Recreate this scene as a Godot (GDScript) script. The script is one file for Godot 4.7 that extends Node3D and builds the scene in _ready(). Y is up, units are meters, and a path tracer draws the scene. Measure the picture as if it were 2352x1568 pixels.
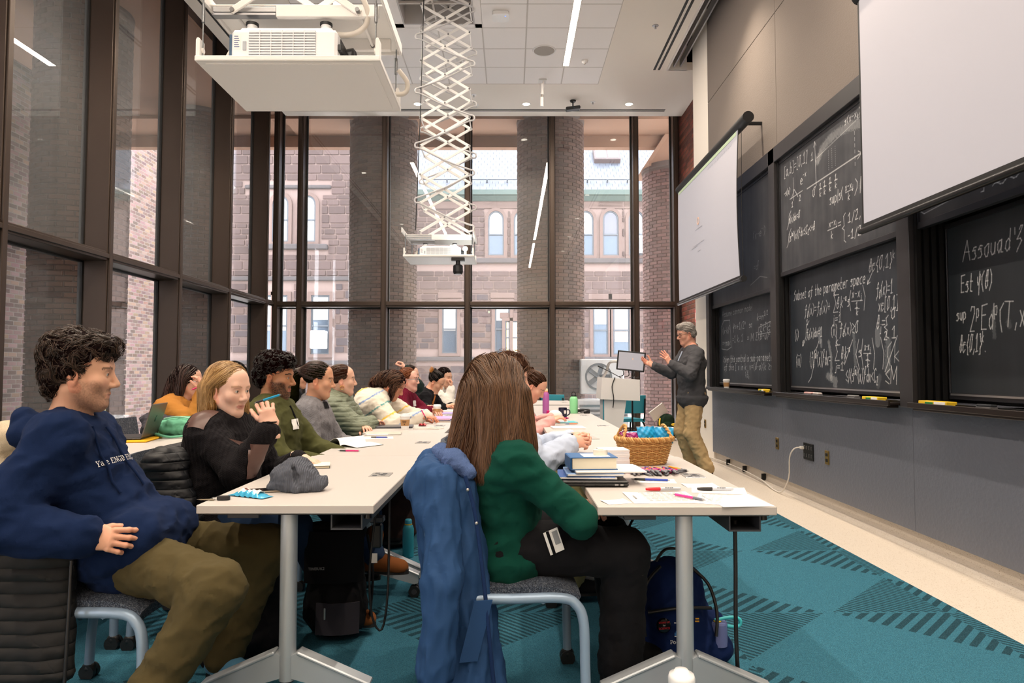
extends Node3D
# A lecture room with chalkboards, long tables and people, seen from the back. y up, metres.

var names := {}
var RNG := RandomNumberGenerator.new()
var mats := {}

# ---------------------------------------------------------------- mesh builder
class MB:
	var v := PackedVector3Array()
	var n := PackedVector3Array()
	var c := PackedColorArray()
	var uv := PackedVector2Array()
	var ix := PackedInt32Array()
	var col := Color(1, 1, 1)
	func pt(p: Vector3, nn: Vector3, t := Vector2.ZERO) -> int:
		v.append(p); n.append(nn); c.append(col); uv.append(t)
		return v.size() - 1
	# corners in counter-clockwise order as seen from the front; written clockwise for Godot
	func tri(a: Vector3, b: Vector3, d: Vector3) -> void:
		var nn := (b - a).cross(d - a).normalized()
		var i := pt(a, nn); pt(b, nn); pt(d, nn)
		ix.append(i); ix.append(i + 2); ix.append(i + 1)
	func quad(a: Vector3, b: Vector3, d: Vector3, e: Vector3) -> void:
		var nn := (d - a).cross(e - b).normalized()
		var i := pt(a, nn, Vector2(0, 1)); pt(b, nn, Vector2(1, 1)); pt(d, nn, Vector2(1, 0)); pt(e, nn, Vector2(0, 0))
		ix.append_array([i, i + 2, i + 1, i, i + 3, i + 2])
	func box(ce: Vector3, s: Vector3, bev := 0.0, b := Basis.IDENTITY) -> MB:
		var h := s * 0.5
		bev = minf(bev, minf(h.x, minf(h.y, h.z)) * 0.9)
		var ax := [0, 1, 2]
		for a in ax:
			var u: int = (a + 1) % 3
			var w: int = (a + 2) % 3
			for sg in [-1.0, 1.0]:
				var q := []
				for k in [[-1, -1], [1, -1], [1, 1], [-1, 1]]:
					var p := Vector3.ZERO
					p[a] = sg * h[a]; p[u] = k[0] * (h[u] - bev); p[w] = k[1] * (h[w] - bev)
					q.append(ce + b * p)
				if sg < 0: q.reverse()
				quad(q[0], q[1], q[2], q[3])
			if bev > 0.0:
				for su in [-1.0, 1.0]:
					for sw in [-1.0, 1.0]:
						var q := []
						for k in [[0, -1], [0, 1], [1, 1], [1, -1]]:
							var p := Vector3.ZERO
							p[a] = k[1] * (h[a] - bev)
							p[u] = su * (h[u] - (bev if k[0] == 1 else 0.0))
							p[w] = sw * (h[w] - (bev if k[0] == 0 else 0.0))
							q.append(ce + b * p)
						if su * sw > 0: q.reverse()
						quad(q[0], q[1], q[2], q[3])
		if bev > 0.0:
			for sx in [-1.0, 1.0]:
				for sy in [-1.0, 1.0]:
					for sz in [-1.0, 1.0]:
						var p1 := ce + b * Vector3(sx * h.x, sy * (h.y - bev), sz * (h.z - bev))
						var p2 := ce + b * Vector3(sx * (h.x - bev), sy * h.y, sz * (h.z - bev))
						var p3 := ce + b * Vector3(sx * (h.x - bev), sy * (h.y - bev), sz * h.z)
						if sx * sy * sz > 0: tri(p1, p2, p3)
						else: tri(p1, p3, p2)
		return self
	func bx(x0: float, x1: float, y0: float, y1: float, z0: float, z1: float, bev := 0.0) -> MB:
		return box(Vector3((x0 + x1) / 2, (y0 + y1) / 2, (z0 + z1) / 2), Vector3(absf(x1 - x0), absf(y1 - y0), absf(z1 - z0)), bev)
	# tube along points; r may be a float or an array of radii; flat squashes it along the up side
	func tube(p: Array, r, seg := 8, caps := true, flat := 1.0, up := Vector3.ZERO) -> MB:
		var m := p.size()
		var t: Vector3 = (p[1] - p[0]).normalized()
		var s := up if up != Vector3.ZERO else (Vector3.UP if absf(t.y) < 0.9 else Vector3.RIGHT)
		var base := v.size()
		for i in m:
			var d: Vector3 = (p[mini(i + 1, m - 1)] - p[maxi(i - 1, 0)]).normalized()
			s = (s - d * s.dot(d)).normalized()
			var w := d.cross(s)
			var rr: float = r if r is float or r is int else r[i]
			for k in seg:
				var a := TAU * k / seg
				var nn := s * cos(a) + w * sin(a)
				pt(p[i] + s * cos(a) * rr * flat + w * sin(a) * rr, nn, Vector2(float(k) / seg, float(i) / m))
		for i in m - 1:
			for k in seg:
				var a := base + i * seg + k
				var b := base + i * seg + (k + 1) % seg
				ix.append_array([a, a + seg, b, b, a + seg, b + seg])
		if caps:
			for e in [0, m - 1]:
				var d: Vector3 = (p[1] - p[0]).normalized() * -1.0 if e == 0 else (p[m - 1] - p[m - 2]).normalized()
				var cc := pt(p[e], d)
				var st := v.size()
				for k in seg: pt(v[base + e * seg + k], d)
				for k in seg:
					if e == 0: ix.append_array([cc, st + k, st + (k + 1) % seg])
					else: ix.append_array([cc, st + (k + 1) % seg, st + k])
		return self
	func cyl(a: Vector3, b: Vector3, r0: float, r1 := -1.0, seg := 16) -> MB:
		return tube([a, b], [r0, r0 if r1 < 0 else r1], seg)
	# profile of (radius, height) from bottom to top round the local y axis
	func lathe(pr: Array, xf := Transform3D.IDENTITY, seg := 24, soft := false) -> MB:
		var nb := xf.basis.orthonormalized()
		for j in pr.size() - 1:
			var a: Vector2 = pr[j]
			var b: Vector2 = pr[j + 1]
			if a.distance_to(b) < 1e-6: continue
			var na := Vector2(b.y - a.y, a.x - b.x).normalized()
			var n0 := na
			var n1 := na
			if soft:
				if j > 0:
					var q: Vector2 = pr[j] - pr[j - 1]
					n0 = (na + Vector2(q.y, -q.x).normalized()).normalized()
				if j + 2 < pr.size():
					var q2: Vector2 = pr[j + 2] - pr[j + 1]
					n1 = (na + Vector2(q2.y, -q2.x).normalized()).normalized()
			var base := v.size()
			for k in seg + 1:
				var an := TAU * k / seg
				var cs := Vector2(cos(an), sin(an))
				pt(xf * Vector3(cs.x * a.x, a.y, cs.y * a.x), nb * Vector3(cs.x * n0.x, n0.y, cs.y * n0.x), Vector2(float(k) / seg, 1.0 - float(j) / (pr.size() - 1)))
				pt(xf * Vector3(cs.x * b.x, b.y, cs.y * b.x), nb * Vector3(cs.x * n1.x, n1.y, cs.y * n1.x), Vector2(float(k) / seg, 1.0 - float(j + 1) / (pr.size() - 1)))
			for k in seg:
				var i := base + k * 2
				ix.append_array([i, i + 2, i + 1, i + 1, i + 2, i + 3])
		return self
	# polygon in local xy, extruded along local z from -d/2 to d/2
	func prism(po: PackedVector2Array, d: float, xf := Transform3D.IDENTITY) -> MB:
		if Geometry2D.is_polygon_clockwise(po):
			po = po.duplicate(); po.reverse()
		var t := Geometry2D.triangulate_polygon(po)
		for i in range(0, t.size(), 3):
			var a := po[t[i]]; var b := po[t[i + 1]]; var e := po[t[i + 2]]
			if (b - a).cross(e - a) < 0:
				var sw := b; b = e; e = sw
			tri(xf * Vector3(a.x, a.y, d / 2), xf * Vector3(b.x, b.y, d / 2), xf * Vector3(e.x, e.y, d / 2))
			tri(xf * Vector3(a.x, a.y, -d / 2), xf * Vector3(e.x, e.y, -d / 2), xf * Vector3(b.x, b.y, -d / 2))
		for i in po.size():
			var a := po[i]; var b := po[(i + 1) % po.size()]
			quad(xf * Vector3(a.x, a.y, -d / 2), xf * Vector3(b.x, b.y, -d / 2), xf * Vector3(b.x, b.y, d / 2), xf * Vector3(a.x, a.y, d / 2))
		return self
	func ball(ce: Vector3, r: Vector3, b := Basis.IDENTITY, su := 16, sv := 10) -> MB:
		var base := v.size()
		for j in sv + 1:
			var th := PI * j / sv
			for i in su + 1:
				var ph := TAU * i / su
				var d := Vector3(sin(th) * cos(ph), cos(th), sin(th) * sin(ph))
				pt(ce + b * (d * r), (b * (d / r)).normalized(), Vector2(float(i) / su, float(j) / sv))
		for j in sv:
			for i in su:
				var a := base + j * (su + 1) + i
				ix.append_array([a, a + su + 1, a + 1, a + 1, a + su + 1, a + su + 2])
		return self
	# grid of points row by row (nu+1 by nv+1), smooth, with thickness th below it
	func sheet(nu: int, nv: int, f: Callable, th := 0.0) -> MB:
		var P := PackedVector3Array()
		for j in nv + 1:
			for i in nu + 1: P.append(f.call(float(i) / nu, float(j) / nv))
		var N := PackedVector3Array()
		for j in nv + 1:
			for i in nu + 1:
				var du := P[j * (nu + 1) + mini(i + 1, nu)] - P[j * (nu + 1) + maxi(i - 1, 0)]
				var dv := P[mini(j + 1, nv) * (nu + 1) + i] - P[maxi(j - 1, 0) * (nu + 1) + i]
				var q := du.cross(dv)
				N.append(q.normalized() if q.length() > 1e-12 else Vector3.UP)
		for side in ([0, 1] if th > 0 else [0]):
			var base := v.size()
			for k in P.size():
				var i := k % (nu + 1); var j := k / (nu + 1)
				pt(P[k] - N[k] * th * side, N[k] * (1 - 2 * side), Vector2(float(i) / nu, float(j) / nv))
			for j in nv:
				for i in nu:
					var a := base + j * (nu + 1) + i
					var b := a + 1; var d := a + nu + 1; var e := d + 1
					if side == 0: ix.append_array([a, d, b, b, d, e])
					else: ix.append_array([a, b, d, b, e, d])
		if th > 0:
			var rim := []
			for i in nu + 1: rim.append(i)
			for j in range(1, nv + 1): rim.append(j * (nu + 1) + nu)
			for i in range(nu - 1, -1, -1): rim.append(nv * (nu + 1) + i)
			for j in range(nv - 1, -1, -1): rim.append(j * (nu + 1))
			for k in rim.size() - 1:
				var a: int = rim[k]; var b: int = rim[k + 1]
				quad(P[a], P[a] - N[a] * th, P[b] - N[b] * th, P[b])
		return self
	func add(o: MB) -> MB:
		var b := v.size()
		v.append_array(o.v); n.append_array(o.n); c.append_array(o.c); uv.append_array(o.uv)
		for i in o.ix: ix.append(i + b)
		return self
	func moved(t: Transform3D) -> MB:
		var nb := t.basis.orthonormalized()
		for i in v.size():
			v[i] = t * v[i]; n[i] = nb * n[i]
		return self
	func mesh(colors := false) -> ArrayMesh:
		var a := []
		a.resize(Mesh.ARRAY_MAX)
		a[Mesh.ARRAY_VERTEX] = v; a[Mesh.ARRAY_NORMAL] = n; a[Mesh.ARRAY_TEX_UV] = uv; a[Mesh.ARRAY_INDEX] = ix
		if colors: a[Mesh.ARRAY_COLOR] = c
		var m := ArrayMesh.new()
		m.add_surface_from_arrays(Mesh.PRIMITIVE_TRIANGLES, a)
		return m

# ---------------------------------------------------------------- naming and tree
func numbered(s: String) -> String:
	names[s] = names.get(s, -1) + 1
	return s if names[s] == 0 else "%s_%03d" % [s, names[s]]

func tag(o: Node3D, label: String, cat: String, group := "") -> Node3D:
	o.set_meta("label", label); o.set_meta("category", cat)
	if group: o.set_meta("group", group)
	return o

func thing(called: String, label: String, cat: String, at := Vector3.ZERO, turn := 0.0, group := "") -> Node3D:
	var o := Node3D.new()
	o.name = numbered(called); add_child(o, true)
	o.position = at; o.rotation.y = turn
	return tag(o, label, cat, group)

func part(p: Node3D, called: String, m, ma: Material, colors := false) -> MeshInstance3D:
	var o := MeshInstance3D.new()
	o.name = called if p != self else numbered(called)
	o.mesh = m.mesh(colors) if m is MB else m
	o.material_override = ma
	p.add_child(o, true)
	return o

# a top-level object that is one mesh
func one(called: String, m, ma: Material, label: String, cat: String, group := "", colors := false) -> MeshInstance3D:
	var o := part(self, called, m, ma, colors)
	tag(o, label, cat, group)
	return o

func struct(called: String, m, ma: Material, p: Node3D = self) -> MeshInstance3D:
	var o := part(p, called, m, ma)
	if p == self: o.set_meta("kind", "structure")
	return o

func stuff(p: Node3D, called: String, mesh: Mesh, ma: Material, xs: Array, cols := []) -> MultiMeshInstance3D:
	var mm := MultiMesh.new()
	mm.transform_format = MultiMesh.TRANSFORM_3D
	mm.use_colors = cols.size() > 0
	mm.mesh = mesh
	mm.instance_count = xs.size()
	for i in xs.size():
		mm.set_instance_transform(i, xs[i])
		if cols.size(): mm.set_instance_color(i, cols[i])
	var o := MultiMeshInstance3D.new()
	o.name = called; o.multimesh = mm; o.material_override = ma
	p.add_child(o, true)
	o.set_meta("kind", "stuff")
	return o

func copy(o: Node3D, label: String, at: Vector3, turn := 0.0) -> Node3D:
	var r: Node3D = o.duplicate()
	r.name = numbered(o.name.trim_suffix("_001")); add_child(r, true)
	r.position = at; r.rotation.y = turn
	r.set_meta("label", label)
	return r

# ---------------------------------------------------------------- materials
func mat(key: String, c: Color, rough := 0.6, metal := 0.0) -> StandardMaterial3D:
	if mats.has(key): return mats[key]
	var m := StandardMaterial3D.new()
	m.resource_name = key
	m.albedo_color = c; m.roughness = rough; m.metallic = metal
	mats[key] = m
	return m

func rgb(r: int, g: int, b: int) -> Color:
	return Color(r / 255.0, g / 255.0, b / 255.0)

func noise_tex(freq: float, size := 256, oct := 4, kind := FastNoiseLite.TYPE_SIMPLEX_SMOOTH, ramp: Array = [], normal := 0.0, sd := 3) -> NoiseTexture2D:
	var f := FastNoiseLite.new()
	f.noise_type = kind; f.frequency = freq; f.fractal_octaves = oct; f.seed = sd
	var t := NoiseTexture2D.new()
	t.width = size; t.height = size; t.seamless = true; t.noise = f
	if ramp.size():
		var g := Gradient.new()
		var off := PackedFloat32Array(); var cs := PackedColorArray()
		for r in ramp: off.append(r[0]); cs.append(r[1])
		g.offsets = off; g.colors = cs
		t.color_ramp = g
	if normal > 0.0:
		t.as_normal_map = true; t.bump_strength = normal
	return t

# cloth: colour, a fine weave bump, soft sheen
var weave_tex: NoiseTexture2D
var grain_tex: NoiseTexture2D
func cloth(key: String, c: Color, scale := 30.0, bump := 0.12, rough := 0.95, sheen := 0.25) -> StandardMaterial3D:
	if mats.has(key): return mats[key]
	var m := mat(key, c, rough)
	m.heightmap_enabled = true; m.heightmap_scale = bump; m.heightmap_texture = weave_tex
	m.uv1_triplanar = true; m.uv1_scale = Vector3.ONE * scale
	if sheen > 0.0:
		m.rim_enabled = true; m.rim = sheen; m.rim_tint = 0.7
	m.metallic_specular = 0.25
	return m

func smooth_pts(p: Array, sub := 4) -> Array:
	var cv := Curve3D.new()
	for i in p.size():
		var d: Vector3 = (p[mini(i + 1, p.size() - 1)] - p[maxi(i - 1, 0)]) / 6.0
		cv.add_point(p[i], -d, d)
	var o := []
	for i in p.size() - 1:
		for k in sub: o.append(cv.sample(i, float(k) / sub))
	o.append(p[-1])
	return o

func rect_round(w: float, h: float, r: float, k := 4) -> PackedVector2Array:
	var o := PackedVector2Array()
	for q in 4:
		var cx := (w / 2 - r) * (1 if q in [0, 3] else -1)
		var cy := (h / 2 - r) * (1 if q in [0, 1] else -1)
		for i in k + 1:
			var a := PI / 2 * (q + float(i) / k)
			o.append(Vector2(cx + r * cos(a), cy + r * sin(a)))
	return o

func look_basis(z: Vector3, up := Vector3.UP) -> Basis:
	var zz := z.normalized()
	var x := up.cross(zz).normalized()
	return Basis(x, zz.cross(x), zz)

func _ready() -> void:
	RNG.seed = 7
	weave_tex = noise_tex(0.11, 256, 2, FastNoiseLite.TYPE_VALUE)
	grain_tex = noise_tex(0.06, 256, 3)
	folds(0.01, 9.0)
	camera_sky_lights()
	room()
	outside()
	board_wall()
	ceiling_things()
	tables()
	clutter()
	bags()
	people()

# ---------------------------------------------------------------- camera, sky, lights, exposure
const CEIL := 5.85
func camera_sky_lights() -> void:
	var cam := Camera3D.new()
	cam.name = "camera"
	add_child(cam)
	cam.position = Vector3(0, 1.2, 0)
	cam.rotation = Vector3(deg_to_rad(2.5), -0.0019, 0)
	cam.fov = 53.13; cam.near = 0.05; cam.far = 200.0
	cam.current = true
	var we := WorldEnvironment.new()
	we.name = "world"
	var e := Environment.new()
	e.background_mode = Environment.BG_COLOR
	e.background_color = rgb(228, 231, 238)
	e.background_energy_multiplier = 4.6
	e.tonemap_mode = Environment.TONE_MAPPER_LINEAR
	e.tonemap_exposure = 2.6
	e.sdfgi_enabled = true; e.ssao_enabled = true; e.ssil_enabled = true
	we.environment = e
	add_child(we)
	# the two long recessed ceiling strips, each in two runs, and a row of downlights
	var glow := mat("lamp_glow", Color(1, 1, 1), 0.5)
	glow.emission_enabled = true; glow.emission = rgb(255, 244, 224); glow.emission_energy_multiplier = 4.0
	var k := 0
	for run in [[0.84, -10.2, -1.3], [-2.2, -10.2, -1.3], [0.84, -0.6, 5.2], [-2.2, -0.6, 5.2]]:
		var ln: float = run[2] - run[1]
		var ce := Vector3(run[0], CEIL, (run[1] + run[2]) / 2)
		var o := thing("ceiling_strip_light", ["long glowing strip light set in the ceiling tiles near the round speaker", "long glowing strip light above the window side of the room, behind the raised lift", "glowing ceiling strip light behind the camera, board side", "glowing ceiling strip light behind the camera, window side"][k], "ceiling light", ce)
		k += 1
		part(o, "diffuser", MB.new().box(Vector3(0, 0.0, 0), Vector3(0.085, 0.012, ln), 0.003), glow)
		var fr := MB.new()
		for s in [-1, 1]: fr.box(Vector3(s * 0.048, 0.0, 0), Vector3(0.01, 0.02, ln + 0.02))
		part(o, "trim_frame", fr, mat("white_paint", rgb(236, 230, 224), 0.5))
		var l := AreaLight3D.new()
		l.name = "strip_lamp"
		l.area_size = Vector2(0.085, ln)
		l.light_color = rgb(255, 240, 222); l.light_energy = 8.5 * ln / 8.9
		l.area_range = 30.0; l.area_attenuation = 2.0; l.shadow_enabled = true
		o.add_child(l)
		l.position = Vector3(0, -0.012, 0); l.rotation.x = -PI / 2
	var i := 0
	for d in [Vector3(-1.62, 0, -11.7), Vector3(0.27, 0, -11.7), Vector3(2.06, 0, -11.7), Vector3(-3.45, 0, -9.4), Vector3(-3.45, 0, -6.6), Vector3(-3.45, 0, -3.8), Vector3(2.02, 0, -7.4), Vector3(2.02, 0, -4.6), Vector3(2.02, 0, -1.8), Vector3(-3.45, 0, -1.0), Vector3(2.02, 0, 1.0), Vector3(-1.0, 0, 3.0)]:
		var o := thing("downlight", ["round glowing downlight in the ceiling behind the scissor lift", "round glowing downlight over the window wall between lift and black camera", "round glowing downlight in the ceiling corner by the black camera", "downlight above the side windows far from camera", "downlight above the side windows halfway", "downlight above the side windows close to camera", "downlight over the far chalkboard", "downlight over the middle chalkboard", "downlight over the near chalkboard", "downlight above the side windows beside camera", "downlight behind camera near the boards", "downlight behind camera in the middle"][i], "downlight", Vector3(d.x, CEIL, d.z))
		i += 1
		part(o, "lens", MB.new().lathe([Vector2(0, -0.006), Vector2(0.062, -0.004), Vector2(0.062, 0.004)], Transform3D.IDENTITY, 20), glow)
		part(o, "trim_ring", MB.new().lathe([Vector2(0.062, -0.004), Vector2(0.078, -0.008), Vector2(0.082, 0.002)], Transform3D.IDENTITY, 20), mat("white_paint", Color.WHITE))
		var l := SpotLight3D.new()
		l.name = "downlight_lamp"
		l.light_color = rgb(255, 236, 212); l.light_energy = 5.0; l.spot_angle = 50; l.light_size = 0.06
		l.spot_range = 30; l.shadow_enabled = true
		o.add_child(l)
		l.position = Vector3(0, -0.02, 0); l.rotation.x = -PI / 2

# ---------------------------------------------------------------- room shell
func brick_mat(key: String, c: Color, m: Color, s := 1.0) -> StandardMaterial3D:
	if mats.has(key): return mats[key]
	var im := Image.create(256, 256, false, Image.FORMAT_RGB8)
	var hm := Image.create(256, 256, false, Image.FORMAT_RGB8)
	im.fill(m); hm.fill(Color(0.2, 0.2, 0.2))
	var g := RandomNumberGenerator.new(); g.seed = 5
	for row in 16:
		for q in 6:
			var x := int((q + (0.5 if row % 2 else 0.0)) * 256 / 6.0)
			var t := g.randf_range(0.72, 1.22)
			var cc := Color(c.r * t, c.g * t * g.randf_range(0.92, 1.05), c.b * t * g.randf_range(0.9, 1.1))
			for xx in [x, x - 256]:
				im.fill_rect(Rect2i(xx + 2, row * 16 + 2, 39, 13), cc)
				hm.fill_rect(Rect2i(xx + 2, row * 16 + 2, 39, 13), Color(0.8, 0.8, 0.8))
	var mt := mat(key, Color.WHITE, 0.85)
	mt.albedo_texture = ImageTexture.create_from_image(im)
	mt.heightmap_enabled = true; mt.heightmap_scale = 0.6; mt.heightmap_texture = ImageTexture.create_from_image(hm)
	mt.uv1_triplanar = true; mt.uv1_world_triplanar = true; mt.uv1_scale = Vector3.ONE * (1 / 1.3) * s; mt.uv1_triplanar_sharpness = 8
	return mt

func carpet_mat() -> StandardMaterial3D:
	var N := 1024
	var im := Image.create(N, N, false, Image.FORMAT_RGB8)
	var hm := Image.create(N, N, false, Image.FORMAT_RGB8)
	var g := RandomNumberGenerator.new(); g.seed = 11
	var a := rgb(50, 96, 114)
	var d := rgb(30, 52, 62)
	for y in N:
		var w := (float(y) / N - 0.5) * 1.17
		for x in N:
			var u := (float(x) / N - 0.5) * 1.17
			var aw := absf(w); var au := absf(u)
			var dark := 0.0
			if aw < au - 0.02 and aw > 0.006:
				var thick := (u > 0) == (w > 0)
				# stripes at forty-five degrees, leaning away from the wedge edge
				var s := (au + aw) if thick else (au + aw)
				var per := 0.083 if thick else 0.0415
				var ph := fposmod(s, per) / per
				if ph < 0.5: dark = 1.0
			var t := g.randf_range(0.72, 1.3)
			var cc := a.lerp(d, dark * 0.85) * t
			if g.randf() < 0.12: cc = cc.lerp(rgb(120, 160, 166), 0.4)
			im.set_pixel(x, y, cc)
			var h := g.randf() * 0.6 + 0.4 * (1.0 - dark)
			hm.set_pixel(x, y, Color(h, h, h))
	var m := mat("carpet", Color.WHITE, 1.0)
	m.albedo_texture = ImageTexture.create_from_image(im)
	m.heightmap_enabled = true; m.heightmap_texture = ImageTexture.create_from_image(hm); m.heightmap_scale = 0.3
	m.uv1_triplanar = true; m.uv1_world_triplanar = true; m.uv1_scale = Vector3.ONE / 1.17
	m.uv1_offset = Vector3(0.5 - 1.57 / 1.17, 0, 0.5 + 3.43 / 1.17)
	m.metallic_specular = 0.1
	return m

func speckle_mat() -> StandardMaterial3D:
	var N := 512
	var im := Image.create(N, N, false, Image.FORMAT_RGB8)
	im.fill(rgb(204, 194, 182))
	var g := RandomNumberGenerator.new(); g.seed = 4
	for k in 5200:
		var p := Vector2i(g.randi() % N, g.randi() % N)
		var cc: Color = [rgb(176, 162, 144), rgb(216, 206, 196), rgb(154, 134, 112), rgb(190, 180, 168)][g.randi() % 4]
		im.fill_rect(Rect2i(p, Vector2i(g.randi_range(1, 4), g.randi_range(1, 3))), cc)
	var m := mat("terrazzo", Color.WHITE, 0.35)
	m.albedo_texture = ImageTexture.create_from_image(im)
	m.uv1_triplanar = true; m.uv1_world_triplanar = true; m.uv1_scale = Vector3.ONE * 1.6
	return m

func room() -> void:
	var terr := speckle_mat()
	var white := mat("white_paint", Color.WHITE)
	var cream := mat("cream_wall", rgb(238, 230, 220), 0.7)
	var bronze := mat("bronze_frame", rgb(70, 58, 50), 0.38, 0.55)
	struct("floor", MB.new().bx(-4.9, 3.4, -0.25, 0, -12.9, 6.2), terr)
	var cp := one("carpet", MB.new().bx(-4.28, 2.24, 0.0005, 0.008, -12.2, -0.6), carpet_mat(), "teal carpet with dark diagonal chevron stripes covering the floor under the tables", "carpet")
	# ceiling: plaster slab with openings left for the lift wells, and lay-in tiles
	var plaster := mat("ceiling_plaster", rgb(240, 231, 220), 0.8)
	var cl := MB.new()
	var wells := [[-1.42, -0.5, -8.95, -8.05], [-1.55, -0.5, -3.95, -2.95]]
	cl.bx(-4.08, -2.8, CEIL, CEIL + 0.12, -12.25, 6.2)
	cl.bx(1.42, 2.42, CEIL, CEIL + 0.12, -12.25, 6.2)
	cl.bx(2.42, 3.14, CEIL, CEIL + 0.12, -12.25, -10.35)
	cl.bx(-2.8, 1.42, CEIL, CEIL + 0.12, -12.25, -10.88)
	cl.bx(-2.8, 1.42, CEIL + 0.01, CEIL + 0.12, -6.05, -3.95)
	cl.bx(-2.8, -1.55, CEIL + 0.01, CEIL + 0.12, -3.95, -2.95)
	cl.bx(-0.5, 1.42, CEIL + 0.01, CEIL + 0.12, -3.95, -2.95)
	cl.bx(-2.8, 1.42, CEIL + 0.01, CEIL + 0.12, -2.95, 6.2)
	var ceil := struct("ceiling", cl, plaster)
	struct("ceiling_deck", MB.new().bx(-4.9, 3.4, 6.75, 6.9, -12.9, 6.2), mat("deck", rgb(90, 86, 82), 0.9), ceil)
	var edge := MB.new()
	edge.bx(-4.1, -4.06, CEIL, CEIL + 0.9, -12.25, 6.2).bx(-4.08, 3.14, CEIL, CEIL + 0.9, -12.27, -12.23)
	struct("ceiling_edge", edge, plaster, ceil)
	var tile_m := mat("ceiling_tile", rgb(246, 241, 238), 0.9)
	tile_m.heightmap_enabled = true; tile_m.heightmap_scale = 0.05; tile_m.heightmap_texture = grain_tex
	tile_m.uv1_triplanar = true; tile_m.uv1_scale = Vector3.ONE * 4
	var grid := MB.new()
	for r in 9: grid.bx(-2.8, 1.42, CEIL + 0.006, CEIL + 0.03, -10.88 + r * 0.603 - 0.012, -10.88 + r * 0.603 + 0.012)
	for q in 8: grid.bx(-2.8 + q * 0.603 - 0.012, -2.8 + q * 0.603 + 0.012, CEIL + 0.006, CEIL + 0.03, -10.88, -6.05)
	struct("tile_grid", grid, mat("grid_grey", rgb(205, 198, 192), 0.7), ceil)
	struct("well_surround", MB.new().bx(-1.594, -1.44, CEIL + 0.004, CEIL + 0.02, -9.07, -7.865).bx(-0.48, -0.388, CEIL + 0.004, CEIL + 0.02, -9.07, -7.865).bx(-1.594, -0.388, CEIL + 0.004, CEIL + 0.02, -9.07, -8.97).bx(-1.594, -0.388, CEIL + 0.004, CEIL + 0.02, -8.03, -7.865), tile_m, ceil)
	var tm := MB.new().box(Vector3(0, 0.012, 0), Vector3(0.588, 0.016, 0.588), 0.004).mesh()
	for r in 8:
		for q in 7:
			var ce := Vector3(-2.8 + (q + 0.5) * 0.603, CEIL, -10.88 + (r + 0.5) * 0.603)
			if ce.x > -1.45 and ce.x < -0.45 and ce.z > -9.05 and ce.z < -7.9: continue
			var t := part(ceil, "ceiling_tile", tm, tile_m)
			t.position = ce
	# lift wells
	for w in wells:
		var b := MB.new()
		var h := CEIL + 0.75
		b.bx(w[0] - 0.02, w[0], CEIL - 0.004, h, w[2], w[3]).bx(w[1], w[1] + 0.02, CEIL - 0.004, h, w[2], w[3])
		b.bx(w[0] - 0.02, w[1] + 0.02, CEIL - 0.004, h, w[2] - 0.02, w[2]).bx(w[0] - 0.02, w[1] + 0.02, CEIL - 0.004, h, w[3], w[3] + 0.02)
		struct("lift_well", b, mat("well_grey", rgb(196, 192, 190), 0.7), ceil)
		b = MB.new().bx(w[0], w[1], h - 0.02, h, w[2], w[3])
		struct("lift_well_top", b, mat("well_grey", Color.WHITE), ceil)
	# slot diffusers: dark linear grilles let into the plaster
	var slot := mat("slot_black", rgb(24, 22, 21), 0.6)
	var sl := MB.new()
	for x in [2.2, 2.27]: sl.bx(x, x + 0.035, CEIL - 0.003, CEIL + 0.02, -10.35, 4.0)
	for x in [-3.93, -3.87]: sl.bx(x, x + 0.03, CEIL - 0.003, CEIL + 0.02, -12.0, 4.0)
	for z in [-12.03, -11.97]: sl.bx(-3.93, 2.75, CEIL - 0.003, CEIL + 0.02, z, z + 0.03)
	struct("air_slots", sl, slot, ceil)
	# white-lined pocket along the board wall
	var pk := MB.new()
	pk.bx(2.40, 2.425, CEIL - 0.02, CEIL + 0.45, -10.35, 6.2).bx(2.42, 2.72, CEIL + 0.43, CEIL + 0.45, -10.35, 6.2).bx(2.42, 2.72, CEIL, CEIL + 0.45, -10.37, -10.34)
	struct("screen_pocket", pk, white, ceil)
	var pr := MB.new()
	pr.bx(2.50, 2.52, CEIL + 0.02, CEIL + 0.14, -10.3, 6.0).bx(2.60, 2.62, CEIL + 0.02, CEIL + 0.14, -10.3, 6.0)
	struct("screen_track", pr, mat("alu", rgb(170, 170, 172), 0.35, 0.8), ceil)

	# board wall: cove base, grey-blue panels, tan acoustic panels above
	var wr := struct("wall_right", MB.new().bx(2.93, 3.12, 0, 6.75, -10.0, 6.2).bx(2.715, 2.94, 0, 6.75, -10.0, -9.172, 0.004), cream)
	var cv := MB.new()
	var prof := PackedVector2Array([Vector2(0, 0), Vector2(0.06, 0), Vector2(0.035, 0.012), Vector2(0.02, 0.035), Vector2(0.014, 0.06), Vector2(0.014, 0.128), Vector2(0, 0.132)])
	cv.prism(prof, 16.0, Transform3D(Basis(Vector3(-1, 0, 0), Vector3(0, 1, 0), Vector3(0, 0, -1)), Vector3(2.76, 0, -1.97)))
	struct("baseboard_right", cv, terr)
	var vin := mat("wall_vinyl", rgb(106, 109, 120), 0.55)
	vin.heightmap_enabled = true; vin.heightmap_scale = 0.25; vin.heightmap_texture = noise_tex(0.05, 256, 2, FastNoiseLite.TYPE_CELLULAR)
	vin.uv1_triplanar = true; vin.uv1_world_triplanar = true; vin.uv1_scale = Vector3.ONE * 2.6
	var zs := [-9.17, -6.8, -4.6, -2.2, 0.4, 3.0, 6.0]
	for i in zs.size() - 1:
		struct("wall_panel", MB.new().bx(2.70, 2.94, 0.132, 1.0, zs[i] + 0.002, zs[i + 1] - 0.002, 0.002), vin, wr)
	var tan := mat("acoustic_fabric", rgb(114, 105, 99), 0.95)
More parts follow.
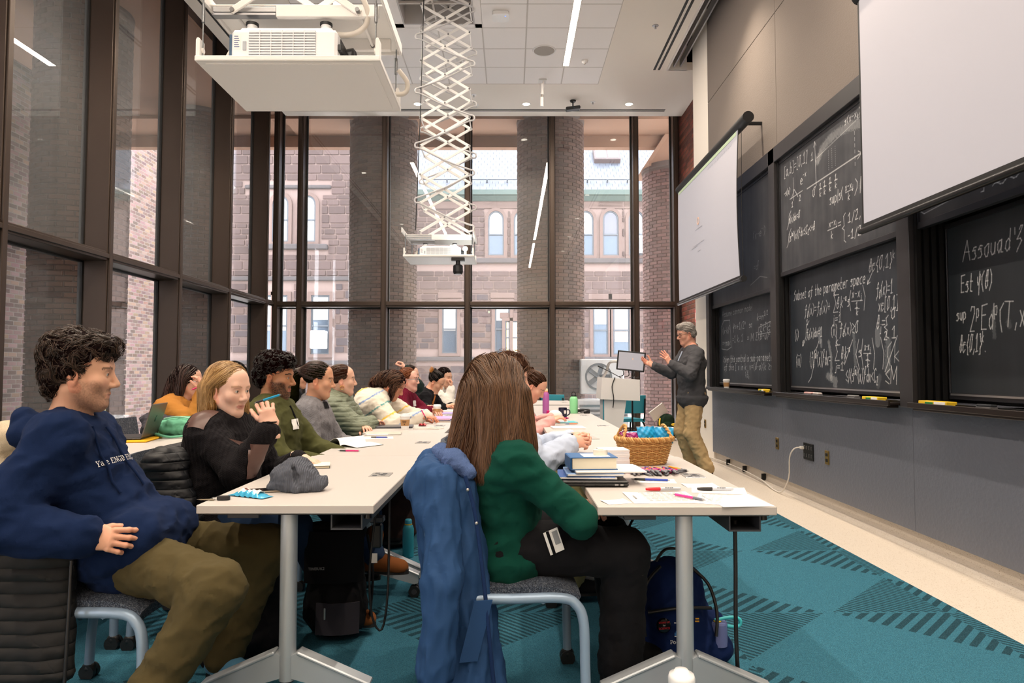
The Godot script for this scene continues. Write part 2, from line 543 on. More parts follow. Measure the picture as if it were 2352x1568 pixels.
	tan.heightmap_enabled = true; tan.heightmap_scale = 0.12; tan.heightmap_texture = weave_tex
	tan.uv1_triplanar = true; tan.uv1_world_triplanar = true; tan.uv1_scale = Vector3.ONE * 5
	for i in zs.size() - 1:
		struct("acoustic_panel", MB.new().bx(2.69, 2.94, 3.44, 4.85, zs[i] + 0.003, zs[i + 1] - 0.003, 0.003), tan, wr)
		struct("acoustic_panel", MB.new().bx(2.69, 2.94, 4.856, 6.25, zs[i] + 0.003, zs[i + 1] - 0.003, 0.003), tan, wr)
	# brick return by the end windows
	struct("wall_brick", MB.new().bx(3.12, 3.4, 0, 6.75, -12.6, -10.0), brick_mat("room_brick", rgb(118, 62, 48), rgb(96, 70, 60)))
	struct("wall_back", MB.new().bx(-4.9, 3.4, 0, 6.75, 6.0, 6.25), cream)
	struct("wall_left", MB.new().bx(-4.9, -4.3, 0, 6.75, 1.9, 6.2), cream)

	# windows: end wall and side wall, deep bronze mullions, glass at the outer edge
	var glass := mat("window_glass", Color(0.9, 0.93, 0.95, 0.05), 0.0)
	glass.transparency = BaseMaterial3D.TRANSPARENCY_ALPHA
	var n := 1
	var xs := [-4.30, -3.86, -2.32, -0.79, 0.76, 2.30, 3.04]
	for i in xs.size() - 1:
		var w := Node3D.new(); w.name = "window_%d" % n; n += 1; add_child(w); w.set_meta("kind", "structure")
		w.position = Vector3((xs[i] + xs[i + 1]) / 2, 0, -12.45)
		var hw: float = (xs[i + 1] - xs[i]) / 2
		for s in ([-1, 1] if i == xs.size() - 2 else [-1]):
			var m := MB.new().bx(s * hw - 0.05, s * hw + 0.05, 0, 6.7, -0.2, 0.06, 0.004)
			m.bx(s * hw - 0.032, s * hw + 0.032, 0, 6.7, 0.06, 0.085, 0.004)
			part(w, "mullion", m, bronze)
		var h := MB.new().bx(-hw + 0.05, hw - 0.05, 2.37, 2.47, -0.2, 0.06, 0.004).bx(-hw + 0.05, hw - 0.05, 2.395, 2.445, 0.06, 0.08, 0.004)
		part(w, "transom", h, bronze)
		part(w, "sill", MB.new().bx(-hw + 0.05, hw - 0.05, 0, 0.15, -0.2, 0.06, 0.004), bronze)
		part(w, "head", MB.new().bx(-hw + 0.05, hw - 0.05, 6.5, 6.7, -0.2, 0.05, 0.004), bronze)
		for yy in [[0.15, 2.37], [2.47, 6.5]]:
			part(w, "pane", MB.new().bx(-hw + 0.05, hw - 0.05, yy[0], yy[1], -0.17, -0.16), glass)
			var bead := MB.new()
			for s in [-1, 1]: bead.bx(s * (hw - 0.06) - 0.012, s * (hw - 0.06) + 0.012, yy[0], yy[1], -0.19, -0.14)
			bead.bx(-hw + 0.05, hw - 0.05, yy[0], yy[0] + 0.02, -0.19, -0.14).bx(-hw + 0.05, hw - 0.05, yy[1] - 0.02, yy[1], -0.19, -0.14)
			part(w, "glazing_bead", bead, slot)
	var zz := [-12.4, -12.0, -10.42, -8.86, -7.3, -5.76, -4.22, -2.68, -1.14, 0.4, 1.92]
	for i in zz.size() - 1:
		var w := Node3D.new(); w.name = "window_%d" % n; n += 1; add_child(w); w.set_meta("kind", "structure")
		w.position = Vector3(-4.36, 0, (zz[i] + zz[i + 1]) / 2)
		var hw: float = (zz[i + 1] - zz[i]) / 2
		var m := MB.new()
		m.bx(-0.26, 0.05, 0, 6.7, hw - 0.045, hw + 0.045, 0.004).bx(0.05, 0.07, 0, 6.7, hw - 0.03, hw + 0.03, 0.004)
		part(w, "mullion", m, bronze)
		part(w, "transom", MB.new().bx(-0.26, 0.05, 2.38, 2.48, -hw + 0.045, hw - 0.045, 0.004).bx(0.05, 0.068, 2.405, 2.455, -hw + 0.03, hw - 0.03, 0.004), bronze)
		part(w, "sill", MB.new().bx(-0.26, 0.05, 0, 0.15, -hw + 0.045, hw - 0.045, 0.004), bronze)
		part(w, "head", MB.new().bx(-0.26, 0.05, 6.5, 6.7, -hw + 0.045, hw - 0.045, 0.004), bronze)
		for yy in [[0.15, 2.38], [2.48, 6.5]]:
			part(w, "pane", MB.new().bx(-0.23, -0.22, yy[0], yy[1], -hw + 0.045, hw - 0.045), glass)
			var bead := MB.new()
			for s in [-1, 1]: bead.bx(-0.25, -0.2, yy[0], yy[1], s * (hw - 0.055) - 0.012, s * (hw - 0.055) + 0.012)
			bead.bx(-0.25, -0.2, yy[0], yy[0] + 0.02, -hw + 0.045, hw - 0.045).bx(-0.25, -0.2, yy[1] - 0.02, yy[1], -hw + 0.045, hw - 0.045)
			part(w, "glazing_bead", bead, slot)

# ---------------------------------------------------------------- outside the windows
func arch_poly(w: float, h: float, arch: bool, k := 10) -> PackedVector2Array:
	var p := PackedVector2Array([Vector2(-w / 2, 0), Vector2(w / 2, 0)])
	if arch:
		for i in k + 1:
			var a := PI * i / k
			p.append(Vector2(w / 2 * cos(a), h - w / 2 + w / 2 * sin(a) * 1.12))
	else:
		p.append(Vector2(w / 2, h)); p.append(Vector2(-w / 2, h))
	return p

func ring_prism(m: MB, po: PackedVector2Array, grow: float, d: float, xf: Transform3D) -> void:
	var outer: PackedVector2Array = Geometry2D.offset_polygon(po, grow, Geometry2D.JOIN_MITER)[0]
	var n := po.size()
	var ou := PackedVector2Array()
	for p in po:   # nearest outer point in the same direction keeps the two rings in step
		var best := 0; var bd := 1e9
		for j in outer.size():
			var q := outer[j].distance_to(p)
			if q < bd: bd = q; best = j
		ou.append(outer[best])
	for i in n:
		var a := po[i]; var b := po[(i + 1) % n]; var c := ou[(i + 1) % n]; var e := ou[i]
		if Geometry2D.is_polygon_clockwise(po):
			var t := a; a = b; b = t; t = c; c = e; e = t
		m.quad(xf * Vector3(e.x, e.y, d), xf * Vector3(c.x, c.y, d), xf * Vector3(b.x, b.y, d), xf * Vector3(a.x, a.y, d))
		m.quad(xf * Vector3(e.x, e.y, 0), xf * Vector3(c.x, c.y, 0), xf * Vector3(c.x, c.y, d), xf * Vector3(e.x, e.y, d))
		m.quad(xf * Vector3(a.x, a.y, d), xf * Vector3(b.x, b.y, d), xf * Vector3(b.x, b.y, 0), xf * Vector3(a.x, a.y, 0))

func stone_window(b: Node3D, x: float, y: float, z: float, w: float, h: float, arch: bool, blind: float, blind_c: Color, lit := false) -> void:
	var xf := Transform3D(Basis.IDENTITY, Vector3(x, y, z))
	var po := arch_poly(w, h, arch)
	var fr := MB.new()
	ring_prism(fr, po, 0.13, 0.10, xf)
	var win := part(b, "window", fr, mat("brownstone_trim", rgb(96, 79, 73), 0.85))
	var inn: PackedVector2Array = Geometry2D.offset_polygon(po, -0.05)[0]
	var sash := MB.new()
	ring_prism(sash, inn, 0.05, 0.06, xf * Transform3D(Basis.IDENTITY, Vector3(0, 0, 0.0)))
	sash.box(Vector3(x, y + h * 0.48, z + 0.05), Vector3(w * 0.9, 0.06, 0.05))
	part(win, "sash", sash, mat("sash_dark", rgb(70, 76, 82), 0.5))
	part(win, "pane", MB.new().prism(inn, 0.02, xf * Transform3D(Basis.IDENTITY, Vector3(0, 0, 0.012))), mat("far_glass", rgb(72, 84, 96), 0.12, 0.3))
	if blind > 0:
		var bp := PackedVector2Array()
		var lo := h * (1.0 - blind)
		for p in inn:
			bp.append(Vector2(p.x * 0.95, maxf(p.y * 0.99, lo)))
		var bm := mat("blind_%s" % blind_c.to_html(), blind_c, 0.9)
		if lit:
			bm.emission_enabled = true; bm.emission = rgb(255, 214, 150); bm.emission_energy_multiplier = 0.5
		part(win, "lit_window_blind" if lit else "blind", MB.new().prism(bp, 0.012, xf * Transform3D(Basis.IDENTITY, Vector3(0, 0, 0.034))), bm)

func stones(b: Node3D, x0: float, x1: float, y0: float, y1: float, z: float, holes: Array, sd: int, most: int) -> int:
	var g := RandomNumberGenerator.new(); g.seed = sd
	var ms := []
	for k in 3: ms.append(MB.new().box(Vector3.ZERO, Vector3.ONE, 0.03).mesh())
	var cs := []
	for c in [rgb(76, 61, 58), rgb(68, 55, 53), rgb(84, 68, 62), rgb(64, 55, 56), rgb(88, 72, 67)]:
		cs.append(mat("stone_%s" % c.to_html(), c, 0.9))
	var xs := []; var cols := []
	var y := y0
	var cnt := 0
	var list := []
	while y < y1:
		var h: float = [0.19, 0.27, 0.33, 0.36, 0.24][g.randi() % 5]
		var x := x0 - g.randf() * 0.4
		while x < x1:
			var w := g.randf_range(0.38, 0.85)
			var a := maxf(x, x0); var e := minf(x + w, x1)
			x += w
			for hole in holes:
				var r: Rect2 = hole
				if y + h > r.position.y and y < r.end.y and e > r.position.x and a < r.end.x:
					if a < r.position.x: e = minf(e, r.position.x)
					elif e > r.end.x: a = maxf(a, r.end.x)
					else: e = a
			if e - a < 0.1: continue
			list.append([Vector3((a + e) / 2, y + h / 2, z), Vector3(e - a - 0.055, h - 0.055, 0.08)])
		y += h
	for q in list:
		var d: Vector3 = q[0]
		var seen := d.y > 0.9 and d.y < 10.6
		if cnt < most and seen:
			var o := part(b, "stone_block", ms[g.randi() % 3], cs[g.randi() % 5])
			o.transform = Transform3D(Basis.from_scale(q[1]), q[0])
			cnt += 1
		else:
			xs.append(Transform3D(Basis.from_scale(q[1]), q[0])); cols.append(rgb(75, 61, 58).srgb_to_linear() * g.randf_range(0.8, 1.2))
	if xs.size():
		var m := mat("stone_far", Color.WHITE, 0.9); m.vertex_color_use_as_albedo = true
		stuff(b, "stone_courses", ms[0], m, xs, cols)
	return cnt

func outside() -> void:
	var mortar := mat("pink_mortar", rgb(123, 106, 100), 0.95)
	var trim := mat("brownstone_trim", rgb(96, 79, 73), 0.85)
	struct("ground_paving", MB.new().bx(-40, 40, -1.4, -0.6, -60, 20), mat("paving", rgb(222, 218, 212), 0.9))
	# brownstone building across the yard
	var b := thing("brownstone_building", "brownstone building with arched windows, slate roof and stone gable across the yard", "building", Vector3.ZERO)
	var zf := -28.5
	part(b, "wall", MB.new().bx(-5.3, 14, -0.6, 8.35, zf - 0.4, zf), mortar)
	part(b, "gable_wall", MB.new().bx(-16, -5.35, -0.6, 15, -26.4, -26.0), mortar)
	part(b, "gable_side", MB.new().bx(-5.7, -5.35, -0.6, 15, -29, -26.0), trim)
	var holes := []
	# [x, y, w, h, arch, blind share, lit]
	var pale := rgb(150, 150, 148)
	for q in [[-0.62, 6.05, 0.66, 1.85, true, 0.52, pale], [0.46, 6.05, 0.66, 1.85, true, 0.5, pale], [3.15, 6.05, 0.66, 1.85, true, 0.5, pale], [4.2, 6.05, 0.66, 1.85, true, 0.55, rgb(100, 102, 110)], [5.28, 6.05, 0.66, 1.85, true, 0.5, rgb(120, 120, 120)],
			[-2.55, 1.95, 0.62, 2.1, false, 0.55, pale], [-0.35, 1.95, 0.62, 2.1, false, 0.35, pale], [3.75, 1.9, 0.62, 2.1, false, 0.4, pale], [4.62, 1.9, 0.7, 2.1, false, 0.75, rgb(140, 132, 128)], [1.4, 1.95, 0.62, 2.1, false, 0.4, pale]]:
		stone_window(b, q[0], q[1], zf, q[2], q[3], q[4], q[5], q[6])
		holes.append(Rect2(q[0] - q[2] / 2 - 0.15, q[1] - 0.1, q[2] + 0.3, q[3] + 0.35))
	stone_window(b, 0.05, 1.95, zf, 0.56, 1.35, false, 1.0, rgb(245, 205, 150), true)
	holes.append(Rect2(-0.4, 1.85, 0.9, 1.6))
	var ghol := []
	for q in [[-8.82, 6.15, 0.62, 1.75, true, 1.0, rgb(160, 160, 160)], [-7.78, 6.15, 0.62, 1.75, true, 1.0, rgb(160, 160, 160)], [-9.55, 9.9, 0.7, 1.2, false, 0.9, pale], [-8.75, 9.9, 0.5, 1.2, false, 0.9, pale],
			[-9.35, 1.85, 0.7, 2.25, false, 0.6, pale], [-8.75, 1.85, 0.5, 2.25, false, 0.6, pale], [-7.25, 1.85, 0.7, 2.25, false, 0.42, pale]]:
		stone_window(b, q[0], q[1], -26.0, q[2], q[3], q[4], q[5], q[6])
		ghol.append(Rect2(q[0] - q[2] / 2 - 0.2, q[1] - 0.12, q[2] + 0.4, q[3] + 0.4))
	# string courses and sills
	for q in [[-5.3, 14.0, 5.72, 0.2, zf, 0.18], [-5.3, 14.0, 1.62, 0.18, zf, 0.16], [-16.0, -5.3, 4.65, 0.16, -26.0, 0.15], [-16.0, -5.3, 1.45, 0.16, -26.0, 0.15], [-10.0, -7.0, 5.85, 0.2, -26.0, 0.2], [-10.2, -6.9, 8.2, 0.14, -26.0, 0.12]]:
		part(b, "string_course", MB.new().bx(q[0], q[1], q[2], q[2] + q[3], q[4] - 0.02, q[4] + q[5], 0.03), mat("course_grey", rgb(69, 64, 64), 0.9))
	for q in holes: part(b, "lintel", MB.new().bx(q.position.x - 0.05, q.end.x + 0.05, q.end.y - 0.05, q.end.y + 0.2, zf - 0.02, zf + 0.06, 0.02), trim)
	part(b, "frieze", MB.new().bx(-5.3, 14, 8.05, 8.4, zf - 0.1, zf + 0.06), trim)
	var used := stones(b, -5.3, 7.0, -0.5, 8.05, zf + 0.01, holes + [Rect2(-5.3, 5.7, 19, 0.24), Rect2(-5.3, 1.6, 19, 0.2)], 21, 190)
	stones(b, -12.4, -5.36, -0.5, 13, -25.99, ghol + [Rect2(-16, 4.65, 11, 0.16), Rect2(-16, 1.45, 11, 0.16), Rect2(-10, 5.8, 3, 0.24), Rect2(-10.2, 8.2, 3.3, 0.14)], 22, 300 - used)
	# copper eave, slates, skylight
	var cor := MB.new()
	cor.prism(PackedVector2Array([Vector2(0, 0), Vector2(0.12, 0.02), Vector2(0.3, 0.18), Vector2(0.42, 0.22), Vector2(0.42, 0.42), Vector2(0, 0.42)]), 19.3, Transform3D(Basis(Vector3(0, 0, 1), Vector3(0, 1, 0), Vector3(-1, 0, 0)), Vector3(4.35, 8.33, zf)))
	part(b, "copper_gutter", cor, mat("verdigris", rgb(64, 79, 74), 0.7))
	var rl := Vector3(0, 4.6, -4.2)
	var rn := Vector3(0, 4.2, 4.6).normalized()
	part(b, "roof", MB.new().box(Vector3(4.35, 8.75, zf + 0.25) + rl / 2 - rn * 0.08, Vector3(19.3, 0.1, rl.length()), 0.0, Basis(Vector3.RIGHT, rn, Vector3.RIGHT.cross(rn))), mat("slate_base", rgb(69, 73, 80), 0.8))
	var sm := mat("slate", Color.WHITE, 0.45); sm.vertex_color_use_as_albedo = true
	var xs := []; var cs := []
	var g := RandomNumberGenerator.new(); g.seed = 3
	var sb := Basis(Vector3.RIGHT, rn, Vector3.RIGHT.cross(rn)) * Basis(Vector3.RIGHT, 0.05)
	for r in 26:
		for q in 46:
			var c := Vector3(-4.8 + q * 0.26 + (0.13 if r % 2 else 0.0), 8.75, zf + 0.25) + rl * (r + 0.5) / 26.0
			xs.append(Transform3D(sb, c)); cs.append(rgb(82, 88, 98).srgb_to_linear() * g.randf_range(0.8, 1.15))
	stuff(b, "roof_slates", MB.new().box(Vector3.ZERO, Vector3(0.25, 0.022, 0.3)).mesh(), sm, xs, cs)
	var sk := Basis(Vector3.RIGHT, rn, Vector3.RIGHT.cross(rn))
	var sc := Vector3(4.25, 8.75, zf + 0.25) + rl * 0.42 + rn * 0.12
	var sky := part(b, "skylight", MB.new().box(sc, Vector3(1.15, 0.26, 0.95), 0.02, sk), mat("skylight_frame", rgb(86, 74, 73), 0.6))
	for s in [-1, 1]:
		part(sky, "pane", MB.new().box(sc + sk * Vector3(s * 0.27, 0.14, 0), Vector3(0.46, 0.02, 0.78), 0.0, sk), mat("skylight_glass", rgb(170, 176, 182), 0.1))
	for k in 14:
		var p := Vector3(-4.4 + k * 0.85, 8.75, zf + 0.25) + rl * 0.1 + rn * 0.09
		part(b, "snow_guard", MB.new().box(p, Vector3(0.05, 0.16, 0.1), 0.01, sk), mat("sash_dark", Color.WHITE))
	part(b, "snow_rail", MB.new().cyl(Vector3(-4.8, 8.75, zf + 0.25) + rl * 0.1 + rn * 0.15, Vector3(7.5, 8.75, zf + 0.25) + rl * 0.1 + rn * 0.15, 0.025, -1, 6), mat("sash_dark", Color.WHITE))
	# window air conditioners
	var wa := mat("appliance_white", rgb(238, 240, 242), 0.5)
	var wg := mat("grille_grey", rgb(120, 126, 132), 0.6)
	for q in [[-7.25, 2.05, -25.9, "white window air conditioner in the narrow gable window of the stone building"], [5.42, 6.15, zf + 0.1, "white air conditioner in an upper arched window beside the mullion"]]:
		var o := thing("window_air_conditioner", q[3], "air conditioner", Vector3(q[0], q[1], q[2]))
		part(o, "case", MB.new().box(Vector3(0, 0.34, 0.12), Vector3(0.56, 0.68, 0.42), 0.03), wa)
		part(o, "grille", MB.new().box(Vector3(0, 0.34, 0.34), Vector3(0.36, 0.46, 0.02), 0.005), wg)
	# brick columns, soffit above them
	var bm := mat("column_brick", Color.WHITE, 0.85); bm.vertex_color_use_as_albedo = true
	var core := mat("column_mortar", rgb(100, 86, 80), 0.95)
	var bmesh := MB.new().box(Vector3.ZERO, Vector3(0.2, 0.062, 0.08), 0.006).mesh()
	var i := 0
	var cols := [Vector3(-2.62, 0, -13.95), Vector3(0.82, 0, -13.95), Vector3(3.62, 0, -15.0), Vector3(-6.3, 0, -13.6), Vector3(-6.1, 0, -9.6), Vector3(-6.3, 0, -5.6)]
	var cl := ["round brick column outside the end windows, behind the scissor lift side", "round brick column outside the middle of the end windows", "round pinkish brick column outside the end windows by the lectern screen", "round brick column outside the corner of the side windows", "dark round brick column outside the second side window", "dark round brick column outside the first side window"]
	for p in cols:
		var r: float = 0.68 if i < 3 else 0.6
		var top: float = 6.3 if i != 2 else 5.6
		var o := thing("brick_column", cl[i], "column", p)
		part(o, "core", MB.new().lathe([Vector2(r - 0.012, -0.6), Vector2(r - 0.012, top)], Transform3D.IDENTITY, 40), core)
		var x2 := []; var c2 := []
		var nb := int(TAU * r / 0.213)
		for k in int((top + 0.6) / 0.073):
			for q in nb:
				var a := TAU * (q + (0.5 if k % 2 else 0.0)) / nb
				x2.append(Transform3D(Basis(Vector3.UP, -a + PI / 2), Vector3(cos(a) * (r - 0.035), -0.6 + k * 0.073 + 0.035, sin(a) * (r - 0.035))))
				var t := g.randf_range(0.7, 1.25)
				c2.append((rgb(112, 82, 76) if i == 2 else rgb(90, 66, 56)).srgb_to_linear() * t)
		stuff(o, "bricks", bmesh, bm, x2, c2)
		part(o, "capital", MB.new().lathe([Vector2(r - 0.02, top - 0.02), Vector2(r + 0.02, top), Vector2(r + 0.02, top + 0.1)], Transform3D.IDENTITY, 40), core)
		i += 1
	var sof := mat("soffit_brown", rgb(150, 116, 94), 0.85)
	var so := struct("roof_overhang", MB.new().bx(-9, 9, 6.35, 6.9, -14.95, -12.66).bx(-8.2, -4.66, 6.35, 6.9, -14.95, 6.2), sof)
	struct("overhang_beam", MB.new().bx(-9, 9, 6.1, 6.36, -14.95, -14.75).bx(-9, 9, 6.28, 6.36, -13.6, -13.55), sof, so)
	struct("roof_slab", MB.new().bx(-9, 9, 6.9, 7.2, -14.95, 6.4), mat("deck", Color.WHITE), so)
	struct("overhang_bracket", MB.new().prism(PackedVector2Array([Vector2(2.9, 5.65), Vector2(5.5, 5.65), Vector2(5.5, 6.9), Vector2(3.7, 6.9)]), 1.2, Transform3D(Basis.IDENTITY, Vector3(0, 0, -15.2))), sof, so)
	# brick wing of the building beyond the side windows
	var w := thing("brick_wing", "tall brick wing seen through the side windows", "building", Vector3.ZERO)
	part(w, "wall", MB.new().bx(-9.3, -9.0, -0.6, 9, -19.0, 4.0), brick_mat("wing_brick", rgb(122, 98, 88), rgb(136, 124, 116)))
	# outdoor heat pump unit beyond the glass by the lectern
	var o := thing("heat_pump", "white outdoor heat pump with round fan behind the lectern, outside the glass", "heat pump", Vector3(1.78, 0.66, -13.4))
	part(o, "stand", MB.new().bx(-0.5, 0.5, -1.26, 0, -0.25, 0.25, 0.02), wa)
	part(o, "case", MB.new().bx(-0.42, 0.42, 0.1, 0.78, -0.17, 0.17, 0.02), wa)
	var fan := part(o, "fan_ring", MB.new().lathe([Vector2(0.26, 0), Vector2(0.26, 0.03), Vector2(0.23, 0.03), Vector2(0.23, 0.0)], Transform3D(Basis(Vector3.RIGHT, PI / 2), Vector3(-0.08, 0.44, 0.17)), 28), wg)
	var fb := MB.new()
	for k in 5: fb.box(Vector3(-0.08, 0.44, 0.185) + Vector3(cos(k * TAU / 5), sin(k * TAU / 5), 0) * 0.12, Vector3(0.2, 0.09, 0.012), 0.003, Basis(Vector3(0, 0, 1), k * TAU / 5) * Basis(Vector3.RIGHT, 0.4))
	part(fan, "fan_blades", fb, wg)
	for k in 4: part(o, "louvre", MB.new().bx(-0.46, 0.46, -0.14 - k * 0.09, -0.1 - k * 0.09, 0.24, 0.27, 0.005), wg)

# ---------------------------------------------------------------- chalk writing
# strokes on a ten by ten grid: x 0..9, y 2 the base line, 9 the top, 0 below the line
const GLYPH := {
	"A": "023962 1555", "E": "59191252 1646", "M": "0209346962", "T": "0969 3932", "C": "58491813224253", "K": "1912 5915 2652",
	"a": "463626151322334446 464252", "b": "1912 163645433212", "c": "463615132242", "d": "4942 453615132243", "e": "1444453615132242", "f": "584938322110 1656",
	"h": "1912 15364542", "i": "1612 1818", "j": "36302010 3838", "k": "1912 461442", "l": "1912", "m": "1612 15263532 35465552", "n": "1612 15364542",
	"o": "361513223243454636", "p": "1610 163645433212", "r": "1612 152646", "s": "463626153534433212", "t": "29223242 1646", "u": "161322324346 4642",
	"v": "162246", "w": "1622344256", "x": "1642 4612", "y": "162346 462110", "z": "16461242", "0": "391714132243475939", "1": "173932 1252", "2": "182949471252",
	"3": "283949371535442211", "(": "39171431", ")": "19373411", "[": "39191131", "]": "19393111", "{": "4939372615343141", "}": "192928364534232111",
	"I": "594837342211", "S": "5919361252", "$": "584928174645332212", "O": "392714132243474939 1545", "Y": "1715244648 3930", "=": "1656 1454", "+": "3733 1555", "-": "1545",
	"L": "581654 1352", "G": "185614 1352", "<": "571553", ">": "175513", "N": "562615132253 1545", "|": "2921", ",": "2311", ".": "2222", "'": "2927", "/": "1149",
}

func dab(im: Image, a: Vector2, b: Vector2, r: float, k: float, c := Color(0.86, 0.86, 0.86)) -> void:
	var W := im.get_width(); var H := im.get_height()
	var x0 := maxi(0, int(minf(a.x, b.x) - r - 1)); var x1 := mini(W - 1, int(maxf(a.x, b.x) + r + 2))
	var y0 := maxi(0, int(minf(a.y, b.y) - r - 1)); var y1 := mini(H - 1, int(maxf(a.y, b.y) + r + 2))
	var d := b - a
	var l2 := maxf(d.length_squared(), 1e-6)
	for y in range(y0, y1 + 1):
		for x in range(x0, x1 + 1):
			var p := Vector2(x, y) - a
			var t := clampf(p.dot(d) / l2, 0, 1)
			var q := (p - d * t).length()
			if q < r + 0.7:
				var w := clampf((r + 0.7 - q) / 1.4, 0, 1) * k * RNG.randf_range(0.6, 1.0)
				im.set_pixel(x, y, im.get_pixel(x, y).lerp(c, w))

func chalk(im: Image, ppm: float, text: String, s: float, h: float, size: float, k := 0.85, slant := 0.12, wide := 1.0, upto := 0.0) -> float:
	if upto > s:
		wide = (upto - s) / (chalk(null, ppm, text, 0.0, h, size, k, slant, 1.0) + 0.001)
	var H := im.get_height() if im else 0
	var up := 0.0
	var sc := 1.0
	var i := 0
	while i < text.length():
		var ch := text[i]
		i += 1
		if ch == "^": up = 0.55; sc = 0.6; continue
		if ch == "_": up = -0.22; sc = 0.6; continue
		if ch == "~": up = 0.0; sc = 1.0; continue
		var z := size * sc / 7.0
		if ch == " ": s += z * 4 * wide; continue
		if not GLYPH.has(ch): continue
		var mx := 0
		var jit := RNG.randf_range(-0.02, 0.02) * size
		for st in (GLYPH[ch] as String).split(" "):
			var prev := Vector2.ZERO
			for q in range(0, st.length() - 1, 2):
				var gx := st[q].to_int(); var gy := st[q + 1].to_int()
				mx = maxi(mx, gx)
				var p := Vector2(s + (gx * wide + (gy - 2) * slant) * z, h + size * up + jit + (gy - 2) * z)
				p += Vector2(RNG.randf_range(-1, 1), RNG.randf_range(-1, 1)) * z * 0.16
				p = Vector2(p.x * ppm, H - p.y * ppm)
				if q > 0 and im: dab(im, prev, p, 0.0045 * ppm * (0.85 if sc < 1 else 1.0), k)
				prev = p
			if st.length() == 2 and im: dab(im, prev, prev + Vector2(1, 0), 0.004 * ppm, k)
		s += (mx + 1.3) * z * wide
	return s

func line(im: Image, ppm: float, pts: Array, r := 0.0045, k := 0.8) -> void:
	var H := im.get_height()
	for i in pts.size() - 1:
		dab(im, Vector2(pts[i].x * ppm, H - pts[i].y * ppm), Vector2(pts[i + 1].x * ppm, H - pts[i + 1].y * ppm), r * ppm, k)

# a soft smear of chalk dust along a path
func smear(im: Image, P: float, pts: Array, r: float, k: float) -> void:
	var H := im.get_height()
	var lo := Vector2(1e9, 1e9); var hi := -lo
	var q := []
	for p in pts:
		var v := Vector2(p.x * P, H - p.y * P)
		q.append(v); lo = lo.min(v); hi = hi.max(v)
	r *= P
	for y in range(maxi(0, int(lo.y - r)), mini(H, int(hi.y + r))):
		for x in range(maxi(0, int(lo.x - r)), mini(im.get_width(), int(hi.x + r))):
			var d := 1e9
			for i in q.size() - 1: d = minf(d, Geometry2D.get_closest_point_to_segment(Vector2(x, y), q[i], q[i + 1]).distance_to(Vector2(x, y)))
			d += r * 0.35 * fine_noise.get_noise_2d(x * 0.09, y * 0.09)
			if d < r: im.set_pixel(x, y, im.get_pixel(x, y).lerp(Color(0.8, 0.8, 0.79), k * minf(1.0, (r - d) / r * 2.2) * (0.8 + 0.3 * fine_noise.get_noise_2d(x * 0.3, y * 0.04))))

func board_image(w: float, h: float, ppm: float, base: Color, dusty: float) -> Image:
	var im := Image.create(int(w * ppm), int(h * ppm), false, Image.FORMAT_RGB8)
	var f := FastNoiseLite.new(); f.seed = int(w * 100) + int(dusty * 77); f.frequency = 0.012; f.fractal_octaves = 3
	for y in im.get_height():
		for x in im.get_width():
			var t := f.get_noise_2d(x * 1.6, y * 0.16) * 0.5 + f.get_noise_2d(x * 0.5 + 900, y * 0.5) * 0.6
			im.set_pixel(x, y, base.lerp(Color(0.62, 0.62, 0.62), clampf(dusty * (0.5 + t), 0, 1)))
	return im

func board_mat(key: String, im: Image) -> StandardMaterial3D:
	var m := mat(key, Color.WHITE, 0.55)
	m.albedo_texture = ImageTexture.create_from_image(im)
	m.texture_repeat = false
	return m

func panel(bay: Node3D, called: String, x: float, z0: float, z1: float, y0: float, y1: float, im: Image, key: String) -> void:
	var o := part(bay, called, MB.new().bx(x, x + 0.02, y0, y1, z0, z1), mat("board_edge", rgb(34, 36, 40), 0.5))
	var q := MB.new()
	q.quad(Vector3(x - 0.002, y0 + 0.012, z0 + 0.012), Vector3(x - 0.002, y0 + 0.012, z1 - 0.012), Vector3(x - 0.002, y1 - 0.012, z1 - 0.012), Vector3(x - 0.002, y1 - 0.012, z0 + 0.012))
	part(o, "writing_surface", q, board_mat(key, im))
	var fr := MB.new()
	fr.bx(x - 0.012, x + 0.03, y0 - 0.03, y0 + 0.012, z0, z1, 0.002).bx(x - 0.012, x + 0.03, y1 - 0.012, y1 + 0.02, z0, z1, 0.002)
	fr.bx(x - 0.012, x + 0.03, y0, y1, z0, z0 + 0.012, 0.002).bx(x - 0.012, x + 0.03, y0, y1, z1 - 0.012, z1, 0.002)
	part(o, "edge_frame", fr, mat("board_frame_dark", rgb(44, 44, 48), 0.4, 0.4))

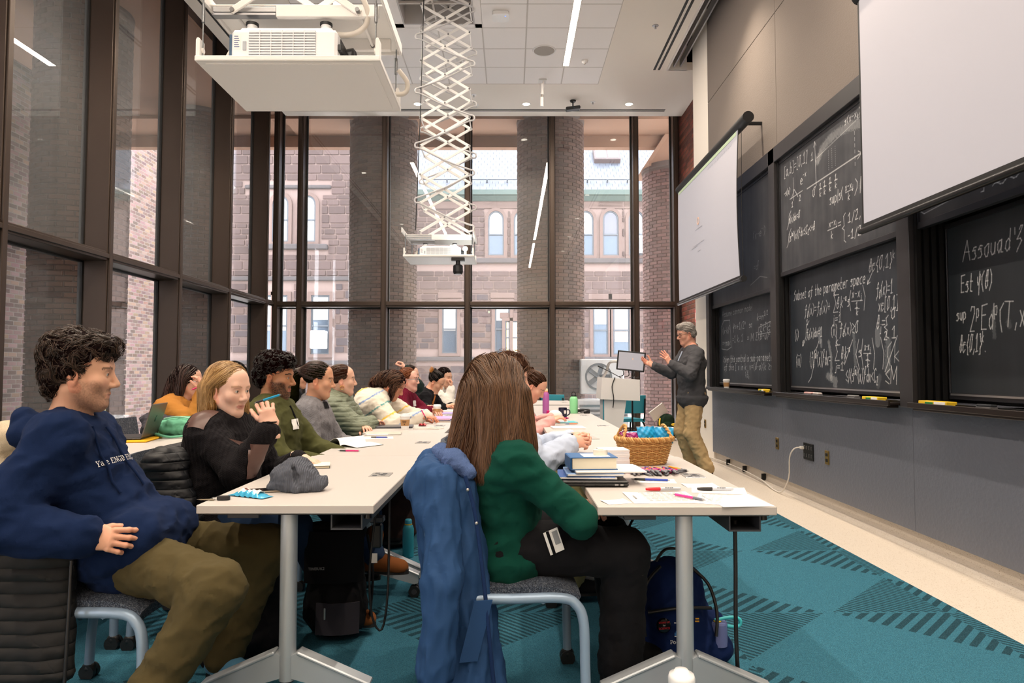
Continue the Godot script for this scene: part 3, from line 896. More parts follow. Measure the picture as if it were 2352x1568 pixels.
func board_wall() -> void:
	var P := 480.0
	var slate := rgb(34, 41, 50)
	var fr := mat("board_frame", rgb(58, 56, 58), 0.42, 0.35)
	var blk := mat("track_black", rgb(12, 12, 14), 0.5, 0.2)
	# --- middle board, lower panel
	var im2 := board_image(2.05, 1.09, P, slate, 0.1)
	for q in [[0.62, 0.42, 0.05, 0.1], [0.645, 0.37, 0.03, 0.05], [1.58, 0.36, 0.06, 0.09]]:
		var H := im2.get_height()
		dab(im2, Vector2(q[0] * P, H - q[1] * P), Vector2(q[0] * P, H - (q[1] + q[3]) * P), q[2] * P * 0.6, 0.4)
	smear(im2, P, [Vector2(0.79, 0.40), Vector2(0.83, 0.26), Vector2(0.82, 0.08)], 0.028, 0.5)
	smear(im2, P, [Vector2(0.76, 0.1), Vector2(0.9, 0.06), Vector2(0.89, 0.02)], 0.045, 0.5)
	smear(im2, P, [Vector2(1.22, 0.45), Vector2(1.24, 0.2)], 0.03, 0.35)
	smear(im2, P, [Vector2(1.72, 0.36), Vector2(1.70, 0.16)], 0.05, 0.35)
	smear(im2, P, [Vector2(1.6, 0.1), Vector2(1.57, 0.03)], 0.03, 0.25)
	chalk(im2, P, "$ubset of the parameter space", 0.07, 0.845, 0.095, 0.85, 0.15, 1.0, 1.42)
	chalk(im2, P, "ON{0,1}^k", 1.47, 0.92, 0.10, 0.85, 0.12, 1.0, 1.83)
	line(im2, P, [Vector2(1.53, 0.92), Vector2(1.45, 0.83), Vector2(1.46, 0.86), Vector2(1.45, 0.83), Vector2(1.49, 0.84)])
	chalk(im2, P, "f_O~(x)=f_0~(x)+", 0.31, 0.675, 0.10, 0.85, 0.12, 1.0, 0.83)
	chalk(im2, P, "S", 0.86, 0.655, 0.15)
	chalk(im2, P, "k", 0.89, 0.80, 0.07)
	chalk(im2, P, "j=1", 0.86, 0.565, 0.07)
	chalk(im2, P, "O_j~k^-a~s", 0.94, 0.685, 0.095, 0.85, 0.12, 1.0, 1.17)
	line(im2, P, [Vector2(1.19, 0.81), Vector2(1.165, 0.74), Vector2(1.18, 0.645)])
	line(im2, P, [Vector2(1.38, 0.83), Vector2(1.41, 0.74), Vector2(1.39, 0.63)])
	chalk(im2, P, "x-x_j", 1.2, 0.745, 0.075, 0.85, 0.12, 1.0, 1.36)
	line(im2, P, [Vector2(1.20, 0.72), Vector2(1.37, 0.71)])
	chalk(im2, P, "1", 1.26, 0.66, 0.045); line(im2, P, [Vector2(1.25, 0.655), Vector2(1.32, 0.65)]); chalk(im2, P, "k", 1.265, 0.60, 0.05)
	chalk(im2, P, "f_0~(x)=1", 1.57, 0.72, 0.10, 0.85, 0.12, 1.0, 1.8)
	chalk(im2, P, "xN[0,1]", 1.59, 0.60, 0.10, 0.85, 0.12, 1.0, 1.86)
	chalk(im2, P, "O_j~=", 1.56, 0.47, 0.10, 0.85, 0.12, 1.0, 1.69)
	line(im2, P, [Vector2(1.73, 0.56), Vector2(1.70, 0.54), Vector2(1.71, 0.49), Vector2(1.675, 0.475), Vector2(1.71, 0.45), Vector2(1.70, 0.4), Vector2(1.73, 0.39)])
	chalk(im2, P, "0", 1.76, 0.53, 0.08); chalk(im2, P, "1", 1.76, 0.39, 0.085)
	chalk(im2, P, "(i)", 0.08, 0.455, 0.10, 0.85, 0.12, 1.0, 0.17)
	chalk(im2, P, "I", 0.24, 0.42, 0.2); chalk(im2, P, "1", 0.34, 0.585, 0.05); chalk(im2, P, "0", 0.245, 0.385, 0.05)
	chalk(im2, P, "f_O~(x)dx=1", 0.34, 0.46, 0.085, 0.85, 0.1, 1.0, 0.67)
	chalk(im2, P, "(ii) f_O~(x)G0", 0.83, 0.455, 0.095, 0.85, 0.1, 1.0, 1.3)
	chalk(im2, P, "(iii)", 0.1, 0.2, 0.11, 0.85, 0.12, 1.0, 0.22)
	chalk(im2, P, "I", 0.33, 0.09, 0.33)
	chalk(im2, P, "(f_O^(a)~(x))^2~dx=", 0.4, 0.2, 0.12, 0.85, 0.1, 1.0, 0.82)
	chalk(im2, P, "S", 0.88, 0.235, 0.13); chalk(im2, P, "k", 0.91, 0.37, 0.07); chalk(im2, P, "j=1", 0.88, 0.15, 0.07)
	chalk(im2, P, "O_j~k^-a", 1.0, 0.25, 0.1, 0.85, 0.12, 1.0, 1.16)
	line(im2, P, [Vector2(1.06, 0.2), Vector2(1.2, 0.4)], 0.005)
	for q in [[1.30, 1.25, 1.30], [1.36, 1.335, 1.36], [1.50, 1.53, 1.51], [1.62, 1.66, 1.64]]:
		line(im2, P, [Vector2(q[0], 0.40), Vector2(q[1], 0.28), Vector2(q[2], 0.16)])
	chalk(im2, P, "s", 1.28, 0.26, 0.09)
	chalk(im2, P, "x-x_j", 1.38, 0.31, 0.065, 0.85, 0.12, 1.0, 1.47); line(im2, P, [Vector2(1.37, 0.285), Vector2(1.48, 0.28)])
	chalk(im2, P, "1", 1.41, 0.235, 0.04); line(im2, P, [Vector2(1.40, 0.23), Vector2(1.46, 0.225)]); chalk(im2, P, "k", 1.415, 0.175, 0.045)
	chalk(im2, P, "2", 1.66, 0.38, 0.06)
	chalk(im2, P, "(k)", 1.68, 0.21, 0.15, 0.7); line(im2, P, [Vector2(1.67, 0.14), Vector2(1.84, 0.40)], 0.005)
	chalk(im2, P, "LI(s^(a)~(x))^2~dx<C_2", 1.07, 0.06, 0.105, 0.85, 0.1, 1.0, 1.57)
	chalk(im2, P, "LM", 1.66, 0.05, 0.13, 0.85, 0.1, 1.0, 1.83)
	# --- middle board, upper panel
	var im1 := board_image(2.05, 1.11, P, rgb(46, 48, 54), 0.2)
	smear(im1, P, [Vector2(0.82, 0.88), Vector2(0.9, 0.96), Vector2(1.05, 1.0), Vector2(1.2, 1.0), Vector2(1.36, 0.985), Vector2(1.55, 0.95)], 0.05, 0.5)
	smear(im1, P, [Vector2(1.6, 1.05), Vector2(1.68, 0.95), Vector2(1.72, 1.05)], 0.05, 0.3)
	smear(im1, P, [Vector2(1.55, 0.46), Vector2(1.62, 0.58), Vector2(1.75, 0.5), Vector2(1.7, 0.4), Vector2(1.6, 0.3)], 0.05, 0.35)
	chalk(im1, P, "[a,b]=[0,1]", 0.09, 0.945, 0.1, 0.85, 0.1, 1.0, 0.62)
	chalk(im1, P, "e^-x", 0.45, 0.77, 0.09, 0.85, 0.12, 1.0, 0.59)
	line(im1, P, [Vector2(0.77, 1.07), Vector2(0.785, 0.67)], 0.005); line(im1, P, [Vector2(0.745, 1.03), Vector2(0.77, 1.07), Vector2(0.795, 1.03)])
	line(im1, P, [Vector2(0.6, 0.69), Vector2(1.56, 0.71)], 0.006); line(im1, P, [Vector2(1.51, 0.74), Vector2(1.56, 0.71), Vector2(1.5, 0.68)])
	chalk(im1, P, "1", 0.68, 0.92, 0.07)
	line(im1, P, [Vector2(0.8, 0.91), Vector2(1.55, 1.0)], 0.004, 0.6)
	for xx in [1.02, 1.08, 1.14]:
		for k in 10: line(im1, P, [Vector2(xx, 0.74 + k * 0.018), Vector2(xx + 0.004, 0.741 + k * 0.018)], 0.004, 0.6)
	for k in 6: line(im1, P, [Vector2(1.46, 0.64 + k * 0.05), Vector2(1.46, 0.665 + k * 0.05)], 0.004, 0.7)
	chalk(im1, P, "0", 0.70, 0.585, 0.08)
	for xx in [0.84, 0.92, 1.02, 1.12]:
		chalk(im1, P, "1", xx, 0.62, 0.045); line(im1, P, [Vector2(xx, 0.615), Vector2(xx + 0.05, 0.615)]); chalk(im1, P, "k", xx, 0.55, 0.05)
	chalk(im1, P, "k=", 1.6, 0.66, 0.08)
	line(im1, P, [Vector2(0.22, 0.69), Vector2(0.5, 0.70)]); line(im1, P, [Vector2(0.3, 0.88), Vector2(0.3, 0.66)])
	line(im1, P, [Vector2(0.26, 0.69), Vector2(0.32, 0.76), Vector2(0.36, 0.72), Vector2(0.4, 0.67)])
	chalk(im1, P, "-s(x)", 0.08, 0.75, 0.06, 0.85, 0.12, 1.0, 0.23); chalk(im1, P, "1", 0.25, 0.6, 0.05); chalk(im1, P, "2", 0.42, 0.62, 0.05)
	chalk(im1, P, "sup|s(", 1.02, 0.435, 0.09, 0.85, 0.1, 1.0, 1.26)
	chalk(im1, P, "x-x_j", 1.29, 0.48, 0.06, 0.85, 0.12, 1.0, 1.42); line(im1, P, [Vector2(1.30, 0.465), Vector2(1.42, 0.465)]); chalk(im1, P, "k", 1.33, 0.395, 0.055); chalk(im1, P, ")|", 1.43, 0.42, 0.11)
	chalk(im1, P, "s(x-x_k~)", 1.3, 1.02, 0.06, 0.85, 0.12, 1.0, 1.56)
	chalk(im1, P, "I", 0.12, 0.43, 0.14); chalk(im1, P, "s(x)dx=0", 0.18, 0.46, 0.07, 0.85, 0.1, 1.0, 0.44)
	chalk(im1, P, "I", 0.11, 0.25, 0.15); chalk(im1, P, "(s^(a)~(x))^2~dxLC_2~<+O", 0.17, 0.28, 0.075, 0.85, 0.1, 1.0, 0.74)
	chalk(im1, P, "x-x_j", 1.0, 0.245, 0.06, 0.85, 0.12, 1.0, 1.15); line(im1, P, [Vector2(0.98, 0.22), Vector2(1.14, 0.22)]); chalk(im1, P, "k", 1.03, 0.14, 0.06); chalk(im1, P, "=", 1.15, 0.2, 0.08)
	line(im1, P, [Vector2(1.29, 0.3), Vector2(1.26, 0.28), Vector2(1.265, 0.2), Vector2(1.235, 0.185), Vector2(1.265, 0.165), Vector2(1.26, 0.08), Vector2(1.29, 0.06)])
	chalk(im1, P, "1/2, x=k", 1.32, 0.21, 0.075, 0.85, 0.12, 1.0, 1.74); chalk(im1, P, "-1/2 x=k", 1.31, 0.075, 0.07, 0.85, 0.12, 1.0, 1.74)
	# --- far board, lower panel
	var im0 := board_image(2.07, 1.03, P, slate, 0.14)
	chalk(im0, P, "Assume common model", 0.11, 0.86, 0.075, 0.55, 0.1, 1.0, 1.23)
	line(im0, P, [Vector2(0.08, 0.74), Vector2(0.18, 0.81), Vector2(0.42, 0.8), Vector2(0.46, 0.45), Vector2(0.3, 0.42), Vector2(0.08, 0.44), Vector2(0.08, 0.74)], 0.005, 0.7)
	chalk(im0, P, "(x-k)^2", 0.12, 0.64, 0.08, 0.7, 0.12, 1.0, 0.42); chalk(im0, P, "=-max", 0.1, 0.48, 0.08, 0.7)
	chalk(im0, P, "Y=R+1/2^x", 0.53, 0.66, 0.085, 0.75, 0.12, 1.0, 1.0); chalk(im0, P, "so", 1.1, 0.66, 0.07, 0.7); chalk(im0, P, "k=n^1/2", 1.36, 0.72, 0.08, 0.75, 0.12, 1.0, 1.7)
	chalk(im0, P, "=1 k, 1", 0.5, 0.51, 0.085, 0.7, 0.12, 1.0, 0.9); chalk(im0, P, "= M S(O-u)^2~Gk", 1.03, 0.5, 0.085, 0.75, 0.12, 1.0, 1.9)
	line(im0, P, [Vector2(1.9, 0.7), Vector2(1.42, 0.64), Vector2(1.4, 0.56), Vector2(1.9, 0.57)], 0.005, 0.7); chalk(im0, P, "Sk^2~k^2~=", 1.45, 0.59, 0.08, 0.75, 0.12, 1.0, 1.85)
	chalk(im0, P, "Given this control is sub-parameter", 0.13, 0.26, 0.085, 0.7, 0.1, 1.0, 1.85)
	chalk(im0, P, "of this [ x in k  v=(O-o)(k Gn^2", 0.16, 0.16, 0.08, 0.7, 0.1, 1.0, 1.85)
	chalk(im0, P, "(O_k", 0.95, 0.07, 0.08, 0.6)
	# --- near board, lower panel and upper panel
	var im4 := board_image(2.05, 1.09, P, rgb(34, 40, 46), 0.06)
	chalk(im4, P, "Assouad'3", 0.145, 0.85, 0.125, 0.85, 0.12, 1.0, 0.65)
	chalk(im4, P, "Est Y(O)", 0.11, 0.65, 0.11, 0.9, 0.1, 1.0, 0.4)
	chalk(im4, P, "sup", 0.06, 0.475, 0.08, 0.9, 0.1, 1.0, 0.16); chalk(im4, P, "2^p~Ed^p~(T,x(O))", 0.18, 0.4, 0.15, 0.9, 0.1, 1.0, 0.85)
	smear(im4, P, [Vector2(0.40, 0.5), Vector2(0.405, 0.35)], 0.02, 0.35); smear(im4, P, [Vector2(0.52, 0.43), Vector2(0.53, 0.41)], 0.025, 0.3)
	chalk(im4, P, "ON{0,1}^k~.", 0.085, 0.265, 0.11, 0.9, 0.1, 1.0, 0.33)
	var im3 := board_image(2.05, 1.11, P, rgb(44, 42, 44), 0.12)
	line(im3, P, [Vector2(0.0, 0.3), Vector2(0.0, 0.08), Vector2(0.05, 0.05), Vector2(0.38, 0.08), Vector2(0.39, 0.2)], 0.004, 0.8)
	chalk(im3, P, "=", 0.46, 0.1, 0.1); chalk(im3, P, "2", 0.6, 0.155, 0.07); line(im3, P, [Vector2(0.58, 0.145), Vector2(0.68, 0.145)]); chalk(im3, P, "j=1", 0.58, 0.07, 0.07)
	chalk(im3, P, "|y_j~-y_i~|", 0.72, 0.13, 0.11, 0.85, 0.12, 1.0, 1.0)
	var wv := []
	for k in 30: wv.append(Vector2(0.68 + k * 0.02, 0.06 + 0.012 * sin(k * 1.3) + k * 0.001))
	line(im3, P, wv)
	var im5 := board_image(2.07, 1.22, P, rgb(44, 44, 48), 0.15)
	chalk(im5, P, "(x-e^-i~)", 1.5, 0.6, 0.09, 0.35); chalk(im5, P, "=d^2", 1.5, 0.25, 0.08, 0.3)
	line(im5, P, [Vector2(1.4, 0.1), Vector2(1.7, 0.16), Vector2(1.9, 0.12)], 0.005, 0.4)
	# --- bays
	var labs := ["chalkboard unit farthest along the wall, its upper half behind the hanging screen", "middle chalkboard unit with a graph and formulas on two sliding panels", "chalkboard unit partly behind the larger hanging screen, lower panel pulled far back", "chalkboard unit beside the camera"]
	var ims := [[im5, im0], [im1, im2], [im3, im4], [im3, im4]]
	for i in 4:
		var z0 := -9.0 + i * 2.27 + (0.02 if i else 0.0)
		var z1 := -9.0 + (i + 1) * 2.27 - 0.18
		var o := thing("chalkboard", labs[i], "chalkboard", Vector3(2.93, 0, 0))
		o.position = Vector3.ZERO
		var lx: float = [2.76, 2.76, 2.86, 2.76][i]
		part(o, "back_panel", MB.new().bx(2.91, 2.935, 0.97, 3.42, z0 - 0.02, z1 + 0.02), blk)
		panel(o, "upper_panel", 2.68, z0, z1, 2.05 if i == 0 else 2.16, 3.27, ims[i][0], "board_up_%d" % i)
		panel(o, "lower_panel", lx, z0, z1, 1.05, 2.08 if i == 0 else 2.14, ims[i][1], "board_low_%d" % i)
		for s in [z0 - 0.012, z1 + 0.012]:
			for k in 5: part(o, "sliding_track", MB.new().bx(2.66 + k * 0.05, 2.69 + k * 0.05, 0.98, 3.3, s - 0.012, s + 0.012), blk)
		part(o, "post", MB.new().bx(2.63, 2.93, 0.96, 3.44, z1 + 0.018, z1 + 0.165, 0.003), fr)
		if i == 0: part(o, "post", MB.new().bx(2.63, 2.93, 0.96, 3.44, z0 - 0.165, z0 - 0.03, 0.003), fr)
		part(o, "header", MB.new().bx(2.63, 2.93, 3.29, 3.44, z0 - 0.1, z1 + 0.16, 0.003), fr)
		part(o, "chalk_rail", MB.new().bx(lx - 0.016, lx, 1.045, 1.057, z0 + 0.02, z1 - 0.02), mat("alu", Color.WHITE))
		part(o, "sill_board", MB.new().bx(2.66, 2.92, 0.965, 1.0, z0 - 0.03, z1 + 0.03), blk)
		var ty := MB.new()
		ty.bx(2.575, 2.70, 0.972, 0.984, z0 + 0.01, z1 - 0.01, 0.002).bx(2.565, 2.58, 0.965, 1.0, z0 + 0.01, z1 - 0.01, 0.003).bx(2.58, 2.66, 0.95, 0.972, z0 + 0.05, z1 - 0.05, 0.003)
		part(o, "chalk_tray", ty, mat("tray_bronze", rgb(50, 42, 38), 0.35, 0.6))
	# --- two hanging projection screens
	var sheetm := mat("screen_white", rgb(158, 154, 158), 0.8)
	sheetm.emission_enabled = true; sheetm.emission = rgb(235, 238, 255); sheetm.emission_energy_multiplier = 0.08
	var bl := mat("screen_black", rgb(18, 18, 20), 0.6)
	var scl := ["far projection screen hanging in front of the chalkboards near the lecturer", "large projection screen cut off by the photo edge, hanging near the camera"]
	for i in 2:
		var z0: float = [-9.88, -4.69][i]
		var z1: float = z0 + 2.62
		var o := thing("projection_screen", scl[i], "screen")
		var curl := func(u: float, v: float) -> Vector3:
			var e: float = pow(absf(u * 2 - 1), 6.0) * 0.05 * sin(v * PI) * (1.0 if u > 0.5 else 0.6)
			return Vector3(2.45 - e * 0.3, 2.22 + v * 1.6, lerpf(z0, z1, u) + (0.5 - u) * 2 * e * 0.6)
		part(o, "screen_sheet", MB.new().sheet(40, 30, curl, 0.003), sheetm)
		var bd := MB.new()
		for s in [0.0, 1.0]:
			bd.sheet(1, 30, func(u: float, v: float) -> Vector3: return curl.call(s, v) + Vector3(0.001, 0, (u - 0.5) * 0.024 + (0.012 if s > 0.5 else -0.012)), 0.003)
		bd.bx(2.448, 2.452, 2.19, 2.222, z0 - 0.02, z1 + 0.02)
		part(o, "black_border", bd, bl)
		var bar := MB.new().tube([Vector3(2.45, 2.175, z0 - 0.04), Vector3(2.45, 2.175, z1 + 0.08)], 0.028, 14, true, 0.7)
		part(o, "weight_bar", bar, mat("bar_black", rgb(30, 28, 28), 0.3, 0.4))
		part(o, "end_cap", MB.new().tube([Vector3(2.45, 2.175, z1 + 0.08), Vector3(2.45, 2.175, z1 + 0.13)], 0.033, 14), bl)
		part(o, "roller_case", MB.new().tube([Vector3(2.48, 3.855, z0 - 0.05), Vector3(2.48, 3.855, z1 + 0.25)], 0.06, 18), bl)
		part(o, "top_edge", MB.new().bx(2.44, 2.46, 3.815, 3.835, z0, z1), bl)
		for z in [z0 + 0.15, z1 + 0.05]:
			part(o, "wall_bracket", MB.new().bx(2.48, 2.70, 3.84, 3.87, z - 0.02, z + 0.02, 0.004), bl)
		part(o, "tension_cord", MB.new().tube([Vector3(2.47, 3.83, z1 + 0.06), Vector3(2.47, 2.9, z1 + 0.03), Vector3(2.47, 2.2, z1 + 0.06)], 0.003, 5), bl)
		# the slide shown on it: a page head with a faint tool bar, an emblem and a line or two
		var pg := MB.new()
		if i == 0:
			pg.bx(2.446, 2.4475, 3.76, 3.80, z0 + 0.04, z1 - 0.04)
			part(o, "slide_tool_bar", pg, mat("pale_green", rgb(186, 206, 176), 0.8))
			var em := MB.new().lathe([Vector2(0.05, 0), Vector2(0.05, 0.002), Vector2(0.035, 0.002), Vector2(0.035, 0)], Transform3D(Basis(Vector3(0, 0, 1), PI / 2), Vector3(2.445, 3.16, z0 + 1.05)), 24)
			part(o, "slide_emblem", em, mat("emblem_orange", rgb(232, 190, 160), 0.8))
			var tx := MB.new()
			for q in [[3.06, 0.9, 1.22], [2.86, 0.82, 1.3], [2.84, 0.7, 1.0], [2.76, 1.0, 1.16]]: tx.bx(2.4462, 2.4472, q[0], q[0] + 0.01, z0 + q[1], z0 + q[2])
			for k in 12: tx.bx(2.4462, 2.4472, 3.70, 3.72, z0 + 1.5 + k * 0.08, z0 + 1.53 + k * 0.08)
			part(o, "slide_text", tx, mat("slide_grey", rgb(170, 170, 180), 0.8)).set_meta("kind", "stuff")
	# --- wall plates and cable
	var brass := mat("brass", rgb(176, 140, 72), 0.3, 0.9)
	var k := 0
	for q in [[2.70, 0.472, -6.94], [2.70, 0.466, -5.85]]:
		var o := thing("wall_outlet", ["brass wall outlet farther from camera on the blue-grey wall panel", "brass wall outlet nearer than the black data plate"][k], "outlet", Vector3(q[0], q[1], q[2]))
		k += 1
		part(o, "plate", MB.new().box(Vector3(-0.004, 0, 0), Vector3(0.008, 0.118, 0.072), 0.003), brass)
		for s in [-1, 1]: part(o, "socket", MB.new().box(Vector3(-0.009, s * 0.024, 0), Vector3(0.004, 0.028, 0.034), 0.002), blk)
	var o2 := thing("wall_outlet", "small brass outlet low on the white wall end behind the lecturer", "outlet", Vector3(2.712, 0.472, -9.55))
	part(o2, "plate", MB.new().box(Vector3(-0.004, 0, 0), Vector3(0.008, 0.118, 0.072), 0.003), brass)
	for s in [-1, 1]: part(o2, "socket", MB.new().box(Vector3(-0.009, s * 0.024, 0), Vector3(0.004, 0.028, 0.034), 0.002), blk)
	var dp := thing("data_plate", "black double data plate with a cable plugged in", "wall plate", Vector3(2.70, 0.473, -6.21))
	part(dp, "plate", MB.new().box(Vector3(-0.005, 0, 0), Vector3(0.01, 0.15, 0.2), 0.003), blk)
	for a in 2:
		for c in 4: part(dp, "port", MB.new().box(Vector3(-0.011, 0.035 - a * 0.07, -0.072 + c * 0.048), Vector3(0.006, 0.03, 0.03), 0.002), mat("port_grey", rgb(48, 48, 50), 0.4))
	var cb := thing("wall_cable", "white cable clipped along the base of the board wall and plugged into the data plate", "cable")
	var pts := [Vector3(2.685, 0.50, -6.3), Vector3(2.62, 0.49, -6.33), Vector3(2.60, 0.40, -6.40), Vector3(2.63, 0.2, -6.5), Vector3(2.64, 0.03, -6.7), Vector3(2.65, 0.012, -6.95), Vector3(2.70, 0.035, -7.4), Vector3(2.71, 0.05, -8.0), Vector3(2.715, 0.05, -8.6), Vector3(2.70, 0.04, -9.2), Vector3(2.69, 0.02, -9.9)]
	part(cb, "cord", MB.new().tube(smooth_pts(pts), 0.006, 7), mat("cable_white", rgb(214, 208, 200), 0.5))
	part(cb, "plug", MB.new().box(Vector3(2.672, 0.50, -6.3), Vector3(0.03, 0.025, 0.04), 0.004), mat("cable_white", Color.WHITE))
	for z in [-7.4, -8.0, -8.6]: part(cb, "clip", MB.new().bx(2.70, 2.745, 0.03, 0.10, z - 0.012, z + 0.012, 0.003), blk)
	# exit sign on the brick
	var ex := thing("exit_sign", "red EXIT sign on the brick wall behind the far screen", "sign", Vector3(3.1, 2.12, -11.2))
	part(ex, "case", MB.new().box(Vector3(0, 0, 0), Vector3(0.05, 0.22, 0.34), 0.006), mat("exit_red", rgb(225, 40, 44), 0.5))
	var em := mat("exit_letters", rgb(255, 220, 210), 0.5)
	var tm := TextMesh.new(); tm.text = "EXIT"; tm.font_size = 16; tm.pixel_size = 0.009; tm.depth = 0.004
	var t := part(ex, "lettering", tm, em); t.rotation.y = -PI / 2; t.position = Vector3(-0.028, 0, 0)
	var al := thing("fire_alarm", "dark alarm box under the exit sign", "alarm", Vector3(3.1, 1.88, -11.1))
	part(al, "case", MB.new().box(Vector3.ZERO, Vector3(0.06, 0.14, 0.12), 0.01), blk)
	part(al, "lens", MB.new().box(Vector3(-0.034, 0.03, 0), Vector3(0.012, 0.04, 0.08), 0.004), mat("exit_letters", Color.WHITE))
	# things on the chalk trays
	coffee_cup(Vector3(2.63, 0.984, -8.33), "white paper coffee cup with brown sleeve standing on the chalk tray")
	var yel := mat("chalk_box_yellow", rgb(236, 196, 40), 0.6)
	var bxl := ["crushed yellow chalk box on the tray of the far chalkboard", "yellow and green chalk box at the end of the middle tray", "open yellow chalk box on the near tray by the post"]
	k = 0
	for q in [[-7.1, 0.14], [-4.95, 0.2], [-4.22, 0.26]]:
		var b := thing("chalk_box", bxl[k], "chalk box", Vector3(2.632, 0.984, q[0]), 0.05)
		part(b, "carton", MB.new().bx(-0.035, 0.035, 0, 0.032, -q[1] / 2, q[1] / 2, 0.003), yel)
		part(b, "green_band", MB.new().bx(-0.0362, 0.0362, 0.004, 0.026, -q[1] / 4, 0.01, 0.001), mat("box_green", rgb(40, 130, 60), 0.6))
		part(b, "white_label", MB.new().bx(-0.0364, -0.0355, 0.006, 0.03, 0.02, q[1] / 2 - 0.01), white_mat())
		k += 1
	var erl := ["grey felt eraser beside the middle chalk box", "pinkish felt eraser in the middle of the tray", "felt eraser stacked against the pinkish one", "dark felt eraser on the near tray"]
	k = 0
	for q in [[-5.25, 0.0], [-6.02, 0.1], [-5.86, -0.08], [-3.78, 0.0]]:
		var b := thing("eraser", erl[k], "eraser", Vector3(2.63, 0.984, q[0]), q[1])
		part(b, "felt", MB.new().bx(-0.024, 0.024, 0, 0.02, -0.06, 0.06, 0.004), mat("felt_grey", rgb(88, 86, 88), 0.95))
		part(b, "grip", MB.new().bx(-0.02, 0.02, 0.02, 0.034, -0.058, 0.058, 0.004), mat("grip_%d" % k, [rgb(120, 120, 122), rgb(206, 160, 160), rgb(200, 190, 188), rgb(40, 44, 50)][k], 0.7))
		k += 1
	for q in 14:
		var p := Vector3(2.60 + RNG.randf() * 0.07, 0.989, [-8.5, -8.2, -8.1, -6.55, -6.4, -6.2, -6.1, -5.6, -5.5, -3.98, -3.9, -3.85, -3.7, -3.66][q])
		var d := Vector3(RNG.randf_range(-0.3, 0.3), 0, 1).normalized() * RNG.randf_range(0.015, 0.04)
		one("chalk_stick", MB.new().tube([p - d, p + d], 0.005, 8), white_mat(), "short stick of white chalk lying in the chalk tray", "chalk", "chalk sticks in the trays")

func white_mat() -> StandardMaterial3D:
	return mat("paper_white", rgb(244, 242, 240), 0.8)

# ---------------------------------------------------------------- lifts, projectors and small ceiling fittings
func flat_bar(m: MB, a: Vector3, b: Vector3, w: float, t: float) -> void:
	var d := (b - a)
	var bs := Basis(d.normalized(), Vector3(0, 0, 1).cross(d.normalized()), Vector3(0, 0, 1))
	m.box((a + b) / 2, Vector3(d.length() + w * 0.6, w, t), t * 0.3, bs)

func scissor(o: Node3D, x: float, z0: float, z1: float, ybot: float, ytop: float, n: int, hw: float) -> void:
	var wm := mat("lift_white", rgb(240, 238, 236), 0.45)
	var dark := mat("bolt", rgb(120, 120, 122), 0.35, 0.8)
	var h := (ytop - ybot) / n
	for z in [z0, z1]:
		for i in n:
			var y := ybot + i * h
			for s in [-1, 1]:
				var m := MB.new()
				flat_bar(m, Vector3(x - s * hw, y, z + s * 0.008), Vector3(x + s * hw, y + h, z + s * 0.008), 0.034, 0.012)
				part(o, "scissor_arm", m, wm)
			var pv := MB.new()
			for p in [Vector3(x, y + h / 2, z), Vector3(x - hw, y, z), Vector3(x + hw, y, z)]: pv.cyl(p - Vector3(0, 0, 0.022), p + Vector3(0, 0, 0.022), 0.011, -1, 8)
			part(o, "pivot_bolt", pv, dark)
	for i in n + 1:
		for s in [-1, 1]:
			var y := ybot + i * h
			part(o, "cross_rod", MB.new().cyl(Vector3(x + s * hw, y, z0), Vector3(x + s * hw, y, z1), 0.008, -1, 8), wm)

func lift_cable(o: Node3D, x: float, z: float, ybot: float, ytop: float, n: int, hw: float) -> void:
	var h := (ytop - ybot) / n
	var pts := []
	for i in n + 1:
		var s := 1 if i % 2 == 0 else -1
		var y := ybot + i * h
		pts.append(Vector3(x + s * (hw - 0.02), y - 0.05, z))
		pts.append(Vector3(x + s * (hw + 0.055), y - 0.03, z))
		pts.append(Vector3(x + s * (hw + 0.055), y + 0.02, z))
		pts.append(Vector3(x + s * (hw - 0.02), y + 0.045, z))
		if i < n: pts.append(Vector3(x, y + h / 2 - 0.02, z))
	part(o, "looped_cable", MB.new().tube(smooth_pts(pts, 3), 0.011, 6), mat("cable_grey", rgb(196, 194, 196), 0.5))

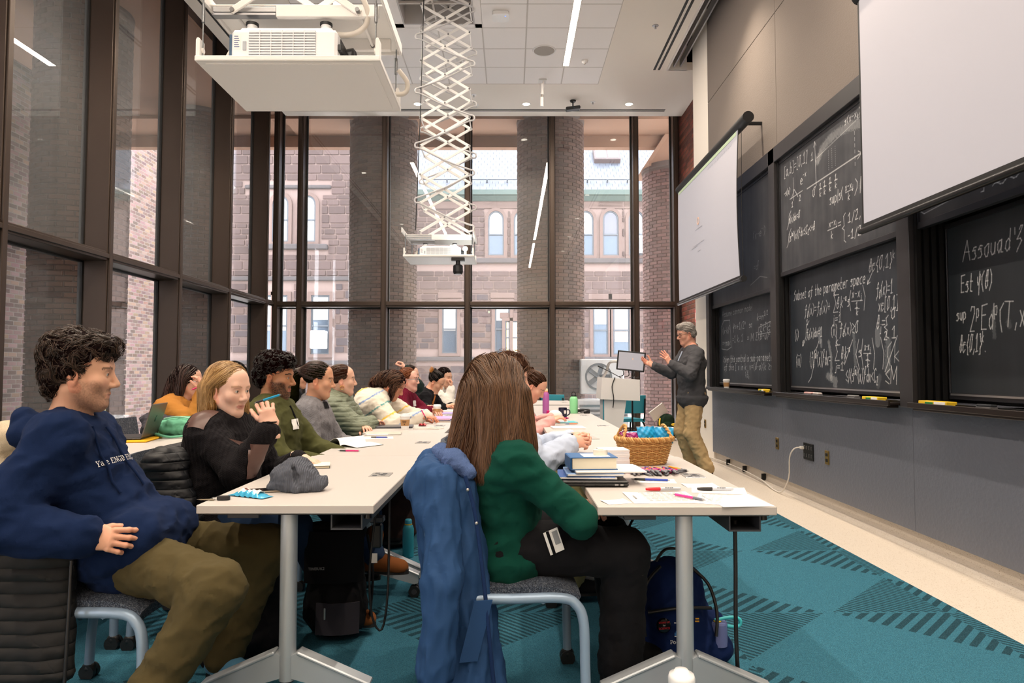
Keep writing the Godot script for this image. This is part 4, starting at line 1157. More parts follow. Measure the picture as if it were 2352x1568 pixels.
func projector_tray(at: Vector3, label: String, w: float, d: float, y: float, pan: float) -> Node3D:
	var wm := mat("lift_white", Color.WHITE)
	var o := thing("projector_lift", label, "projector lift", at)
	# lower tray with a turned-up lip, uprights and hanging wires
	part(o, "tray_floor", MB.new().bx(-w / 2, w / 2, y, y + 0.006, -d / 2, d / 2, 0.002), wm)
	var lip := MB.new()
	lip.bx(-w / 2, w / 2, y, y + 0.026, d / 2 - 0.008, d / 2, 0.003).bx(-w / 2, w / 2, y, y + 0.026, -d / 2, -d / 2 + 0.008, 0.003)
	for s in [-1, 1]: lip.bx(s * w / 2 - 0.004, s * w / 2 + 0.004, y, y + 0.026, -d / 2, d / 2, 0.003)
	part(o, "tray_lip", lip, wm)
	part(o, "inset_panel", MB.new().bx(-w / 2 + 0.035, w / 2 - 0.035, y - 0.003, y + 0.001, -d / 2 + 0.03, d / 2 - 0.03), wm)
	var steel := mat("wire_steel", rgb(150, 154, 158), 0.3, 0.9)
	for sx in [-1, 1]:
		for sz in [-1, 1]:
			var px: float = sx * (w / 2 - 0.009); var pz: float = sz * (d / 2 - 0.03)
			part(o, "upright", MB.new().prism(PackedVector2Array([Vector2(-0.009, 0), Vector2(0.009, 0), Vector2(0.009, 0.1), Vector2(0.004, 0.108), Vector2(-0.004, 0.108), Vector2(-0.009, 0.098)]), 0.05, Transform3D(Basis.IDENTITY, Vector3(px, y + 0.004, pz))), wm)
			var wire := part(o, "hanging_wire", MB.new().cyl(Vector3(px - sx * 0.012, y + 0.02, pz), Vector3(px - sx * 0.012, pan + 0.02, pz), 0.0035, -1, 6), steel)
			part(wire, "turnbuckle", MB.new().cyl(Vector3(px - sx * 0.012, pan - 0.12, pz), Vector3(px - sx * 0.012, pan - 0.03, pz), 0.008, -1, 8), steel)
			part(wire, "wire_nut", MB.new().cyl(Vector3(px - sx * 0.018, y + 0.06, pz), Vector3(px + sx * 0.006, y + 0.06, pz), 0.013, -1, 8), wm)
	# upper pan that the scissors carry
	var pn := MB.new().bx(-w / 2, w / 2, pan + 0.02, pan + 0.028, -d / 2, d / 2 - 0.14, 0.002)
	for s in [-1, 1]:
		pn.bx(s * w / 2 - 0.006, s * w / 2 + 0.006, pan, pan + 0.06, -d / 2, d / 2 + 0.12, 0.003)
	pn.bx(-w / 2, w / 2, pan, pan + 0.06, -d / 2, -d / 2 + 0.01, 0.003)
	part(o, "carriage_pan", pn, wm)
	for z in [d / 2 - 0.14, -d / 2 + 0.14]:
		part(o, "slide_rail", MB.new().bx(-w / 2 + 0.02, -0.1, pan - 0.015, pan + 0.01, z - 0.012, z + 0.012, 0.002).bx(-w / 2 + 0.02, -0.1, pan - 0.035, pan - 0.025, z - 0.02, z + 0.02), mat("alu", Color.WHITE))
		part(o, "channel_bar", MB.new().bx(-0.1, w / 2 - 0.03, pan - 0.04, pan + 0.02, z - 0.014, z + 0.014, 0.003), wm)
	return o

func projector(at: Vector3, label: String, w: float, d: float) -> void:
	var wm := mat("projector_white", rgb(238, 240, 244), 0.4)
	var gm := mat("projector_grille", rgb(176, 182, 190), 0.5)
	var dk := mat("projector_dark", rgb(26, 28, 32), 0.4)
	var o := thing("projector", label, "projector", at)
	part(o, "body", MB.new().bx(-w / 2, w / 2, 0, 0.125, -d / 2, d / 2, 0.012), wm)
	part(o, "top_cover", MB.new().bx(-w / 2 + 0.02, w / 2 - 0.03, 0.125, 0.148, -d / 2 + 0.02, d / 2 - 0.04, 0.01), wm)
	part(o, "grille_recess", MB.new().bx(-w / 2 + 0.085, w / 2 - 0.1, 0.006, 0.118, d / 2 - 0.002, d / 2 + 0.002), gm)
	for k in 11: part(o, "grille_slat", MB.new().bx(-w / 2 + 0.085, w / 2 - 0.1, 0.009 + k * 0.01, 0.014 + k * 0.01, d / 2, d / 2 + 0.008, 0.001), wm)
	for k in 5:
		var x := -w / 2 + 0.085 + (k + 1) * (w - 0.185) / 6
		part(o, "grille_rib", MB.new().bx(x - 0.0015, x + 0.0015, 0.008, 0.118, d / 2, d / 2 + 0.009), wm)
	part(o, "end_panel", MB.new().bx(-w / 2 - 0.018, -w / 2, 0.004, 0.115, -d / 2 + 0.05, d / 2 - 0.02, 0.004), mat("panel_blue", rgb(62, 92, 122), 0.5))
	var st := part(o, "info_sticker", MB.new().bx(-w / 2 + 0.01, -w / 2 + 0.047, 0.05, 0.106, d / 2, d / 2 + 0.0012), mat("paper_white", rgb(244, 242, 240), 0.8))
	var lines := MB.new()
	for k in 6: lines.bx(-w / 2 + 0.015, -w / 2 + 0.04 - (k % 3) * 0.003, 0.056 + k * 0.008, 0.0585 + k * 0.008, d / 2 + 0.001, d / 2 + 0.0018)
	part(st, "fine_print", lines, mat("ink_blue", rgb(60, 76, 140), 0.8))
	part(o, "latch", MB.new().bx(-w / 2 + 0.056, -w / 2 + 0.072, 0.044, 0.078, d / 2 - 0.001, d / 2 + 0.004, 0.001), gm)
	for s in [-1, 1]:
		var f := part(o, "foot", MB.new().lathe([Vector2(0.036, 0.14), Vector2(0.032, 0.158), Vector2(0.024, 0.165), Vector2(0.024, 0.176), Vector2(0, 0.176)], Transform3D(Basis.IDENTITY, Vector3(s * w * 0.36 - 0.01, 0.0, d * 0.2)), 20), wm)
		part(f, "rubber_pad", MB.new().lathe([Vector2(0.024, 0.176), Vector2(0.03, 0.178), Vector2(0.03, 0.186), Vector2(0, 0.188)], Transform3D(Basis.IDENTITY, Vector3(s * w * 0.36 - 0.01, 0.0, d * 0.2)), 20), dk)
	part(o, "side_vent", MB.new().bx(w / 2, w / 2 + 0.004, 0.02, 0.11, -d / 2 + 0.06, d / 2 - 0.06, 0.001), dk)
	for k in 4: part(o, "connector", MB.new().box(Vector3(w / 2 + 0.01, 0.06, -d / 2 + 0.1 + k * 0.07), Vector3(0.02, 0.025, 0.04), 0.003), dk)
	var cb := smooth_pts([Vector3(-w / 2 - 0.01, 0.05, 0.05), Vector3(-w / 2 - 0.05, 0.09, 0.03), Vector3(-w / 2 - 0.05, 0.05, 0.08), Vector3(-w / 2 - 0.04, 0.012, 0.1)])
	part(o, "white_hose", MB.new().tube(cb, 0.012, 8), mat("cable_white", Color.WHITE))
	part(o, "lens", MB.new().lathe([Vector2(0.05, 0), Vector2(0.055, 0.04), Vector2(0.045, 0.05), Vector2(0, 0.03)], Transform3D(Basis(Vector3(0, 0, 1), -PI / 2), Vector3(w / 2, 0.06, d * 0.05 - 0.02)), 20), dk)

func ceiling_things() -> void:
	var wm := mat("lift_white", rgb(240, 238, 236), 0.45)
	# near projector on its lowered lift
	var o := projector_tray(Vector3(-1.035, 0, -3.41), "large white projector tray with suspension wires hanging from the ceiling close to the camera", 0.85, 0.62, 2.635, 2.95)
	scissor(o, 0.0, 0.195, -0.17, 2.93, CEIL + 0.35, 8, 0.3)
	var hose := smooth_pts([Vector3(0.15, 2.855, 0.12), Vector3(0.26, 2.845, 0.14), Vector3(0.33, 2.88, 0.16), Vector3(0.34, 2.95, 0.18), Vector3(0.30, 3.02, 0.19), Vector3(0.2, 3.08, 0.19)], 6)
	part(o, "cable_hose", MB.new().tube(hose, 0.013, 10), mat("cable_white", rgb(214, 208, 200), 0.5))
	part(o, "cable_hose", MB.new().tube(smooth_pts([Vector3(0.38, 2.69, -0.2), Vector3(0.46, 2.70, -0.22), Vector3(0.475, 2.76, -0.22), Vector3(0.43, 2.82, -0.2)], 6), 0.013, 10), mat("cable_white", Color.WHITE))
	projector(Vector3(-1.07, 2.655, -3.33), "white projector with slatted grille on the tray nearest the camera", 0.5, 0.34)
	get_child(get_child_count() - 1).scale = Vector3(1, 1.28, 1)
	# far projector on a fully let-down scissor lift
	o = projector_tray(Vector3(-0.87, 0, -8.48), "white scissor lift let down from a square ceiling well, far over the tables", 0.85, 0.62, 2.58, 2.85)
	scissor(o, 0.06, 0.2, -0.2, 2.9, CEIL + 0.6, 10, 0.3)
	lift_cable(o, 0.06, 0.225, 2.95, CEIL + 0.5, 10, 0.3)
	lift_cable(o, 0.06, -0.225, 2.95 + 0.36, CEIL + 0.5, 9, 0.3)
	part(o, "black_cord", MB.new().tube([Vector3(-0.19, CEIL + 0.6, 0.22), Vector3(-0.24, 4.3, 0.23), Vector3(-0.29, 2.92, 0.22)], 0.006, 6), mat("cord_black", rgb(22, 22, 24), 0.5))
	projector(Vector3(-0.86, 2.586, -8.42), "smaller-looking white projector on the far scissor lift", 0.5, 0.34)
	var lamp := mat("projector_beam", rgb(235, 255, 225), 0.4)
	lamp.emission_enabled = true; lamp.emission = rgb(225, 255, 215); lamp.emission_energy_multiplier = 3.0
	var lz := thing("projector_lamp", "small glowing lens beside the far projector", "projector lens", Vector3(-0.55, 2.68, -8.2))
	part(lz, "lamp_lens", MB.new().ball(Vector3.ZERO, Vector3(0.03, 0.03, 0.03)), lamp)
	part(lz, "bracket", MB.new().bx(-0.015, 0.015, -0.094, -0.03, -0.01, 0.01, 0.002), wm)
	var ll := OmniLight3D.new(); ll.name = "lens_lamp"; ll.light_energy = 0.02; ll.light_size = 0.02; ll.shadow_enabled = true; ll.omni_range = 20; lz.add_child(ll)
	var dk := mat("projector_dark", Color.WHITE)
	var c := thing("tracking_camera", "black camera clamped under the far projector tray", "camera", Vector3(-0.66, 2.577, -8.25))
	part(c, "mount", MB.new().bx(-0.06, 0.1, -0.04, 0.0, -0.04, 0.04, 0.004), dk)
	part(c, "neck", MB.new().lathe([Vector2(0.028, -0.09), Vector2(0.028, -0.04)], Transform3D(Basis.IDENTITY, Vector3(0.02, 0, 0)), 14), dk)
	part(c, "head", MB.new().lathe([Vector2(0, -0.2), Vector2(0.05, -0.2), Vector2(0.062, -0.17), Vector2(0.06, -0.1), Vector2(0.045, -0.085), Vector2(0, -0.085)], Transform3D(Basis.IDENTITY, Vector3(0.02, 0, 0)), 20), dk)
	# ceiling fittings
	var grey := mat("speaker_grey", rgb(170, 162, 154), 0.8)
	var sp := thing("ceiling_speaker", "round grey speaker grille let into a ceiling tile", "speaker", Vector3(0.485, CEIL, -9.72))
	part(sp, "grille", MB.new().lathe([Vector2(0, -0.012), Vector2(0.14, -0.01), Vector2(0.15, -0.004)], Transform3D.IDENTITY, 32), grey)
	part(sp, "rim", MB.new().lathe([Vector2(0.15, -0.006), Vector2(0.165, -0.012), Vector2(0.172, 0.004)], Transform3D.IDENTITY, 32), wm)
	var ap := thing("access_point", "white rounded wireless access point with a blue light on the ceiling", "access point", Vector3(-0.13, CEIL, -8.72))
	part(ap, "shell", MB.new().prism(rect_round(0.22, 0.22, 0.05), 0.045, Transform3D(Basis(Vector3.RIGHT, PI / 2), Vector3(0, -0.024, 0))), wm)
	var bl := mat("status_blue", rgb(60, 110, 255), 0.4); bl.emission_enabled = true; bl.emission = rgb(60, 110, 255); bl.emission_energy_multiplier = 2.0
	part(ap, "status_light", MB.new().ball(Vector3(0.06, -0.048, 0.05), Vector3(0.006, 0.004, 0.006), Basis.IDENTITY, 8, 6), bl)
	var k := 0
	for p in [[1.11, -10.05, 0.052], [-0.75, -10.0, 0.07]]:
		var sm := thing("smoke_detector", ["small white smoke detector on the tile beside the long strip light", "white smoke detector behind the scissor lift"][k], "detector", Vector3(p[0], CEIL, p[1])); k += 1
		part(sm, "dome", MB.new().lathe([Vector2(0, -0.04), Vector2(p[2] * 0.5, -0.038), Vector2(p[2] * 0.9, -0.02), Vector2(p[2], 0.006)], Transform3D.IDENTITY, 20, true), wm)
		part(sm, "sensor", MB.new().lathe([Vector2(0, -0.05), Vector2(p[2] * 0.25, -0.048), Vector2(p[2] * 0.3, -0.036)], Transform3D.IDENTITY, 12), grey)
	var mic := thing("ceiling_microphone", "white stubby tube fixture hanging from a ceiling tile", "ceiling fixture", Vector3(0.5, CEIL, -10.75))
	part(mic, "base", MB.new().box(Vector3(0.01, -0.006, 0), Vector3(0.13, 0.014, 0.13), 0.004), wm)
	part(mic, "stem", MB.new().cyl(Vector3(0.02, 0, 0), Vector3(0.02, -0.12, 0), 0.014, -1, 10), wm)
	part(mic, "upper_tube", MB.new().cyl(Vector3(0, -0.05, 0), Vector3(0, -0.23, 0), 0.03, -1, 16), wm)
	part(mic, "lower_tube", MB.new().cyl(Vector3(-0.005, -0.27, 0), Vector3(-0.005, -0.42, 0), 0.032, -1, 16), wm)
	part(mic, "joint", MB.new().cyl(Vector3(0, -0.22, 0), Vector3(0, -0.28, 0), 0.016, -1, 10), grey)
	var cam := thing("ceiling_camera", "flat black camera on a short stem hanging under the ceiling near the end windows", "camera", Vector3(1.07, CEIL, -11.55))
	part(cam, "base", MB.new().lathe([Vector2(0, -0.03), Vector2(0.045, -0.025), Vector2(0.055, 0.002)], Transform3D.IDENTITY, 18), dk)
	part(cam, "stem", MB.new().cyl(Vector3.ZERO, Vector3(0, -0.11, 0), 0.012, -1, 8), dk)
	part(cam, "body", MB.new().prism(rect_round(0.25, 0.055, 0.02), 0.1, Transform3D(Basis(Vector3(0, 0, 1), 0.12), Vector3(0, -0.14, 0))), dk)
	part(cam, "lens", MB.new().lathe([Vector2(0.018, 0), Vector2(0.018, 0.012), Vector2(0, 0.006)], Transform3D(Basis(Vector3.RIGHT, PI / 2), Vector3(0.01, -0.145, 0.05)), 14), mat("far_glass", Color.WHITE))
	k = 0
	for p in [[1.95, -9.0, "chrome sprinkler head in the plaster ceiling near the slot grilles"], [1.42, -11.6, "small white sprinkler cap between the two end downlights"], [-0.62, -11.3, "small sprinkler cap beside the scissor lift"], [-0.6, -11.75, "tiny sprinkler pin near the end slot"]]:
		var s := thing("sprinkler", p[2], "sprinkler", Vector3(p[0], CEIL, p[1]))
		part(s, "plate", MB.new().lathe([Vector2(0, -0.008), Vector2(0.04, -0.006), Vector2(0.045, 0.002)], Transform3D.IDENTITY, 16), wm if k else mat("alu", Color.WHITE))
		part(s, "nozzle", MB.new().lathe([Vector2(0, -0.045), Vector2(0.016, -0.04), Vector2(0.008, -0.03), Vector2(0.01, -0.006)], Transform3D.IDENTITY, 10), mat("alu", Color.WHITE))
		k += 1

# ---------------------------------------------------------------- tables and chairs
func make_table(label: String, group: String) -> Node3D:
	var o := thing("conference_table", label, "table", Vector3.ZERO, 0.0, group)
	var W := 0.61; var D := 1.365
	part(o, "tabletop", MB.new().bx(-W / 2, W / 2, 0.711, 0.741, -D / 2, D / 2, 0.0025), mat("laminate_white", rgb(188, 182, 178), 0.42))
	part(o, "underside", MB.new().bx(-W / 2 + 0.02, W / 2 - 0.02, 0.704, 0.711, -D / 2 + 0.02, D / 2 - 0.02), mat("under_dark", rgb(50, 48, 48), 0.7))
	var leg := mat("leg_silver", rgb(176, 182, 188), 0.38, 0.35)
	var dk := mat("tray_dark", rgb(62, 64, 70), 0.5, 0.3)
	for s in [1, -1]:
		var z: float = s * (D / 2 - 0.05)
		var l := part(o, "leg_column", MB.new().cyl(Vector3(0, 0.135, z), Vector3(0, 0.705, z), 0.029, -1, 24), leg)
		part(l, "column_end", MB.new().cyl(Vector3(0, 0.128, z), Vector3(0, 0.135, z), 0.024, -1, 16), dk)
		for sx in [1, -1]:
			var d := Vector3(sx * 0.285, 0, 0)
			var n := d.normalized()
			var po := PackedVector2Array([Vector2(0.02, 0.145), Vector2(0.02, 0.222), Vector2(0.035, 0.23), Vector2(0.285, 0.122), Vector2(0.285, 0.082), Vector2(0.265, 0.076)])
			var bs := Basis(n, Vector3.UP, n.cross(Vector3.UP))
			var m := MB.new()
			m.prism(po, 0.045, Transform3D(bs, Vector3(0, 0, z)))
			var cap := Vector3(0, 0, z) + bs * Vector3(0.165, 0.178, 0)
			m.box(cap, Vector3(0.275, 0.012, 0.056), 0.004, bs * Basis(Vector3(0, 0, 1), -0.407))
			part(o, "foot", m, leg)
			var w := Vector3(0, 0, z) + d - n * 0.02
			var ca := part(o, "caster", MB.new().tube([w + Vector3(0, 0.038, 0) - bs.z * 0.028, w + Vector3(0, 0.038, 0) - bs.z * 0.006], 0.03, 14).tube([w + Vector3(0, 0.038, 0) + bs.z * 0.006, w + Vector3(0, 0.038, 0) + bs.z * 0.028], 0.03, 14).cyl(w + Vector3(0, 0.03, 0), w + Vector3(0, 0.08, 0), 0.01, -1, 8), mat("caster_black", rgb(20, 20, 22), 0.45))
			part(ca, "hub", MB.new().tube([w + Vector3(0, 0.038, 0) - bs.z * 0.03, w + Vector3(0, 0.038, 0) + bs.z * 0.03], 0.014, 10), dk)
	var tr := MB.new()
	tr.bx(0.15, 0.155, 0.655, 0.705, -D / 2 + 0.03, D / 2 - 0.03).bx(0.255, 0.26, 0.655, 0.705, -D / 2 + 0.03, D / 2 - 0.03).bx(0.15, 0.26, 0.65, 0.656, -D / 2 + 0.03, D / 2 - 0.03)
	part(o, "cable_tray", tr, dk)
	part(o, "tilt_rail", MB.new().bx(-0.25, 0.10, 0.682, 0.704, D / 2 - 0.2, D / 2 - 0.14, 0.003), dk)
	part(o, "flip_bracket", MB.new().bx(-0.21, -0.1, 0.69, 0.704, D / 2 - 0.06, D / 2 - 0.03, 0.002), dk)
	part(o, "knob", MB.new().lathe([Vector2(0, 0.685), Vector2(0.014, 0.687), Vector2(0.012, 0.705)], Transform3D(Basis.IDENTITY, Vector3(0.275, 0, D / 2 - 0.05)), 12), mat("caster_black", Color.WHITE))
	var pw := part(o, "power_module", MB.new().bx(0.155, 0.245, 0.7405, 0.744, -0.055, 0.055, 0.0012), mat("alu_plate", rgb(176, 174, 172), 0.35, 0.6))
	var slots := MB.new()
	for q in [[-0.03, 0.035], [-0.03, -0.035], [0.0, 0.0], [0.02, 0.02], [0.02, -0.02]]: slots.box(Vector3(0.2 + q[0] * 0.7, 0.744, q[1]), Vector3(0.02, 0.001, 0.024))
	part(pw, "socket_slots", slots, dk)
	return o

func make_chair(label: String, at: Vector3, turn: float, shell := false) -> Node3D:
	# sits on the floor at its origin and faces local +x
	var o := thing("chair", label, "chair", at, turn)
	var tw := mat("tweed", rgb(92, 100, 112), 0.95)
	if tw.albedo_texture == null and not shell:
		tw.albedo_color = Color.WHITE
		tw.albedo_texture = noise_tex(0.35, 256, 2, FastNoiseLite.TYPE_VALUE, [[0.0, rgb(14, 18, 26)], [0.45, rgb(40, 48, 62)], [0.6, rgb(74, 84, 100)], [1.0, rgb(170, 166, 160)]])
		tw.uv1_triplanar = true; tw.uv1_scale = Vector3.ONE * 5
	var tube := mat("tube_blue_grey", rgb(150, 172, 196), 0.35, 0.25)
	if shell: tube = mat("tube_black", rgb(30, 30, 32), 0.4, 0.3)
	var seat := MB.new().sheet(14, 10, func(u: float, v: float) -> Vector3:
		var x := lerpf(-0.23, 0.25, u)
		var z := lerpf(0.235, -0.235, v)
		var dip := 0.006 - 0.035 * pow(maxf(0.0, (u - 0.72) / 0.28), 2.0) - 0.012 * pow(absf(v * 2 - 1), 6.0)
		return Vector3(x, 0.47 + dip, z), 0.05)
	part(o, "seat", seat, mat("seat_teal", rgb(38, 138, 158), 0.6) if shell else tw)
	for s in [1, -1]:
		var pts := [Vector3(-0.2, 0.43, s * 0.235), Vector3(0.0, 0.425, s * 0.235), Vector3(0.18, 0.425, s * 0.235), Vector3(0.235, 0.40, s * 0.237), Vector3(0.258, 0.34, s * 0.24), Vector3(0.262, 0.2, s * 0.242), Vector3(0.265, 0.014 if shell else 0.06, s * 0.245)]
		part(o, "leg", MB.new().tube(smooth_pts(pts, 5), 0.014 if shell else 0.0175, 14), tube)
		part(o, "leg", MB.new().tube(smooth_pts([Vector3(-0.14, 0.43, s * 0.225), Vector3(-0.2, 0.36, s * 0.235), Vector3(-0.23, 0.2, s * 0.24), Vector3(-0.24, 0.014 if shell else 0.06, s * 0.242)], 5), 0.014 if shell else 0.0175, 14), tube)
		if not shell:
			for x in [0.265, -0.24]:
				var ca := part(o, "caster", MB.new().tube([Vector3(x, 0.03, s * 0.245 - 0.022), Vector3(x, 0.03, s * 0.245 - 0.003)], 0.03, 14).tube([Vector3(x, 0.03, s * 0.245 + 0.003), Vector3(x, 0.03, s * 0.245 + 0.022)], 0.03, 14), mat("caster_black", Color.WHITE))
				part(ca, "hood", MB.new().ball(Vector3(x, 0.045, s * 0.245), Vector3(0.028, 0.024, 0.024), Basis.IDENTITY, 12, 8), mat("caster_black", Color.WHITE))
		part(o, "back_post", MB.new().tube(smooth_pts([Vector3(-0.18, 0.43, s * 0.2), Vector3(-0.25, 0.47, s * 0.2), Vector3(-0.27, 0.6, s * 0.2), Vector3(-0.3, 0.78, s * 0.19)], 4), 0.013, 10), tube)
	part(o, "cross_bar", MB.new().cyl(Vector3(0.12, 0.415, -0.23), Vector3(0.12, 0.415, 0.23), 0.012, -1, 8), tube)
	var back := MB.new().sheet(10, 8, func(u: float, v: float) -> Vector3: return Vector3(-0.29 - 0.04 * (1.0 - v) * -0.5 - 0.03 * v + 0.03 * pow(absf(u * 2 - 1), 2.0), 0.56 + 0.27 * v, lerpf(-0.21, 0.21, u)), 0.02)
	part(o, "backrest", back, mat("seat_teal", Color.WHITE) if shell else tw)
	return o

func tables() -> void:
	var t0 := make_table("white conference table at the near end of the middle row, with beanie, phone and keys", "conference tables in rows")
	t0.position = Vector3(-0.775, 0, -3.05)
	var labs := ["white conference table in the middle row under the open lined notebook", "white conference table in the middle row under the tablet and paper cup", "white conference table in the middle row under the pastel folders", "white conference table at the far end of the middle row"]
	for k in 4: copy(t0, labs[k], Vector3([-0.765, -0.80, -0.84, -0.88][k], 0, -3.05 - 1.37 * (k + 1)))
	labs = ["white conference table nearest the board wall with basket, papers and markers", "white conference table in the board-side row under the folded hands", "white conference table in the board-side row under the notebooks and mug", "white conference table in the board-side row under the two bottles", "white conference table ending the board-side row near the lectern"]
	for k in 5: copy(t0, labs[k], Vector3([0.60, 0.578, 0.575, 0.57, 0.55][k], 0, -3.022 - 1.37 * k))
	copy(t0, "white conference table set apart behind the bottles, by the teal chair", Vector3(0.60, 0, -10.15))
	labs = ["white window-side table with laptop and green backpack", "white window-side table in front of the mustard sweater", "white window-side table behind the ponytail", "white window-side table farthest from camera", "white window-side table hidden behind the navy hoodie"]
	for k in 5: copy(t0, labs[k], Vector3(-2.27, 0, [-4.42, -5.79, -7.16, -8.53, -3.05][k]))
	# chairs
	var c0 := make_chair("tweed chair with pale blue tube legs under the man in the navy hoodie", Vector3(-1.42, 0, -2.47), -0.05)
	copy(c0, "tweed chair with pale blue tube legs and black casters, draped with the blue raincoat", Vector3(-0.02, 0, -2.6), 0.05)
	copy(c0, "tweed chair under the blonde woman, black puffer coat on its back", Vector3(-1.40, 0, -3.24))
	var seats := [["chair under the man in the olive fleece", -1.42, -4.02], ["chair under the woman with the ponytail", -1.42, -4.78], ["chair under the woman in the sage puffer", -1.42, -5.55], ["chair under the woman in the striped sweater", -1.42, -6.3], ["chair under the woman in maroon", -1.42, -7.25], ["chair under the person with the raised hand", -1.55, -8.05], ["chair under the person with the claw clip", -1.3, -8.62], ["chair under the person in white at the far end", -1.25, -9.3], ["chair under the woman in mustard", -2.76, -5.35], ["chair under the person in navy behind the blonde woman", -2.76, -6.25], ["chair under the person in the black jacket", -2.72, -7.75], ["chair under the man in the pale blue shirt", -0.06, -3.76], ["chair under the young woman in pink", -0.06, -5.95]]
	for q in seats: copy(c0, "tweed " + q[0], Vector3(q[1], 0, q[2]))
	make_chair("teal chair with black legs behind the green bottle", Vector3(0.75, 0, -11.1), 1.2, true)
	make_chair("teal chair with black legs half hidden behind the lectern", Vector3(1.78, 0, -10.7), 1.9, true)
	# lectern with monitor
	var o := thing("lectern", "white lectern with slanting foot and gooseneck microphone near the end windows", "lectern", Vector3(1.44, 0, -9.3))
	var wl := mat("lectern_white", rgb(232, 228, 226), 0.5)
	part(o, "head_box", MB.new().prism(PackedVector2Array([Vector2(-0.25, 0.83), Vector2(0.27, 0.81), Vector2(0.27, 1.09), Vector2(-0.23, 1.12)]), 0.5), wl)
	part(o, "pedestal", MB.new().prism(PackedVector2Array([Vector2(-0.2, 0.03), Vector2(-0.02, 0.03), Vector2(0.10, 0.84), Vector2(-0.2, 0.84)]), 0.42), wl)
	part(o, "base", MB.new().bx(-0.26, 0.22, 0, 0.03, -0.28, 0.28, 0.006), wl)
	part(o, "edge_strip", MB.new().bx(-0.215, -0.2, 0.03, 0.83, 0.2, 0.215, 0.002), mat("seat_teal", Color.WHITE))
	part(o, "post", MB.new().bx(0.235, 0.255, 0.0, 0.82, -0.2, -0.17), mat("tube_black", rgb(30, 30, 32), 0.4, 0.3))
	part(o, "microphone", MB.new().tube(smooth_pts([Vector3(0.05, 1.11, 0.1), Vector3(-0.12, 1.2, 0.12), Vector3(-0.27, 1.27, 0.14)]), [0.005, 0.005, 0.005, 0.005, 0.005, 0.005, 0.006, 0.008, 0.008], 8), mat("caster_black", Color.WHITE))
	part(o, "hanging_cable", MB.new().tube(smooth_pts([Vector3(-0.06, 1.12, 0.26), Vector3(-0.1, 1.0, 0.262), Vector3(-0.08, 0.85, 0.265), Vector3(-0.09, 0.72, 0.26)]), 0.006, 6), mat("cord_black", Color.WHITE))
	var arm := MB.new().tube(smooth_pts([Vector3(-0.19, 1.11, 0.0), Vector3(-0.14, 1.2, 0.02), Vector3(-0.11, 1.3, 0.04), Vector3(-0.06, 1.33, 0.08), Vector3(0.08, 1.33, 0.12)]), 0.018, 8)
	part(o, "monitor_arm", arm, mat("alu_plate", Color.WHITE))
	var mo := thing("monitor", "monitor with a white page on an arm over the lectern", "monitor", Vector3(1.60, 1.335, -9.08), -0.15)
	mo.rotation.z = -0.1
	part(mo, "case", MB.new().box(Vector3.ZERO, Vector3(0.37, 0.26, 0.03), 0.006), mat("screen_black", Color.WHITE))
	part(mo, "screen", MB.new().box(Vector3(0, 0, 0.0155), Vector3(0.33, 0.222, 0.001)), mat("screen_white", Color.WHITE))
	part(mo, "page_mark", MB.new().box(Vector3(0.02, 0.03, 0.0165), Vector3(0.012, 0.02, 0.001)), mat("emblem_orange", Color.WHITE))
	for k in 4: part(mo, "cable_plug", MB.new().tube(smooth_pts([Vector3(-0.1 + k * 0.07, -0.11, -0.02), Vector3(-0.08 + k * 0.07, -0.19, 0), Vector3(-0.14 + k * 0.07, -0.22, -0.03)]), 0.006, 6), mat("cord_black", Color.WHITE))

# ---------------------------------------------------------------- things on the tables
const TOP := 0.741
func coffee_cup(at: Vector3, label: String, printed := false) -> void:
	var o := thing("coffee_cup", label, "cup", at)
	part(o, "cup", MB.new().lathe([Vector2(0, 0), Vector2(0.028, 0), Vector2(0.04, 0.105), Vector2(0.038, 0.105)], Transform3D.IDENTITY, 28), white_mat())
	part(o, "lid", MB.new().lathe([Vector2(0.0425, 0.1), Vector2(0.043, 0.108), Vector2(0.039, 0.111), Vector2(0.037, 0.122), Vector2(0.034, 0.122), Vector2(0, 0.117)], Transform3D.IDENTITY, 28), mat("lid_white", rgb(248, 248, 250), 0.35))
	var s := part(o, "sleeve", MB.new().lathe([Vector2(0.0322, 0.03), Vector2(0.0378, 0.08)], Transform3D.IDENTITY, 28), mat("kraft", rgb(186, 142, 96), 0.9))
	if printed:
		var m := MB.new()
		for k in 8: m.box(Vector3(-0.014 + k * 0.004, 0.066, 0.0375 - 0.0022 * pow((k - 3.5) / 2.5, 2)), Vector3(0.0022, 0.008, 0.002))
		m.box(Vector3(0, 0.056, 0.0362), Vector3(0.028, 0.0025, 0.001)).box(Vector3(0, 0.043, 0.0345), Vector3(0.008, 0.006, 0.002))
		part(s, "print", m, mat("print_brown", rgb(80, 60, 44), 0.9))

func notebook(label: String, at: Vector3, turn: float, w: float, d: float, h: float, c: Color, page := rgb(244, 242, 238)) -> Node3D:
	var o := thing("notebook", label, "notebook", at, turn)
	part(o, "cover", MB.new().bx(-w / 2, w / 2, 0, 0.002, -d / 2, d / 2).bx(-w / 2, w / 2, h - 0.0015, h, -d / 2, d / 2).bx(-w / 2 - 0.001, -w / 2 + 0.001, 0, h, -d / 2, d / 2), mat("cover_" + c.to_html(false), c, 0.6))
	part(o, "pages", MB.new().bx(-w / 2 + 0.002, w / 2 - 0.003, 0.002, h - 0.0015, -d / 2 + 0.003, d / 2 - 0.003), mat("page_" + page.to_html(false), page, 0.9))
	return o

